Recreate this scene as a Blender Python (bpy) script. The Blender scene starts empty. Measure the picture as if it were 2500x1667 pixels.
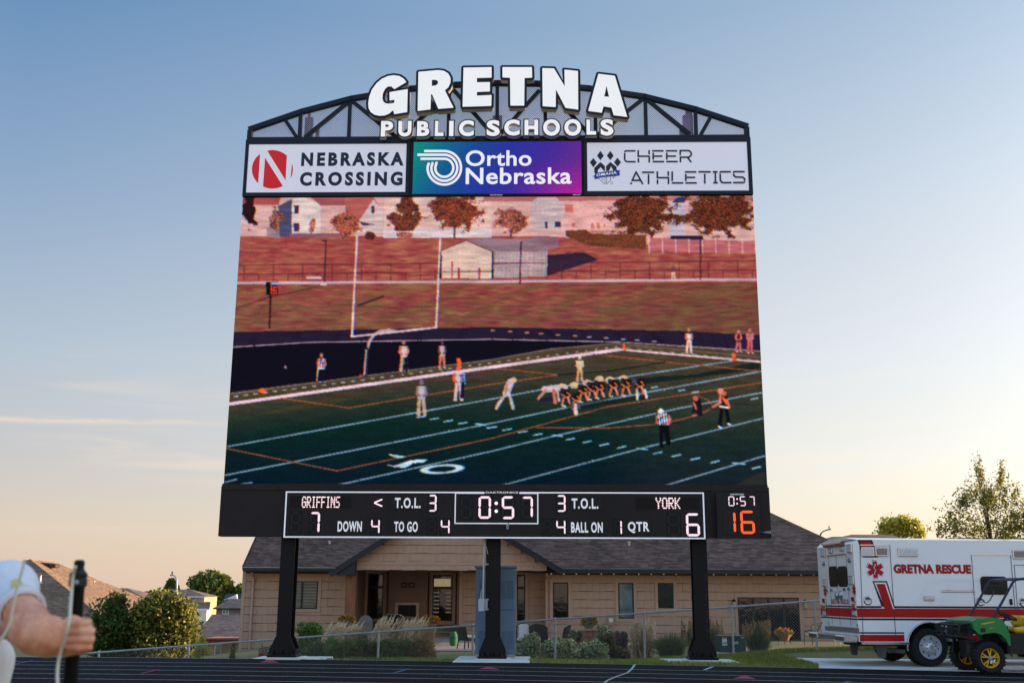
import bpy, bmesh, math, random
import numpy as np
from mathutils import Vector, Matrix, noise as mnoise
from mathutils.geometry import tessellate_polygon
R = math.radians
random.seed(7)
sc = bpy.context.scene
COL = sc.collection

# ---------------------------------------------------------------- camera
H0 = 1.52
HV, PHI, VV = 1450.0, 0.005, 11000.0
FPX = math.sqrt((HV - 833.5) * VV)
TH = math.atan((HV - 833.5) / FPX)
CAM = Vector((0, 0, H0))
_F = Vector((0, math.cos(TH), math.sin(TH)))
_R0 = Vector((1, 0, 0)); _U0 = Vector((0, -math.sin(TH), math.cos(TH)))
_RR = _R0 * math.cos(PHI) + _U0 * math.sin(PHI)
_UU = -_R0 * math.sin(PHI) + _U0 * math.cos(PHI)
cd = bpy.data.cameras.new('camera')
cam = bpy.data.objects.new('camera', cd); COL.objects.link(cam)
cam.matrix_world = Matrix(((_RR.x, _UU.x, -_F.x, 0), (_RR.y, _UU.y, -_F.y, 0), (_RR.z, _UU.z, -_F.z, H0), (0, 0, 0, 1)))
cd.sensor_width = 36; cd.lens = FPX / 2500 * 36
cd.clip_start = 0.05; cd.clip_end = 6000
cd.dof.use_dof = True; cd.dof.focus_distance = 26.5; cd.dof.aperture_fstop = 4.8
sc.camera = cam

# ---------------------------------------------------------------- world, sun, exposure
EXPO = 2.0
SUN_AZ, SUN_EL = 74.0, 7.5            # degrees right of the view direction, above the horizon
sc.view_settings.view_transform = 'Standard'; sc.view_settings.look = 'None'
sc.view_settings.gamma = 1.0; sc.view_settings.exposure = EXPO
try: sc.view_settings.use_curve_mapping = False
except Exception: pass
sdir = Vector((math.sin(R(SUN_AZ)) * math.cos(R(SUN_EL)), math.cos(R(SUN_AZ)) * math.cos(R(SUN_EL)), math.sin(R(SUN_EL))))
sl = bpy.data.lights.new('sun', 'SUN'); sl.energy = 2.8; sl.angle = R(0.5); sl.color = (1.0, 0.69, 0.43)
so = bpy.data.objects.new('sun', sl); COL.objects.link(so)
so.rotation_euler = (-sdir).to_track_quat('-Z', 'Y').to_euler(); so.location = (0, 0, 60)
w = bpy.data.worlds.new('World'); sc.world = w; w.use_nodes = True
wt = w.node_tree; wt.nodes.clear()
def wn(t, **k):
    n = wt.nodes.new(t)
    for a, b in k.items(): setattr(n, a, b)
    return n
def wmath(op, a, b=None, c=None, clamp=False):
    n = wn('ShaderNodeMath', operation=op, use_clamp=clamp)
    for i, x in enumerate((a, b, c)):
        if x is None: continue
        if isinstance(x, (int, float)): n.inputs[i].default_value = x
        else: wt.links.new(x, n.inputs[i])
    return n.outputs[0]
def wmix(bt, f, a, b):
    n = wn('ShaderNodeMix', data_type='RGBA', blend_type=bt)
    for i, x in ((0, f), (6, a), (7, b)):
        if isinstance(x, (int, float)): n.inputs[i].default_value = x
        elif isinstance(x, tuple): n.inputs[i].default_value = x
        else: wt.links.new(x, n.inputs[i])
    return n.outputs[2]
def wramp(fac, stops, interp='EASE'):
    n = wn('ShaderNodeValToRGB'); cr = n.color_ramp; cr.interpolation = interp
    while len(cr.elements) > 1: cr.elements.remove(cr.elements[-1])
    cr.elements[0].position = stops[0][0]; cr.elements[0].color = stops[0][1]
    for p, c in stops[1:]:
        e = cr.elements.new(p); e.color = c
    wt.links.new(fac, n.inputs[0]); return n.outputs[0]
def lin(c):
    c = c / 255.0
    return c / 12.92 if c <= 0.04045 else ((c + 0.055) / 1.055) ** 2.4
def S(r, g, b, a=1.0, k=1.0): return (lin(r) * k, lin(g) * k, lin(b) * k, a)
sky = wn('ShaderNodeTexSky', sky_type='NISHITA', sun_disc=False)
sky.sun_elevation = R(SUN_EL); sky.sun_rotation = R(SUN_AZ); sky.air_density = 1.0; sky.dust_density = 1.6; sky.ozone_density = 1.2
tc = wn('ShaderNodeTexCoord'); sp = wn('ShaderNodeSeparateXYZ'); wt.links.new(tc.outputs['Generated'], sp.inputs[0])
vx, vy, vz = sp.outputs
EK = 1.0 / (2 ** EXPO)
# clear evening air: elevation gradient, paler and warmer towards the sun's side
el = wmath('ABSOLUTE', vz)
right = wmath('MULTIPLY_ADD', vx, 0.72, wmath('MULTIPLY', vy, 0.28))     # cosine to the sun's azimuth
side = wmath('MULTIPLY_ADD', right, 1.55, 0.10, clamp=True)
side = wmath('SMOOTH_MIN', side, 1.0, 0.05)
def g(stops): return wramp(el, [(p, S(*c, k=1.03)) for p, c in stops], 'LINEAR')
away = g([(0.0, (226, 198, 180)), (0.05, (219, 200, 184)), (0.115, (197, 193, 196)), (0.20, (178, 190, 204)), (0.34, (140, 165, 196)), (0.50, (92, 136, 182)), (0.8, (122, 152, 188)), (1.0, (128, 158, 192))])
near = g([(0.0, (252, 226, 188)), (0.05, (250, 234, 210)), (0.115, (242, 237, 230)), (0.20, (229, 230, 231)), (0.34, (208, 216, 225)), (0.50, (170, 191, 212)), (0.8, (140, 168, 200)), (1.0, (128, 158, 192))])
grad = wmix('MIX', side, away, near)
# thin cloud streaks and one contrail low in the sky
mp = wn('ShaderNodeMapping'); mp.inputs['Scale'].default_value = (3.0, 3.0, 30.0); mp.inputs['Rotation'].default_value = (0, R(-2.5), 0)
wt.links.new(tc.outputs['Generated'], mp.inputs[0])
cn = wn('ShaderNodeTexNoise'); cn.inputs['Scale'].default_value = 1.35; cn.inputs['Detail'].default_value = 7; cn.inputs['Roughness'].default_value = 0.55; cn.inputs['Distortion'].default_value = 0.6
wt.links.new(mp.outputs[0], cn.inputs[0])
cl = wramp(cn.outputs[0], [(0.50, (0, 0, 0, 1)), (0.74, (1, 1, 1, 1))])
band = wramp(vz, [(0.03, (0.15, 0.15, 0.15, 1)), (0.09, (1, 1, 1, 1)), (0.15, (0.9, 0.9, 0.9, 1)), (0.22, (0, 0, 0, 1))])
cf = wmath('MULTIPLY', wmath('MULTIPLY', cl, band), 0.55)
hyp = wmath('SQRT', wmath('ADD', wmath('MULTIPLY', vx, vx), wmath('MULTIPLY', vy, vy)))
azi = wmath('ARCTAN2', vx, vy)
tn = wn('ShaderNodeTexNoise'); tn.inputs['Scale'].default_value = 26; tn.inputs['Detail'].default_value = 5; wt.links.new(tc.outputs['Generated'], tn.inputs[0])
wob = wmath('MULTIPLY_ADD', tn.outputs[0], 0.006, -0.003)
ctl = wmath('ADD', wmath('MULTIPLY_ADD', azi, 0.045, 0.1611), wob)          # height of the contrail by azimuth
dst = wmath('DIVIDE', wmath('SUBTRACT', vz, ctl), 0.0023)
tr1 = wmath('POWER', 2.718, wmath('MULTIPLY', wmath('MULTIPLY', dst, dst), -1.0))
tr1 = wmath('MULTIPLY', tr1, wmath('MULTIPLY', wmath('SUBTRACT', -0.18, azi, clamp=True), 5.0, clamp=True))
tr1 = wmath('MULTIPLY', tr1, wmath('MULTIPLY_ADD', tn.outputs[0], 1.2, 0.0))
mp2 = wn('ShaderNodeMapping'); mp2.inputs['Scale'].default_value = (5, 5, 60); mp2.inputs['Rotation'].default_value = (0, R(9), 0); wt.links.new(tc.outputs['Generated'], mp2.inputs[0])
wn2 = wn('ShaderNodeTexNoise'); wn2.inputs['Scale'].default_value = 1.1; wn2.inputs['Detail'].default_value = 8; wn2.inputs['Distortion'].default_value = 0.8; wt.links.new(mp2.outputs[0], wn2.inputs[0])
wisp = wramp(wn2.outputs[0], [(0.42, (0, 0, 0, 1)), (0.68, (1, 1, 1, 1))])
wz = wmath('DIVIDE', wmath('SUBTRACT', vz, wmath('MULTIPLY_ADD', azi, -0.16, 0.068)), 0.016)
wa = wmath('DIVIDE', wmath('ADD', azi, 0.30), 0.09)
wm = wmath('POWER', 2.718, wmath('MULTIPLY', wmath('ADD', wmath('MULTIPLY', wz, wz), wmath('MULTIPLY', wa, wa)), -1.0))
cf = wmath('MAXIMUM', cf, wmath('MAXIMUM', wmath('MULTIPLY', tr1, 1.1), wmath('MULTIPLY', wmath('MULTIPLY', wm, wisp), 0.9)))
grad = wmix('MIX', cf, grad, wmix('MIX', side, S(236, 214, 197), S(252, 241, 224)))
SKYCOL = grad
bg_mul = wmix('MULTIPLY', 1.0, grad, (1, 1, 1, 1))
# towards the sun the air glows; overhead and behind the camera the sky is brightened to add fill light
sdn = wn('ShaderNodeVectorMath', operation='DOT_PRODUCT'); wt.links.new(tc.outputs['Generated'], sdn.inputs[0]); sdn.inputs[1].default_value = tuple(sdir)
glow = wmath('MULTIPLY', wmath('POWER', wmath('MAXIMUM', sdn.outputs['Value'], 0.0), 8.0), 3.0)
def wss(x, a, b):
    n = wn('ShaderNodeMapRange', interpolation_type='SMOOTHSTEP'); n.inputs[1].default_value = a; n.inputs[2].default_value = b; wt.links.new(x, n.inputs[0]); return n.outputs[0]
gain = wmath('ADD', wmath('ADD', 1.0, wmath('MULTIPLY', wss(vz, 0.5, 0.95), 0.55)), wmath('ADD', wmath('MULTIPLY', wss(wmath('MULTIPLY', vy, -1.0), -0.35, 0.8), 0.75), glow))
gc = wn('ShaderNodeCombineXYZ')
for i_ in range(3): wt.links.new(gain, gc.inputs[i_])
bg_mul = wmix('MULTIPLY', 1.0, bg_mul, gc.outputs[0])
# the physical sky lends its own shape; the measured evening colours dominate
phys = wmix('MULTIPLY', 1.0, sky.outputs[0], (1, 1, 1, 1))
WSTR = 0.10
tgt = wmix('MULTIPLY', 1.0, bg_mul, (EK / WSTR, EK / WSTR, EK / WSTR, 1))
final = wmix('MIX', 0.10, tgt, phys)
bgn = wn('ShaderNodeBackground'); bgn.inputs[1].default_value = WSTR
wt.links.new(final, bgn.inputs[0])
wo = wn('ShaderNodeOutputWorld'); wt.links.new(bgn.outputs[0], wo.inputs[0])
WORLD_NODES = dict(vx=vx, vy=vy, vz=vz)

# ---------------------------------------------------------------- pixel helpers (2500 x 1667 photograph)
def ray(u, v): return _F * FPX + _RR * (u - 1250) + _UU * (833.5 - v)
def at(u, v, Y):
    d = ray(u, v); return CAM + d * (Y / d.y)
def gnd(u, v, z=0.0):
    d = ray(u, v); return CAM + d * ((z - H0) / d.z)
def proj(p):
    q = Vector(p) - CAM; z = q.dot(_F)
    return 1250 + FPX * q.dot(_RR) / z, 833.5 - FPX * q.dot(_UU) / z
def ppm(Y): return FPX / (Y / math.cos(TH))

# ---------------------------------------------------------------- materials
MATS = {}
def nd(nt, t, **k):
    n = nt.nodes.new(t)
    for a, b in k.items():
        if a.startswith('i_'): n.inputs[a[2:].replace('_', ' ')].default_value = b
        else: setattr(n, a, b)
    return n
def mat(name, col, rough=0.6, metal=0.0, var=0.12, vs=3.0, bump=0.0, bs=40.0, emit=None, es=0.0, trans=0.0, island=0.0, spec=0.4, stretch=None, col2=None, coat=0.0):
    if name in MATS: return MATS[name]
    m = bpy.data.materials.new(name); m.use_nodes = True; nt = m.node_tree
    b = nt.nodes['Principled BSDF']; L = nt.links.new
    c = tuple(col[:3]) + (1,)
    if island or var:
        co = nd(nt, 'ShaderNodeTexCoord')
        src = co.outputs['Object']
        if stretch:
            mp = nd(nt, 'ShaderNodeMapping', i_Scale=stretch); L(src, mp.inputs[0]); src = mp.outputs[0]
        n = nd(nt, 'ShaderNodeTexNoise', i_Scale=vs, i_Detail=6.0, i_Roughness=0.6); L(src, n.inputs[0])
        fac = n.outputs[0]
        if island:
            ge = nd(nt, 'ShaderNodeNewGeometry')
            mm = nd(nt, 'ShaderNodeMix', data_type='FLOAT'); mm.inputs[0].default_value = island
            L(fac, mm.inputs[2]); L(ge.outputs['Random Per Island'], mm.inputs[3]); fac = mm.outputs[0]
        r = nd(nt, 'ShaderNodeValToRGB')
        lo = tuple(max(0, x * (1 - var)) for x in c[:3]) + (1,); hi = tuple(min(1, x * (1 + var)) for x in c[:3]) + (1,)
        if col2: lo = c; hi = tuple(col2[:3]) + (1,)
        r.color_ramp.elements[0].position = 0.3 if not island else 0.15; r.color_ramp.elements[1].position = 0.7 if not island else 0.85
        r.color_ramp.elements[0].color = lo; r.color_ramp.elements[1].color = hi
        L(fac, r.inputs[0]); L(r.outputs[0], b.inputs['Base Color'])
        cout = r.outputs[0]
        if bump:
            n2 = nd(nt, 'ShaderNodeTexNoise', i_Scale=bs, i_Detail=4.0); L(src, n2.inputs[0])
            bp_ = nd(nt, 'ShaderNodeBump', i_Strength=bump, i_Distance=0.01); L(n2.outputs[0], bp_.inputs['Height']); L(bp_.outputs[0], b.inputs['Normal'])
    else:
        b.inputs['Base Color'].default_value = c; cout = None
    b.inputs['Roughness'].default_value = rough; b.inputs['Metallic'].default_value = metal
    b.inputs['Specular IOR Level'].default_value = spec
    if coat: b.inputs['Coat Weight'].default_value = coat; b.inputs['Coat Roughness'].default_value = 0.05
    if emit: b.inputs['Emission Color'].default_value = tuple(emit[:3]) + (1,); b.inputs['Emission Strength'].default_value = es
    if trans:
        t = nd(nt, 'ShaderNodeBsdfTranslucent'); mx = nd(nt, 'ShaderNodeMixShader'); mx.inputs[0].default_value = trans
        if cout: L(cout, t.inputs[0])
        else: t.inputs[0].default_value = c
        L(b.outputs[0], mx.inputs[1]); L(t.outputs[0], mx.inputs[2]); L(mx.outputs[0], nt.nodes['Material Output'].inputs[0])
    MATS[name] = m; return m
def emis(name, rgb, k=1.0):
    """a light-giving surface that shows as the sRGB colour rgb at this exposure"""
    if name in MATS: return MATS[name]
    m = bpy.data.materials.new(name); m.use_nodes = True; b = m.node_tree.nodes['Principled BSDF']
    b.inputs['Base Color'].default_value = (0.02, 0.02, 0.02, 1); b.inputs['Roughness'].default_value = 0.5
    b.inputs['Emission Color'].default_value = S(*rgb); b.inputs['Emission Strength'].default_value = EK * k
    MATS[name] = m; return m

# ---------------------------------------------------------------- mesh builder
class MB:
    def __init__(s): s.v = []; s.f = []; s.m = None
    def add(s, vs, fs):
        o = len(s.v)
        if s.m is not None: vs = [s.m @ Vector(p) for p in vs]
        s.v.extend([tuple(p) for p in vs]); s.f.extend([tuple(i + o for i in f) for f in fs]); return s
    def box(s, x0, x1, y0, y1, z0, z1):
        v = [(x0, y0, z0), (x1, y0, z0), (x1, y1, z0), (x0, y1, z0), (x0, y0, z1), (x1, y0, z1), (x1, y1, z1), (x0, y1, z1)]
        return s.add(v, [(0, 3, 2, 1), (4, 5, 6, 7), (0, 1, 5, 4), (1, 2, 6, 5), (2, 3, 7, 6), (3, 0, 4, 7)])
    def cbox(s, x0, x1, y0, y1, z0, z1, c=0.02):
        """box with all edges chamfered by c"""
        P = []
        for X, ox in ((x0, c), (x1, -c)):
            for Y, oy in ((y0, c), (y1, -c)):
                for Z, oz in ((z0, c), (z1, -c)):
                    P += [(X, Y + oy, Z + oz), (X + ox, Y, Z + oz), (X + ox, Y + oy, Z)]
        bm = bmesh.new(); vs = [bm.verts.new(p) for p in P]
        r = bmesh.ops.convex_hull(bm, input=vs); bm.normal_update()
        bmesh.ops.dissolve_limit(bm, angle_limit=0.02, verts=bm.verts, edges=bm.edges)
        bm.verts.index_update()
        s.add([v.co[:] for v in bm.verts], [tuple(v.index for v in f.verts) for f in bm.faces]); bm.free(); return s
    def quad(s, a, b, c, d): return s.add([a, b, c, d], [(0, 1, 2, 3)])
    def tri(s, a, b, c): return s.add([a, b, c], [(0, 1, 2)])
    def prism(s, pts, y0, y1, hole=None, caps=True):
        """2D outline in x,z pulled from y0 (front) to y1 (back)"""
        loops = [pts] + ([hole] if hole else [])
        allp = [p for l in loops for p in l]
        n = len(allp)
        vs = [(p[0], y0, p[1]) for p in allp] + [(p[0], y1, p[1]) for p in allp]
        fs = []
        tris = tessellate_polygon([[Vector((p[0], p[1], 0)) for p in l] for l in loops])
        for t in tris:
            a, b, c = [Vector((allp[i][0], allp[i][1])) for i in t]
            cr = (b - a).cross(c - a)
            if abs(cr) < 1e-12: continue
            t = t if cr > 0 else (t[0], t[2], t[1])
            if caps: fs.append(tuple(t)); fs.append((t[0] + n, t[2] + n, t[1] + n))
        o = 0
        for k, l in enumerate(loops):
            ar = sum(l[i][0] * l[(i + 1) % len(l)][1] - l[(i + 1) % len(l)][0] * l[i][1] for i in range(len(l)))
            for i in range(len(l)):
                a = o + i; b = o + (i + 1) % len(l)
                q = (a, a + n, b + n, b) if (ar > 0) != (k > 0) else (a, b, b + n, a + n)
                fs.append(q)
            o += len(l)
        return s.add(vs, fs)
    def tube(s, pts, r, n=8, caps=True, flat=1.0):
        pts = [Vector(p) for p in pts]; rs = r if isinstance(r, (list, tuple)) else [r] * len(pts)
        vs = []; fs = []
        prev = None
        for i, p in enumerate(pts):
            t = (pts[min(i + 1, len(pts) - 1)] - pts[max(i - 1, 0)]).normalized()
            if prev is None:
                a = t.cross(Vector((0, 0, 1)));
                if a.length < 1e-3: a = t.cross(Vector((1, 0, 0)))
            else: a = prev - t * prev.dot(t)
            a.normalize(); prev = a; b = t.cross(a)
            for k in range(n):
                an = 2 * math.pi * k / n
                vs.append(p + (a * math.cos(an) + b * math.sin(an) * flat) * rs[i])
        for i in range(len(pts) - 1):
            for k in range(n):
                k2 = (k + 1) % n
                fs.append((i * n + k, i * n + k2, (i + 1) * n + k2, (i + 1) * n + k))
        if caps:
            fs.append(tuple(reversed(range(n)))); fs.append(tuple((len(pts) - 1) * n + k for k in range(n)))
        return s.add(vs, fs)
    def bar(s, a, b, w, d, up=(0, 0, 1)):
        """rectangular bar from a to b: w across, d deep"""
        a = Vector(a); b = Vector(b); t = (b - a).normalized(); up = Vector(up)
        x = t.cross(up)
        if x.length < 1e-3: x = t.cross(Vector((0, 1, 0)))
        x.normalize(); y = x.cross(t)
        vs = [p + x * (i * w / 2) + y * (j * d / 2) for p in (a, b) for i, j in ((-1, -1), (1, -1), (1, 1), (-1, 1))]
        return s.add(vs, [(0, 1, 2, 3), (7, 6, 5, 4), (0, 4, 5, 1), (1, 5, 6, 2), (2, 6, 7, 3), (3, 7, 4, 0)])
    def lathe(s, prof, c=(0, 0, 0), n=20, axis='z', caps=True):
        """profile (radius, height)"""
        vs = []; fs = []
        for r, h in prof:
            for k in range(n):
                a = 2 * math.pi * k / n; x, y = r * math.cos(a), r * math.sin(a)
                p = (x, y, h) if axis == 'z' else ((x, h, y) if axis == 'y' else (h, x, y))
                vs.append((p[0] + c[0], p[1] + c[1], p[2] + c[2]))
        for i in range(len(prof) - 1):
            for k in range(n):
                k2 = (k + 1) % n; q = (i * n + k, i * n + k2, (i + 1) * n + k2, (i + 1) * n + k)
                fs.append(q if axis != 'y' else tuple(reversed(q)))
        if caps:
            fs.append(tuple(reversed(range(n)))); fs.append(tuple((len(prof) - 1) * n + k for k in range(n)))
        return s.add(vs, fs)
    def ball(s, c, r, n=10, m=6, sc_=(1, 1, 1)):
        vs = []; fs = []
        for i in range(1, m):
            a = math.pi * i / m
            for k in range(n):
                b = 2 * math.pi * k / n
                vs.append((c[0] + r * sc_[0] * math.sin(a) * math.cos(b), c[1] + r * sc_[1] * math.sin(a) * math.sin(b), c[2] + r * sc_[2] * math.cos(a)))
        t = len(vs); vs += [(c[0], c[1], c[2] + r * sc_[2]), (c[0], c[1], c[2] - r * sc_[2])]
        for i in range(m - 2):
            for k in range(n):
                k2 = (k + 1) % n; fs.append((i * n + k, (i + 1) * n + k, (i + 1) * n + k2, i * n + k2))
        for k in range(n):
            k2 = (k + 1) % n; fs.append((t, k, k2)); fs.append((t + 1, (m - 2) * n + k2, (m - 2) * n + k))
        return s.add(vs, fs)
    def mesh(s, name):
        me = bpy.data.meshes.new(name); me.from_pydata(s.v, [], s.f); me.update(); return me
    def build(s, name, m=None, parent=None, world=False, smooth=False, **k):
        me = s.mesh(name)
        if parent is not None and world:
            me.transform(rootm(parent).inverted())
        return link(name, me, m, parent, smooth, **k)
ROOTM = {}
def rootm(o):
    while o.parent: o = o.parent
    return Matrix.LocRotScale(o.location, o.rotation_euler, o.scale)
def setp(o, label=None, cat=None, group=None, kind=None):
    if label: o['label'] = label
    if cat: o['category'] = cat
    if group: o['group'] = group
    if kind: o['kind'] = kind
    return o
def link(name, me, m=None, parent=None, smooth=False, label=None, cat=None, group=None, kind=None):
    if m is not None and not len(me.materials):
        me.materials.append(m)
    if smooth is True:
        me.polygons.foreach_set('use_smooth', [True] * len(me.polygons))
    elif smooth:
        me.polygons.foreach_set('use_smooth', [True] * len(me.polygons))
        try: me.set_sharp_from_angle(angle=R(smooth))
        except Exception: pass
    o = bpy.data.objects.new(name, me); COL.objects.link(o)
    if parent is not None: o.parent = parent
    return setp(o, label, cat, group, kind)
def thing(name, label, cat, loc=(0, 0, 0), rz=0.0, group=None):
    o = bpy.data.objects.new(name, None); COL.objects.link(o); o.empty_display_size = 0.2
    o.location = loc; o.rotation_euler = (0, 0, rz); return setp(o, label, cat, group)
def copy_tree(o, parent=None, **k):
    c = o.copy(); COL.objects.link(c); c.parent = parent
    for ch in list(o.children): copy_tree(ch, c)
    for a, b in k.items(): c[a] = b
    return c
# ---- lettering from Blender's own built-in font, fitted to a rectangle
def text_mesh(body, off=0.0, space=1.0, shear=0.0):
    cu = bpy.data.curves.new('lettering', 'FONT'); cu.body = body; cu.offset = off; cu.space_character = space; cu.shear = shear
    cu.fill_mode = 'FRONT' if off == 0 else 'FRONT'; cu.resolution_u = 4
    o = bpy.data.objects.new('lettering', cu); COL.objects.link(o)
    dg = bpy.context.evaluated_depsgraph_get(); me = bpy.data.meshes.new_from_object(o.evaluated_get(dg), depsgraph=dg)
    bpy.data.objects.remove(o); bpy.data.curves.remove(cu)
    v = [p.co.copy() for p in me.vertices]; f = [tuple(p.vertices) for p in me.polygons]; bpy.data.meshes.remove(me)
    x0 = min(p.x for p in v); x1 = max(p.x for p in v); y0 = min(p.y for p in v); y1 = max(p.y for p in v)
    return [((p.x - x0) / (x1 - x0), (p.y - y0) / (y1 - y0)) for p in v], f
TCACHE = {}
def add_text(mb, body, x0, x1, z0, z1, y, off=0.02, space=1.0, shear=0.0, fn=None):
    key = (body, off, space, shear)
    if key not in TCACHE: TCACHE[key] = text_mesh(*key)
    v, f = TCACHE[key]
    if fn is None: P = [(x0 + a * (x1 - x0), y, z0 + b * (z1 - z0)) for a, b in v]
    else: P = [fn(a, b) for a, b in v]
    ff = []
    for t in f:
        a, b, c = [Vector(P[i]) for i in t[:3]]
        ff.append(t)
    return mb.add(P, ff)
def poly_offset(pts, d, arc=5):
    """outline pushed outwards by d, convex corners rounded"""
    n = len(pts); P = [Vector(p) for p in pts]
    ar = sum(P[i].x * P[(i + 1) % n].y - P[(i + 1) % n].x * P[i].y for i in range(n))
    if ar < 0: P = P[::-1]
    out = []
    for i in range(n):
        a, b, c = P[i - 1], P[i], P[(i + 1) % n]
        e1 = (b - a).normalized(); e2 = (c - b).normalized()
        n1 = Vector((e1.y, -e1.x)); n2 = Vector((e2.y, -e2.x)); cr = e1.x * e2.y - e1.y * e2.x
        if cr * (1 if d > 0 else -1) > 0.05:
            a1 = math.atan2(n1.y, n1.x); a2 = math.atan2(n2.y, n2.x)
            if d > 0 and a2 < a1: a2 += 2 * math.pi
            if d < 0 and a2 > a1: a2 -= 2 * math.pi
            k = max(1, int(abs(a2 - a1) / 0.35))
            for j in range(k + 1):
                t = a1 + (a2 - a1) * j / k; out.append(b + Vector((math.cos(t), math.sin(t))) * d)
        else:
            m_ = (n1 + n2); 
            if m_.length < 1e-4: m_ = n1
            m_.normalize(); out.append(b + m_ * (d / max(0.35, m_.dot(n1))))
    return [(p.x, p.y) for p in out]

# ================================================================ SCOREBOARD
BETA = 0.025
BO = at(1203, 1603, 26.0); BO.z = 0
bex = Vector((math.cos(BETA), -math.sin(BETA), 0)); bey = Vector((math.sin(BETA), math.cos(BETA), 0))
def bp(u, v, y=0.0):
    """pixel -> (x, z) on the board's plane, y metres behind its front"""
    d = ray(u, v); t = ((BO + bey * y - CAM).dot(bey)) / d.dot(bey); p = CAM + d * t
    return ((p - BO).dot(bex), p.z)
Z1 = lambda a, b: (590 + a * 0.27636, 130 + b * 0.27636)
Z2 = lambda a, b: (1190 + a * 0.27636, 130 + b * 0.27636)
Z3 = lambda a, b: (530 + a * 0.29762, 1170 + b * 0.29762)
Z4 = lambda a, b: (1200 + a * 0.29762, 1170 + b * 0.29762)
def bz(fn, pts, y=0.0): return [bp(*fn(a, b), y) for a, b in pts]
XL, XR = -6.583, 6.570

m_black = mat('black_paint', S(13, 13, 14), rough=0.5, spec=0.25, var=0.25, vs=2.0, bump=0.05, bs=30)
m_cab = mat('dark_cabinet', S(46, 40, 38), rough=0.6, spec=0.2, var=0.15, vs=1.3)
m_navy = mat('navy_frame', S(25, 32, 47), rough=0.5, spec=0.25, var=0.1, vs=2.0)
m_steel = mat('galvanised_steel', S(150, 156, 162), rough=0.45, metal=0.5, var=0.12, vs=6)
m_conc = mat('concrete', S(214, 214, 208), rough=0.9, var=0.1, vs=1.2, bump=0.2, bs=60)
m_white = mat('white_vinyl', S(236, 236, 240), rough=0.5, var=0.03)
m_ink = mat('dark_ink', S(34, 42, 62), rough=0.6, var=0.05)
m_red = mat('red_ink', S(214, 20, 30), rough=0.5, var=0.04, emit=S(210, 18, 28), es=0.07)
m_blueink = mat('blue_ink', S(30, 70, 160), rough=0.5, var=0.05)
m_wline = mat('glowing_white_line', S(238, 238, 244), rough=0.5, var=0.03, emit=S(200, 200, 210), es=0.13)  # unlit border lines, with a glow added so they look whiter
m_cap = mat('white_caption', S(238, 238, 242), rough=0.5, var=0.03, emit=S(215, 212, 215), es=0.12)  # unlit lettering, with emission added to make it whiter
m_led = emis('white_pink_led', (255, 228, 242), 1.3)
m_ledred = emis('red_orange_led', (255, 84, 20), 1.9)
m_ledoff = mat('unlit_led', S(36, 34, 33), rough=0.7, var=0)
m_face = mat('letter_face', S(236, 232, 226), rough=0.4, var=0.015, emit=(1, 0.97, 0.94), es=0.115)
m_return = mat('letter_return', S(226, 214, 196), rough=0.6, var=0.05)

board = thing('scoreboard', 'tall black football scoreboard with video screen on three black steel columns', 'scoreboard', BO, -BETA)
def part(mb, name, m, parent=None, **k): return mb.build(name, m, board if parent is None else parent, **k)

# columns: front face at local y 0.35, wide-flange sections with gusseted feet
for u, wpx, sgn in ((697, 36, 1), (1203, 30, 0), (1712, 30, -1)):
    xc = bp(u, 1450)[0] * 1.0
    W, D, y0 = 0.34, 0.42, 0.0
    c = MB(); zt = 12.9
    c.box(xc - W / 2, xc + W / 2, y0, y0 + 0.03, 0.40, zt); c.box(xc - W / 2, xc + W / 2, y0 + D - 0.03, y0 + D, 0.40, zt)
    c.box(xc - 0.012, xc + 0.012, y0 + 0.03, y0 + D - 0.03, 0.40, zt)
    # the columns above the cabinet show only at the arch; set behind the screen
    col = part(c, 'column', m_black)
    b = MB()
    pts = [(xc - 0.30, 0.115), (xc + 0.30, 0.115), (xc + 0.30, 0.24), (xc + 0.18, 0.52), (xc - 0.18, 0.52), (xc - 0.30, 0.24)]
    b.prism(pts, y0 - 0.03, y0 - 0.002)
    b2 = MB(); b2.prism(pts, y0 + D + 0.002, y0 + D + 0.03)
    b2.prism([(xc - 0.02, 0.115), (xc + 0.02, 0.115), (xc + 0.02, 0.40), (xc - 0.02, 0.40)], y0 + 0.03, y0 + D - 0.03)
    for s in (-1, 1):
        b.box(xc + s * 0.30 - 0.012, xc + s * 0.30 + 0.012, y0 + 0.0, y0 + D, 0.115, 0.24)
    part(b, 'base_gusset', m_black, col); part(b2, 'base_gusset', m_black, col)
    p = MB(); p.cbox(xc - 0.34, xc + 0.34, y0 - 0.13, y0 + D + 0.13, 0.06, 0.112, 0.01); part(p, 'base_plate', m_black, col)
    bolt = MB()
    bolt.lathe([(0.028, 0), (0.028, 0.10), (0.02, 0.12)], (0, 0, 0.112), 6); bolt.lathe([(0.05, 0), (0.05, 0.035)], (0, 0, 0.115), 6)
    bme = bolt.mesh('anchor_bolt'); bme.materials.append(m_black)
    for k in (-0.21, 0.0, 0.21):
        for yy in (-0.08, D + 0.08):
            o = link('anchor_bolt', bme, None, col); o.location = (xc + k, y0 + yy, 0)
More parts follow.
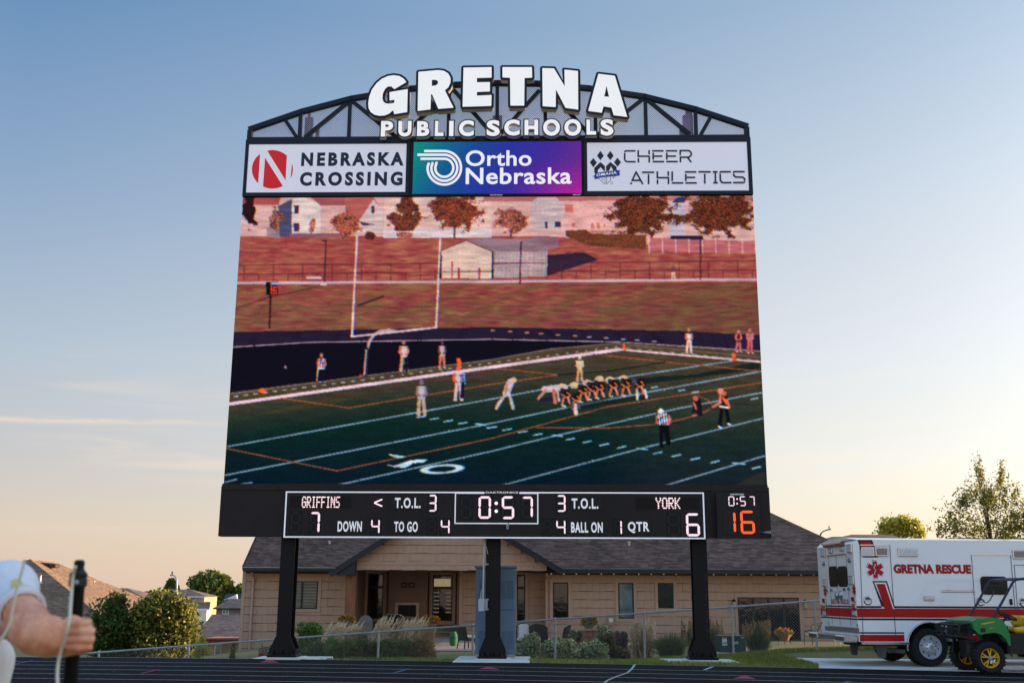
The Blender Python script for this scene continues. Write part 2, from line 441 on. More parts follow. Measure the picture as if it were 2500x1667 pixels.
# pale water streak down the rightmost column
xs_ = bp(1725, 1500)[0]; c = MB(); rs_ = random.Random(4)
z0_, z1_ = bp(1725, 1556)[1], bp(1725, 1400)[1]; n_ = 26
L_ = [(xs_ + 0.012 * math.sin(i * 0.8) + rs_.uniform(-0.006, 0.006), z0_ + (z1_ - z0_) * i / n_, rs_.uniform(0.002, 0.012) * (1 - 0.6 * i / n_)) for i in range(n_ + 1)]
c.add([(x - w_, -0.002, z) for x, z, w_ in L_] + [(x + w_, -0.002, z) for x, z, w_ in L_], [(i, n_ + 1 + i, n_ + 2 + i, i + 1) for i in range(n_) if rs_.random() > 0.2]); part(c, 'water_stain', mat('pale_stain', S(62, 66, 74), rough=0.8), col)
# back structure: horizontal rails behind the cabinets
c = MB()
for z in (3.3, 5.1, 7.4, 9.7, 11.7, 12.8): c.box(XL + 0.3, XR - 0.3, 0.0 + 0.43, 0.53, z - 0.08, z + 0.08)
part(c, 'rear_rail', m_black)

# ---- lower cabinet
zb, zt = 2.836, 4.026
c = MB(); c.box(XL, XR, -0.28, -0.01, zb, zt); lower = part(c, 'lower_cabinet', m_cab)
c = MB(); c.box(XL + 0.02, bp(686, 1196)[0], -0.30, -0.282, 3.933, 4.084); c.box(bp(686, 1196)[0] + 0.01, bp(1730, 1196)[0], -0.315, -0.282, 3.933, 4.084); c.box(bp(1730, 1196)[0] + 0.01, XR - 0.03, -0.30, -0.282, 3.933, 4.084)
part(c, 'cabinet_top_trim', m_cab, lower)
YF = -0.36                      # front of the scoring panel
def q(fn, a, b): return bp(*fn(a, b), YF)
c = MB(); x0 = q(Z3, 545, 470)[0]; x1 = q(Z4, 1755, 490)[0]; zt2 = q(Z3, 600, 97)[1]; zb2 = q(Z3, 600, 476)[1]
c.box(x0, x1, YF, -0.283, zb2, zt2); panel = part(c, 'scoring_panel', m_cab)
# sheet joints and bolt heads of the cabinet skin
c = MB()
for xx in (XL + 0.02, bp(640, 1260)[0] - 0.1, bp(1732, 1260)[0] + 0.02, XR - 0.03):
    for zz in (zb + 0.06, (zb + zt) / 2, zt - 0.05): c.lathe([(0.014, 0), (0.01, -0.006)], (xx, -0.281, zz), 6, 'y')
part(c, 'bolt_heads', m_black, lower, kind='stuff')
# panel seams
c = MB()
for f_, a in ((Z3, 1398), (Z3, 2262), (Z4, 938)):
    xx = q(f_, a, 300)[0]; c.box(xx - 0.004, xx + 0.004, YF - 0.003, YF - 0.001, zb2 + 0.03, zt2 - 0.03)
part(c, 'panel_seam', m_black, panel)
def frame(x0, x1, z0, z1, t, name, m, parent, y=YF, d=0.012):
    c = MB(); c.box(x0, x1, y - d, y - 0.001, z1 - t, z1); c.box(x0, x1, y - d, y - 0.001, z0, z0 + t)
    c.box(x0, x0 + t, y - d, y - 0.001, z0 + t, z1 - t); c.box(x1 - t, x1, y - d, y - 0.001, z0 + t, z1 - t)
    return part(c, name, m, parent)
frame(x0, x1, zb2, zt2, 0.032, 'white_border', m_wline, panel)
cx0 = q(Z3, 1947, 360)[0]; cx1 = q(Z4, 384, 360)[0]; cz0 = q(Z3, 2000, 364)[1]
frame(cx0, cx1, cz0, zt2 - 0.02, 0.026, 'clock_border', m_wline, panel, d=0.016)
def rect(fn, a0, b0, a1, b1, y=YF):
    p, r_ = bp(*fn(a0, b1), y), bp(*fn(a1, b0), y); return p[0], r_[0], p[1], r_[1]
# caption plates and captions
for fn, plate, txt, body in (
    (Z3, (1425, 135, 1685, 245), (1458, 150, 1672, 235), 'T.O.L.'), (Z3, (958, 325, 1220, 438), (988, 342, 1190, 428), 'DOWN'),
    (Z3, (1422, 330, 1680, 442), (1452, 345, 1648, 430), 'TO GO'), (Z4, (653, 135, 910, 250), (657, 155, 875, 240), 'T.O.L.'),
    (Z4, (650, 335, 912, 448), (653, 350, 911, 436), 'BALL ON'), (Z4, (1115, 335, 1380, 448), (1119, 347, 1293, 440), 'QTR')):
    a = rect(fn, *plate); c = MB(); c.box(a[0], a[1], YF - 0.012, YF - 0.001, a[2], a[3]); pl = part(c, 'caption_plate', m_cab, panel)
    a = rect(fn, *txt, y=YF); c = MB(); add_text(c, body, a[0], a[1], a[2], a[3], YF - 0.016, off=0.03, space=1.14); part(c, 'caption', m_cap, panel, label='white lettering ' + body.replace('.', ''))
# small maker's names
a = rect(Z3, 2204, 100, 2470, 114); c = MB(); c.box(a[0] - 0.03, a[1] + 0.03, YF - 0.02, YF - 0.018, a[2] - 0.012, a[3] + 0.012); part(c, 'name_plate', m_cab, panel)
c = MB(); add_text(c, 'DAKTRONICS', a[0], a[1], a[2], a[3], YF - 0.024, off=0.02); part(c, 'maker_name', m_cap, panel)

SEG = {'0': 'abcdef', '1': 'bc', '3': 'abgcd', '4': 'fgbc', '5': 'afgcd', '6': 'afgedc', '7': 'abc', '8': 'abcdefg', '<': ''}
def led_segments(mb, ch, x0, x1, z0, z1, y, slant=0.06, lw=None, dots=True):
    W = x1 - x0; Hh = z1 - z0; lw = lw or Hh * 0.10; zm = (z0 + z1) / 2; g_ = lw * 0.35
    S_ = {'a': ((x0 + g_, z1), (x1 - g_, z1)), 'g': ((x0 + g_, zm), (x1 - g_, zm)), 'd': ((x0 + g_, z0), (x1 - g_, z0)),
          'f': ((x0, z1 - g_), (x0, zm + g_)), 'b': ((x1, z1 - g_), (x1, zm + g_)), 'e': ((x0, zm - g_), (x0, z0 + g_)), 'c': ((x1, zm - g_), (x1, z0 + g_))}
    for s in SEG[ch]:
        (ax, az), (bx_, bz_) = S_[s]; a = Vector((ax, az)); b = Vector((bx_, bz_)); t = (b - a); Lg = t.length; t.normalize(); nn = Vector((-t.y, t.x))
        if dots:
            k = max(5, int(Lg / (lw * 0.42)))
            for i in range(k):
                f0 = i / (k - 1); wd = lw * (0.58 if 0 < i < k - 1 else 0.28)
                c0 = a.lerp(b, f0)
                p = c0 + nn * wd + t * lw * 0.14; r_ = c0 - nn * wd - t * lw * 0.14; h = t * (lw * 0.19)
                mb.quad(*[(v_.x, y - i * 0.0002, v_.y) for v_ in (p - h, p + h, r_ + h, r_ - h)])
        else:
            k = lw / 2; P = [a, a + t * k + nn * k, b - t * k + nn * k, b, b - t * k - nn * k, a + t * k - nn * k]
            mb.add([(v_.x, y, v_.y) for v_ in P], [(0, 1, 2, 3, 4, 5)])
def digit(fn, ch, a0, b0, a1, b1, m=None, parent=None, ghosts=True, y=None):
    y = YF if y is None else y
    X0, X1, Zb, Zt = rect(fn, a0, b0, a1, b1, y)
    if ch == '1': X0 = X1 - (Zt - Zb) * 0.5
    g_ = MB(); mrg = 0.05; g_.box(X0 - mrg, X1 + mrg, y - 0.006, y - 0.001, Zb - mrg, Zt + mrg)
    pl = part(g_, 'digit_window', m_black if ghosts else m_cab, parent or panel)
    g_ = MB(); led_segments(g_, '8', X0, X1, Zb, Zt, y - 0.008, dots=False); part(g_, 'unlit_segments', m_ledoff, parent or panel)
    if ch != ' ':
        c = MB(); led_segments(c, ch, X0, X1, Zb, Zt, y - 0.012); part(c, 'lit_digit', m or m_led, parent or panel, label='lit digit ' + ch)
for fn, ch, a0, b0, a1, b1 in (
    (Z3, '7', 765, 275, 838, 432), (Z3, ' ', 605, 275, 680, 432), (Z3, '3', 1740, 132, 1795, 256), (Z3, '4', 1268, 330, 1330, 440),
    (Z3, '4', 1840, 332, 1903, 442), (Z3, ' ', 1735, 332, 1790, 442), (Z3, '0', 2153, 147, 2238, 312), (Z3, ' ', 2005, 147, 2080, 312),
    (Z4, '5', 93, 147, 177, 315), (Z4, '7', 255, 149, 330, 308), (Z4, '3', 543, 135, 600, 258), (Z4, '4', 538, 337, 600, 447),
    (Z4, ' ', 430, 337, 485, 447), (Z4, '1', 1010, 338, 1062, 448), (Z4, ' ', 1455, 285, 1535, 455), (Z4, '6', 1608, 287, 1695, 456)):
    digit(fn, ch, a0, b0, a1, b1)
c = MB()
for b_ in (195, 260):
    p = q(Z3, 2290, b_); c.lathe([(0.04, 0), (0.04, 0.006)], (p[0], YF - 0.014, p[1]), 12, 'y')
part(c, 'colon', m_led, panel)
c = MB()
for a0, b0, a1, b1 in ((1355, 163, 1290, 190), (1290, 192, 1355, 220)):
    p, r_ = q(Z3, a0, b0), q(Z3, a1, b1); c.bar((p[0], YF - 0.012, p[1]), (r_[0], YF - 0.012, r_[1]), 0.03, 0.004, up=(0, 1, 0))
part(c, 'possession_arrow', m_led, panel)
F57 = {'G': ('01110', '10001', '10000', '10111', '10001', '10001', '01110'), 'R': ('11110', '10001', '10001', '11110', '10100', '10010', '10001'), 'I': ('01110', '00100', '00100', '00100', '00100', '00100', '01110'),
       'F': ('11111', '10000', '10000', '11110', '10000', '10000', '10000'), 'N': ('10001', '11001', '10101', '10101', '10011', '10001', '10001'), 'S': ('01111', '10000', '10000', '01110', '00001', '00001', '11110'),
       'Y': ('10001', '10001', '01010', '00100', '00100', '00100', '00100'), 'O': ('01110', '10001', '10001', '10001', '10001', '10001', '01110'), 'K': ('10001', '10010', '10100', '11000', '10100', '10010', '10001')}
m_ledname = emis('name_led', (255, 220, 226), 1.4)
for fn, box_, txt, body in ((Z3, (595, 138, 1103, 230), (700, 146, 1006, 226), 'GRIFFINS'), (Z4, (1185, 148, 1703, 240), (1352, 155, 1540, 235), 'YORK')):
    a = rect(fn, *box_); c = MB(); c.box(a[0], a[1], YF - 0.004, YF - 0.001, a[2], a[3]); nm = part(c, 'name_display', m_black, panel)
    c = MB(); n_ = 9
    for i in range(n_):
        z = a[2] + (a[3] - a[2]) * (i + 0.5) / n_; c.box(a[0], a[1], YF - 0.02, YF - 0.005, z - 0.006, z + 0.004)
    part(c, 'louvre', m_cab, panel)
    a = rect(fn, *txt); c = MB(); nc = 6 * len(body) - 1; dx = (a[1] - a[0]) / (nc - 1); dz = (a[3] - a[2]) / 6
    for i, ch in enumerate(body):
        for r_ in range(7):
            for k in range(5):
                if F57[ch][r_][k] == '1':
                    xx = a[0] + dx * (i * 6 + k); zz = a[3] - dz * r_
                    c.add([(xx + 0.8 * dx * math.cos(t), YF - 0.024, zz + 0.42 * dz * math.sin(t)) for t in [j * math.pi / 3 for j in range(6)]], [(0, 1, 2, 3, 4, 5)])
    part(c, 'dot_matrix_name', m_ledname, panel, label='lit dots spelling ' + body)
# hanging padlock ring under the clock, small stub lamp right
p = q(Z4, 132, 375); c = MB(); c.lathe([(0.02, 0), (0.035, 0.01), (0.035, 0.03), (0.02, 0.04)], (p[0], YF - 0.05, p[1] - 0.02), 12, 'y'); c.box(p[0] - 0.025, p[0] + 0.025, YF - 0.04, YF - 0.01, p[1] - 0.09, p[1] - 0.03); c.tube([(p[0], YF - 0.03, p[1] + 0.05), (p[0] + 0.01, YF - 0.05, p[1] + 0.07), (p[0] + 0.02, YF - 0.02, p[1] + 0.04)], 0.01, 6)
part(c, 'padlock', m_steel, panel)

# ---- play clock cabinet
YP = -0.46
def rp(a0, b0, a1, b1): return rect(Z4, a0, b0, a1, b1, YP)
a = rp(1855, 106, 2192, 478); c = MB(); c.box(a[0], a[1], YP, -0.29, a[2], a[3]); pc = part(c, 'play_clock', m_cab)
for ch, r_ in (('0', (1948, 142, 1986, 214)), ('5', (2042, 142, 2078, 214)), ('7', (2118, 142, 2152, 214))): digit(Z4, ch, *r_, parent=pc, y=YP, ghosts=False)
for ch, r_ in (('1', (1945, 270, 1990, 430)), ('6', (2055, 266, 2144, 436))): digit(Z4, ch, *r_, m=m_ledred, parent=pc, y=YP, ghosts=False)
c = MB()
for b_ in (160, 198): p = bp(*Z4(2014, b_), YP); c.lathe([(0.018, 0), (0.018, 0.006)], (p[0], YP - 0.014, p[1]), 10, 'y')
part(c, 'colon', m_led, pc)
a = rp(1958, 117, 2068, 127); c = MB(); add_text(c, 'DAKTRONICS', a[0], a[1], a[2], a[3], YP - 0.012, off=0.02); part(c, 'maker_name', m_cap, pc)
p0 = bp(*Z4(2195, 432), -0.3); p1 = bp(*Z4(2290, 434), -0.5); c = MB(); c.tube([(p0[0], -0.3, p0[1]), (p1[0] - 0.1, -0.45, p1[1])], 0.014, 8); c.tube([(p1[0] - 0.12, -0.46, p1[1]), (p1[0], -0.5, p1[1])], 0.03, 10); part(c, 'lamp_arm', m_steel, lower)

# ---- video screen (content is drawn in p3)
YS = -0.02
ZS0, ZS1 = bp(1200, 1184, YS - 0.1)[1], bp(1200, 480.5, YS - 0.1)[1]
c = MB(); c.box(XL + 0.0, XR - 0.0, -0.10, 0.2, ZS0 - 0.02, ZS1 + 0.02); vid = part(c, 'video_screen', m_black)

# ---- advertising row
zA0, zA1 = bp(1200, 478, -0.1)[1] + 0.03, bp(1200, 341, -0.1)[1]
def adrect(fn, p4, y=-0.12): return rect(fn, *p4, y=y)
YA = -0.16
for nm_, fn, outer, inner in (('sign_cabinet', Z1, (30, 785, 1490, 1268), (55, 802, 1463, 1243)), ('sign_cabinet', Z2, (855, 765, 2335, 1250), (877, 788, 2297, 1225))):
    ao = rect(fn, *outer, y=YA); xa, xb = (XL, ao[1]) if fn is Z1 else (ao[0], XR)
    c = MB(); c.box(xa, xb, YA + 0.02, 0.15, ZS1 + 0.022, zA1); cabn = part(c, nm_, m_navy)
    ai = (xa + 0.09, xb - 0.09, ZS1 + 0.022 + 0.10, zA1 - 0.13)
    if fn is Z1: ai = (xa + 0.09, rect(Z1, 55, 802, 1458, 1243, y=YA)[1], ai[2], ai[3])
    else: ai = (rect(Z2, 884, 788, 2297, 1225, y=YA)[0], xb - 0.10, ai[2], ai[3])
    c = MB()
    for (q0, q1, r0, r1) in ((xa, xb, ai[3], zA1), (xa, xb, ZS1 + 0.022, ai[2]), (xa, ai[0], ai[2], ai[3]), (ai[1], xb, ai[2], ai[3])): c.box(q0, q1, YA - 0.015, YA + 0.018, r0, r1)
    part(c, 'sign_frame', m_navy, cabn)
    c = MB(); c.box(ai[0] + 0.001, ai[1] - 0.001, YA, YA + 0.017, ai[2] + 0.001, ai[3] - 0.001)
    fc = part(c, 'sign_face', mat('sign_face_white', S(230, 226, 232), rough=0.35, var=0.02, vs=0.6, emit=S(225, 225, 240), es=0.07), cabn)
    y1 = YA - 0.004
    if fn is Z1:
        for body, r_ in (('NEBRASKA', (524, 874, 1434, 1000)), ('CROSSING', (512, 1047, 1424, 1174))):
            a = rect(Z1, *r_, y=YA); c = MB(); add_text(c, body, a[0], a[1], a[2], a[3], y1, off=0.05, space=1.4); part(c, 'sign_lettering', m_ink, cabn, label='dark lettering ' + body)
        c = MB(); el_ = [(272 + 181 * math.cos(t), 1027 - 170 * math.sin(t)) for t in [i * math.pi / 32 for i in range(64)]]
        P = bz(Z1, el_, YA); c.add([(x, y1, z) for x, z in P], [tuple(range(64))]); part(c, 'round_emblem', m_red, cabn)
        c = MB()
        for k, pl_ in enumerate(([(166, 850), (210, 850), (207, 925), (186, 1215), (143, 1215)], [(207, 925), (163, 850), (218, 850), (388, 1125), (384, 1205)], [(404, 850), (452, 850), (446, 958), (434, 1092), (428, 1215), (383, 1215), (388, 1125)])):
            P = bz(Z1, pl_, YA); c.add([(x, y1 - 0.002 - k * 0.0005, z) for x, z in P], [tuple(range(len(P)))])
        part(c, 'emblem_letter', MATS['sign_face_white'], cabn)
    else:
        ZC = lambda a, b: (1420 + a * 0.187075, 340 + b * 0.187075)
        c = MB(); ii = [0]
        def stroke(a0, b0, a1, b1, lw=22, c=c, fn_=ZC):
            d_ = Vector((a1 - a0, b1 - b0)); n_ = Vector((-d_.y, d_.x)).normalized() * lw / 2
            P = bz(fn_, [(a0 + n_.x, b0 + n_.y), (a1 + n_.x, b1 + n_.y), (a1 - n_.x, b1 - n_.y), (a0 - n_.x, b0 - n_.y)], YA)
            ii[0] += 1; c.add([(x, y1 - ii[0] * 0.0003, z) for x, z in P], [(0, 1, 2, 3)])
        for s_ in ((580, 155, 703, 155), (556, 168, 582, 152), (562, 182, 562, 275), (562, 275, 590, 297), (588, 296, 706, 296),
                   (738, 145, 738, 225), (728, 225, 890, 225), (880, 145, 880, 200), (741, 250, 741, 308), (882, 232, 882, 308),
                   (920, 155, 1070, 155), (933, 178, 933, 270), (944, 224, 1054, 224), (925, 295, 1075, 295), (1098, 155, 1248, 155), (1111, 178, 1111, 270), (1122, 224, 1232, 224), (1103, 295, 1253, 295),
                   (1275, 152, 1402, 152), (1398, 150, 1429, 178), (1429, 175, 1429, 215), (1429, 212, 1400, 238), (1405, 238, 1278, 238), (1286, 160, 1286, 212), (1289, 250, 1289, 305), (1385, 245, 1430, 303),
                   (640, 590, 652, 566), (655, 550, 714, 424), (706, 424, 798, 590), (668, 540, 765, 540), (787, 435, 948, 435), (873, 460, 873, 590),
                   (987, 422, 987, 505), (978, 505, 1142, 505), (1130, 422, 1130, 482), (990, 530, 990, 590), (1133, 510, 1133, 590), (1181, 422, 1181, 550), (1175, 574, 1326, 574),
                   (1347, 431, 1496, 431), (1358, 455, 1358, 550), (1370, 502, 1480, 502), (1352, 574, 1502, 574), (1522, 430, 1684, 430), (1606, 456, 1606, 585),
                   (1710, 430, 1772, 430), (1742, 440, 1746, 565), (1716, 572, 1778, 572), (1822, 429, 1946, 429), (1798, 441, 1824, 426), (1806, 455, 1810, 550), (1809, 546, 1838, 572), (1834, 571, 1955, 571),
                   (1995, 427, 2127, 427), (1972, 441, 1998, 425), (1980, 455, 1985, 480), (1983, 476, 2008, 498), (2002, 497, 2102, 500), (2098, 498, 2124, 520), (2123, 512, 2126, 545), (1975, 570, 2115, 570), (2112, 571, 2132, 556)): stroke(*s_)
        part(c, 'sign_lettering', m_ink, cabn, label='dark stencil lettering CHEER ATHLETICS')
        c = MB()
        for pl_ in ([(998, 865), (1028, 907), (998, 948), (968, 907)], [(1085, 865), (1115, 907), (1085, 947), (1055, 907)], [(935, 928), (967, 968), (935, 1010), (905, 965)], [(1148, 925), (1180, 965), (1150, 1005), (1118, 965)],
                    [(998, 963), (1038, 1000), (1038, 1052), (1020, 1030), (1000, 1008), (975, 1035), (975, 1058), (945, 1058), (943, 1015)], [(1085, 963), (1140, 1005), (1142, 1034), (1110, 1036), (1092, 1000), (1075, 1040), (1048, 1044), (1048, 1000)]):
            P = bz(Z2, pl_, YA); c.prism(P, y1 - 0.004, y1)
        part(c, 'paw_emblem', m_ink, cabn)
        c = MB(); P = bz(Z2, [(930, 1090), (950, 1078), (948, 1060), (1148, 1035), (1175, 1040), (1165, 1055), (1172, 1080), (1145, 1085), (1000, 1100), (948, 1117), (945, 1095)], YA); c.prism(P, y1 - 0.009, y1 - 0.005); part(c, 'emblem_ribbon', m_blueink, cabn)
        c = MB(); A0, A1, A2 = bz(Z2, [(963, 1092), (1142, 1068), (963, 1068)], YA)
        hgt = A2[1] - A0[1]
        add_text(c, 'OMAHA', 0, 0, 0, 0, 0, off=0.01, space=1.1, fn=lambda a, b: (A0[0] + a * (A1[0] - A0[0]), y1 - 0.011, A0[1] + a * (A1[1] - A0[1]) + b * hgt)); part(c, 'ribbon_lettering', m_cap, cabn, label='white lettering OMAHA')
        c = MB(); ii[0] = 0
        for s_ in ((980, 1106, 1040, 1158), (1040, 1158, 1038, 1098), (1006, 1104, 1026, 1122), (1055, 1092, 1053, 1158), (1053, 1158, 1088, 1122), (1088, 1122, 1088, 1088), (1110, 1086, 1110, 1104), (1110, 1104, 1130, 1086)): stroke(*s_, lw=4, c=c, fn_=Z2)
        part(c, 'emblem_outline', m_ink, cabn)
        a = rect(Z2, 1089, 1140, 1107, 1157, y=YA); c = MB(); add_text(c, 'R', a[0] + 0.02, a[1] - 0.02, a[2] + 0.02, a[3] - 0.02, y1); frame  # small registered mark
        c.lathe([(0.036, 0), (0.03, 0)], ((a[0] + a[1]) / 2, y1, (a[2] + a[3]) / 2), 14, 'y', caps=False); part(c, 'registered_mark', m_ink, cabn)

# middle message display
xm0 = rect(Z1, 55, 802, 1490, 1243, y=YA)[1] + 0.03; xm1 = rect(Z2, 850, 788, 2297, 1225, y=YA)[0] - 0.0
def Zm(a, b, fn): return bp(*fn(a, b), YA)
c = MB(); c.box(rect(Z1, 30, 785, 1490, 1268, y=YA)[1] + 0.004, rect(Z2, 855, 765, 2335, 1250, y=YA)[0] - 0.004, YA + 0.02, 0.15, ZS1 + 0.022, zA1); msg = part(c, 'message_display', m_black)
a0 = Zm(1508, 1245, Z1); a1 = Zm(828, 778, Z2); mx0, mx1, mz0, mz1 = a0[0], a1[0], a0[1], a1[1]
def led_material(name, setup):
    m = bpy.data.materials.new(name); m.use_nodes = True; nt = m.node_tree; b = nt.nodes['Principled BSDF']
    b.inputs['Base Color'].default_value = (0.004, 0.004, 0.004, 1); b.inputs['Roughness'].default_value = 0.8; b.inputs['Specular IOR Level'].default_value = 0.02
    setup(nt, b); return m
def _msg(nt, b):
    at_ = nd(nt, 'ShaderNodeAttribute', attribute_name='picture'); nt.links.new(at_.outputs['Color'], b.inputs['Emission Color']); b.inputs['Emission Strength'].default_value = EK
m_lit = led_material('led_picture', _msg)
def led_grid(name, x0, x1, z0, z1, y, nx, nz, colfn, parent):
    """the lit face: one vertex per lamp cluster, its colour in the attribute 'picture' (linear rgb array nz x nx x 3)"""
    xs = np.linspace(x0, x1, nx); zs = np.linspace(z1, z0, nz); X, Z = np.meshgrid(xs, zs)
    P = np.array([BO.x, BO.y, 0.0])[None, None] + X[..., None] * np.array(bex) + y * np.array(bey); P[..., 2] = Z
    q_ = P - np.array(CAM); zc = q_ @ np.array(_F); U = 1250 + FPX * (q_ @ np.array(_RR)) / zc; V = 833.5 - FPX * (q_ @ np.array(_UU)) / zc
    img = colfn(U, V, X, Z)
    me = bpy.data.meshes.new(name); vs = np.stack([X, np.full_like(X, y), Z], -1).reshape(-1, 3)
    idx = np.arange(nx * nz).reshape(nz, nx); fs = np.stack([idx[:-1, :-1], idx[1:, :-1], idx[1:, 1:], idx[:-1, 1:]], -1).reshape(-1, 4)
    me.vertices.add(len(vs)); me.vertices.foreach_set('co', vs.ravel()); me.loops.add(len(fs) * 4); me.polygons.add(len(fs))
    me.loops.foreach_set('vertex_index', fs.ravel().astype(np.int32)); me.polygons.foreach_set('loop_start', np.arange(0, len(fs) * 4, 4, dtype=np.int32))
    try: me.polygons.foreach_set('loop_total', np.full(len(fs), 4, dtype=np.int32))
    except Exception: pass
    me.update(calc_edges=True)
    ca = me.color_attributes.new('picture', 'FLOAT_COLOR', 'POINT'); rgba = np.ones((nx * nz, 4), dtype=np.float32); rgba[:, :3] = img.reshape(-1, 3); ca.data.foreach_set('color', rgba.ravel())
    me.materials.append(m_lit)
    return link(name, me, None, parent)
def tolin(c):
    c = np.clip(np.asarray(c, float), 0, 255) / 255; return np.where(c <= 0.04045, c / 12.92, ((c + 0.055) / 1.055) ** 2.4)
rng = np.random.default_rng(5)
def ortho(U, V, X, Z):
    a = (X - mx0) / (mx1 - mx0); b = (mz1 - Z) / (mz1 - mz0)
    st = [(0.0, (18, 160, 150)), (0.12, (20, 130, 160)), (0.33, (30, 85, 175)), (0.55, (48, 60, 185)), (0.78, (78, 50, 180)), (1.0, (120, 50, 170))]
    t = a + 0.18 * (b - 0.3)
    img = np.stack([np.interp(t, [s[0] for s in st], [s[1][k] for s in st]) for k in range(3)], -1)
    mg = np.clip((a - 0.55) / 0.45, 0, 1) * np.clip((b - 0.35) / 0.65, 0, 1); img += mg[..., None] * np.array([90, -10, 10])
    img *= 0.84 * (0.90 + 0.2 * ((np.arange(img.shape[0]) % 2)[:, None, None])) * (0.93 + 0.14 * rng.random(img.shape[:2] + (1,)))
    return tolin(img)
led_grid('lit_background', mx0, mx1, mz0, mz1, YA - 0.001, 220, 70, ortho, msg)
m_lw = emis('white_lit_lettering', (232, 232, 240))
c = MB(); k_ = [0]
def ostroke(pts, lw=21):
    P = [Vector(p) for p in pts]; L_ = []; R_ = []
    for i, p in enumerate(P):
        t = (P[min(i + 1, len(P) - 1)] - P[max(i - 1, 0)]).normalized(); n_ = Vector((-t.y, t.x)) * lw / 2; L_.append(p + n_); R_.append(p - n_)
    Q = bz(Z1, [tuple(v) for v in L_ + R_], YA); n = len(P)
    c.add([(x, YA - 0.005, z) for x, z in Q], [(i, i + 1, n + i + 1, n + i) for i in range(n - 1)])
for r_, xs_, yt in ((148, 1612, 866), (115, 1552, 899), (80, 1580, 934)):
    cy = yt + r_
    pts = [(xs_, yt)] + [(1790, yt)] + [(1790 + r_ * math.sin(t), cy - r_ * math.cos(t)) for t in [i * math.pi / 20 for i in range(1, 31)]]
    pts += [(1790 - r_ + 2, cy - 12), (1790 - r_ + 14, cy - 46 - (148 - r_) * 0.1)]
    ostroke(pts)
part(c, 'spiral_emblem', m_lw, msg)
for body, r_ in (('Ortho', (1978, 857, 2561, 1000)), ('Nebraska', (1978, 1010, 2913, 1160))):
    a = rect(Z1, *r_, y=YA); c = MB(); add_text(c, body, a[0], a[1], a[2], a[3], YA - 0.005, off=0.018, space=1.05); part(c, 'lit_lettering', m_lw, msg, label='white lit lettering ' + body)
for body, fn, r_ in (('DAKTRONICS', Z2, (22, 1246, 132, 1256)), ('GALAXY', Z2, (755, 1244, 825, 1254))):
    a = rect(fn, *r_, y=YA); c = MB(); add_text(c, body, a[0], a[1], a[2], a[3], YA + 0.017 - 0.003, off=0.01); part(c, 'maker_name', m_cap, msg)

# ---- arch truss with perforated screen and the channel letters
YT = -0.10
def tb(fn, pts, w=0.11, d=0.10, y=YT, name='truss_bar', par=None):
    P = bz(fn, pts, y); o = None
    for a, b in zip(P[:-1], P[1:]):
        c = MB(); c.bar((a[0], y + d / 2, a[1]), (b[0], y + d / 2, b[1]), w, d, up=(0, 1, 0)); o = part(c, name, m_navy, par)
    return o
zB = bp(*Z1(300, 760), YT)[1]
c = MB(); c.box(XL, XR, YT, YT + 0.16, zB - 0.10, zB + 0.06); arch = part(c, 'arch_truss', m_navy)
top = [(-6.33, bp(*Z1(70, 668), YT)[1])]
TOPL = [(70, 668), (530, 510), (970, 395), (1490, 308), (1900, 272), (2260, 258)]
TOPR = [(60, 258), (440, 262), (900, 305), (1390, 378), (1840, 490), (2300, 640)]
Pt = bz(Z1, TOPL, YT) + bz(Z2, TOPR[1:], YT); Pt[0] = (XL + 0.05, Pt[0][1]); Pt[-1] = (XR - 0.05, Pt[-1][1])
for a, b in zip(Pt[:-1], Pt[1:]):
    c = MB(); e = (Vector(b) - Vector(a)).normalized() * 0.03; c.bar((a[0] - e.x, YT + 0.06, a[1] - e.y), (b[0] + e.x, YT + 0.06, b[1] + e.y), 0.125, 0.14, up=(0, 1, 0)); part(c, 'top_chord', m_navy, arch)
for x_, z_ in ((XL + 0.06, Pt[0][1]), (XR - 0.06, Pt[-1][1])):
    c = MB(); c.box(x_ - 0.06, x_ + 0.06, YT - 0.004, YT + 0.15, zB + 0.062, z_ - 0.03); part(c, 'truss_bar', m_navy, arch)
for fn, pts in ((Z1, [(375, 575), (480, 735)]), (Z1, [(520, 520), (510, 742)]), (Z1, [(555, 742), (945, 425)]), (Z1, [(958, 400), (945, 742)]), (Z1, [(975, 420), (1370, 742)]), (Z1, [(1395, 330), (1385, 742)]), (Z1, [(1400, 742), (1850, 330)]), (Z1, [(1835, 280), (1825, 742)]), (Z1, [(1870, 320), (2235, 735)]), (Z1, [(2258, 262), (2256, 742)]),
                (Z2, [(95, 735), (460, 325)]), (Z2, [(505, 270), (515, 735)]), (Z2, [(520, 300), (900, 715)]), (Z2, [(950, 310), (957, 730)]), (Z2, [(960, 730), (1375, 400)]), (Z2, [(1395, 380), (1403, 725)]), (Z2, [(1410, 405), (1790, 715)]), (Z2, [(1838, 495), (1845, 720)]), (Z2, [(1980, 550), (1885, 720)])):
    tb(fn, pts, 0.095, 0.08, YT + 0.02, 'truss_bar', arch)
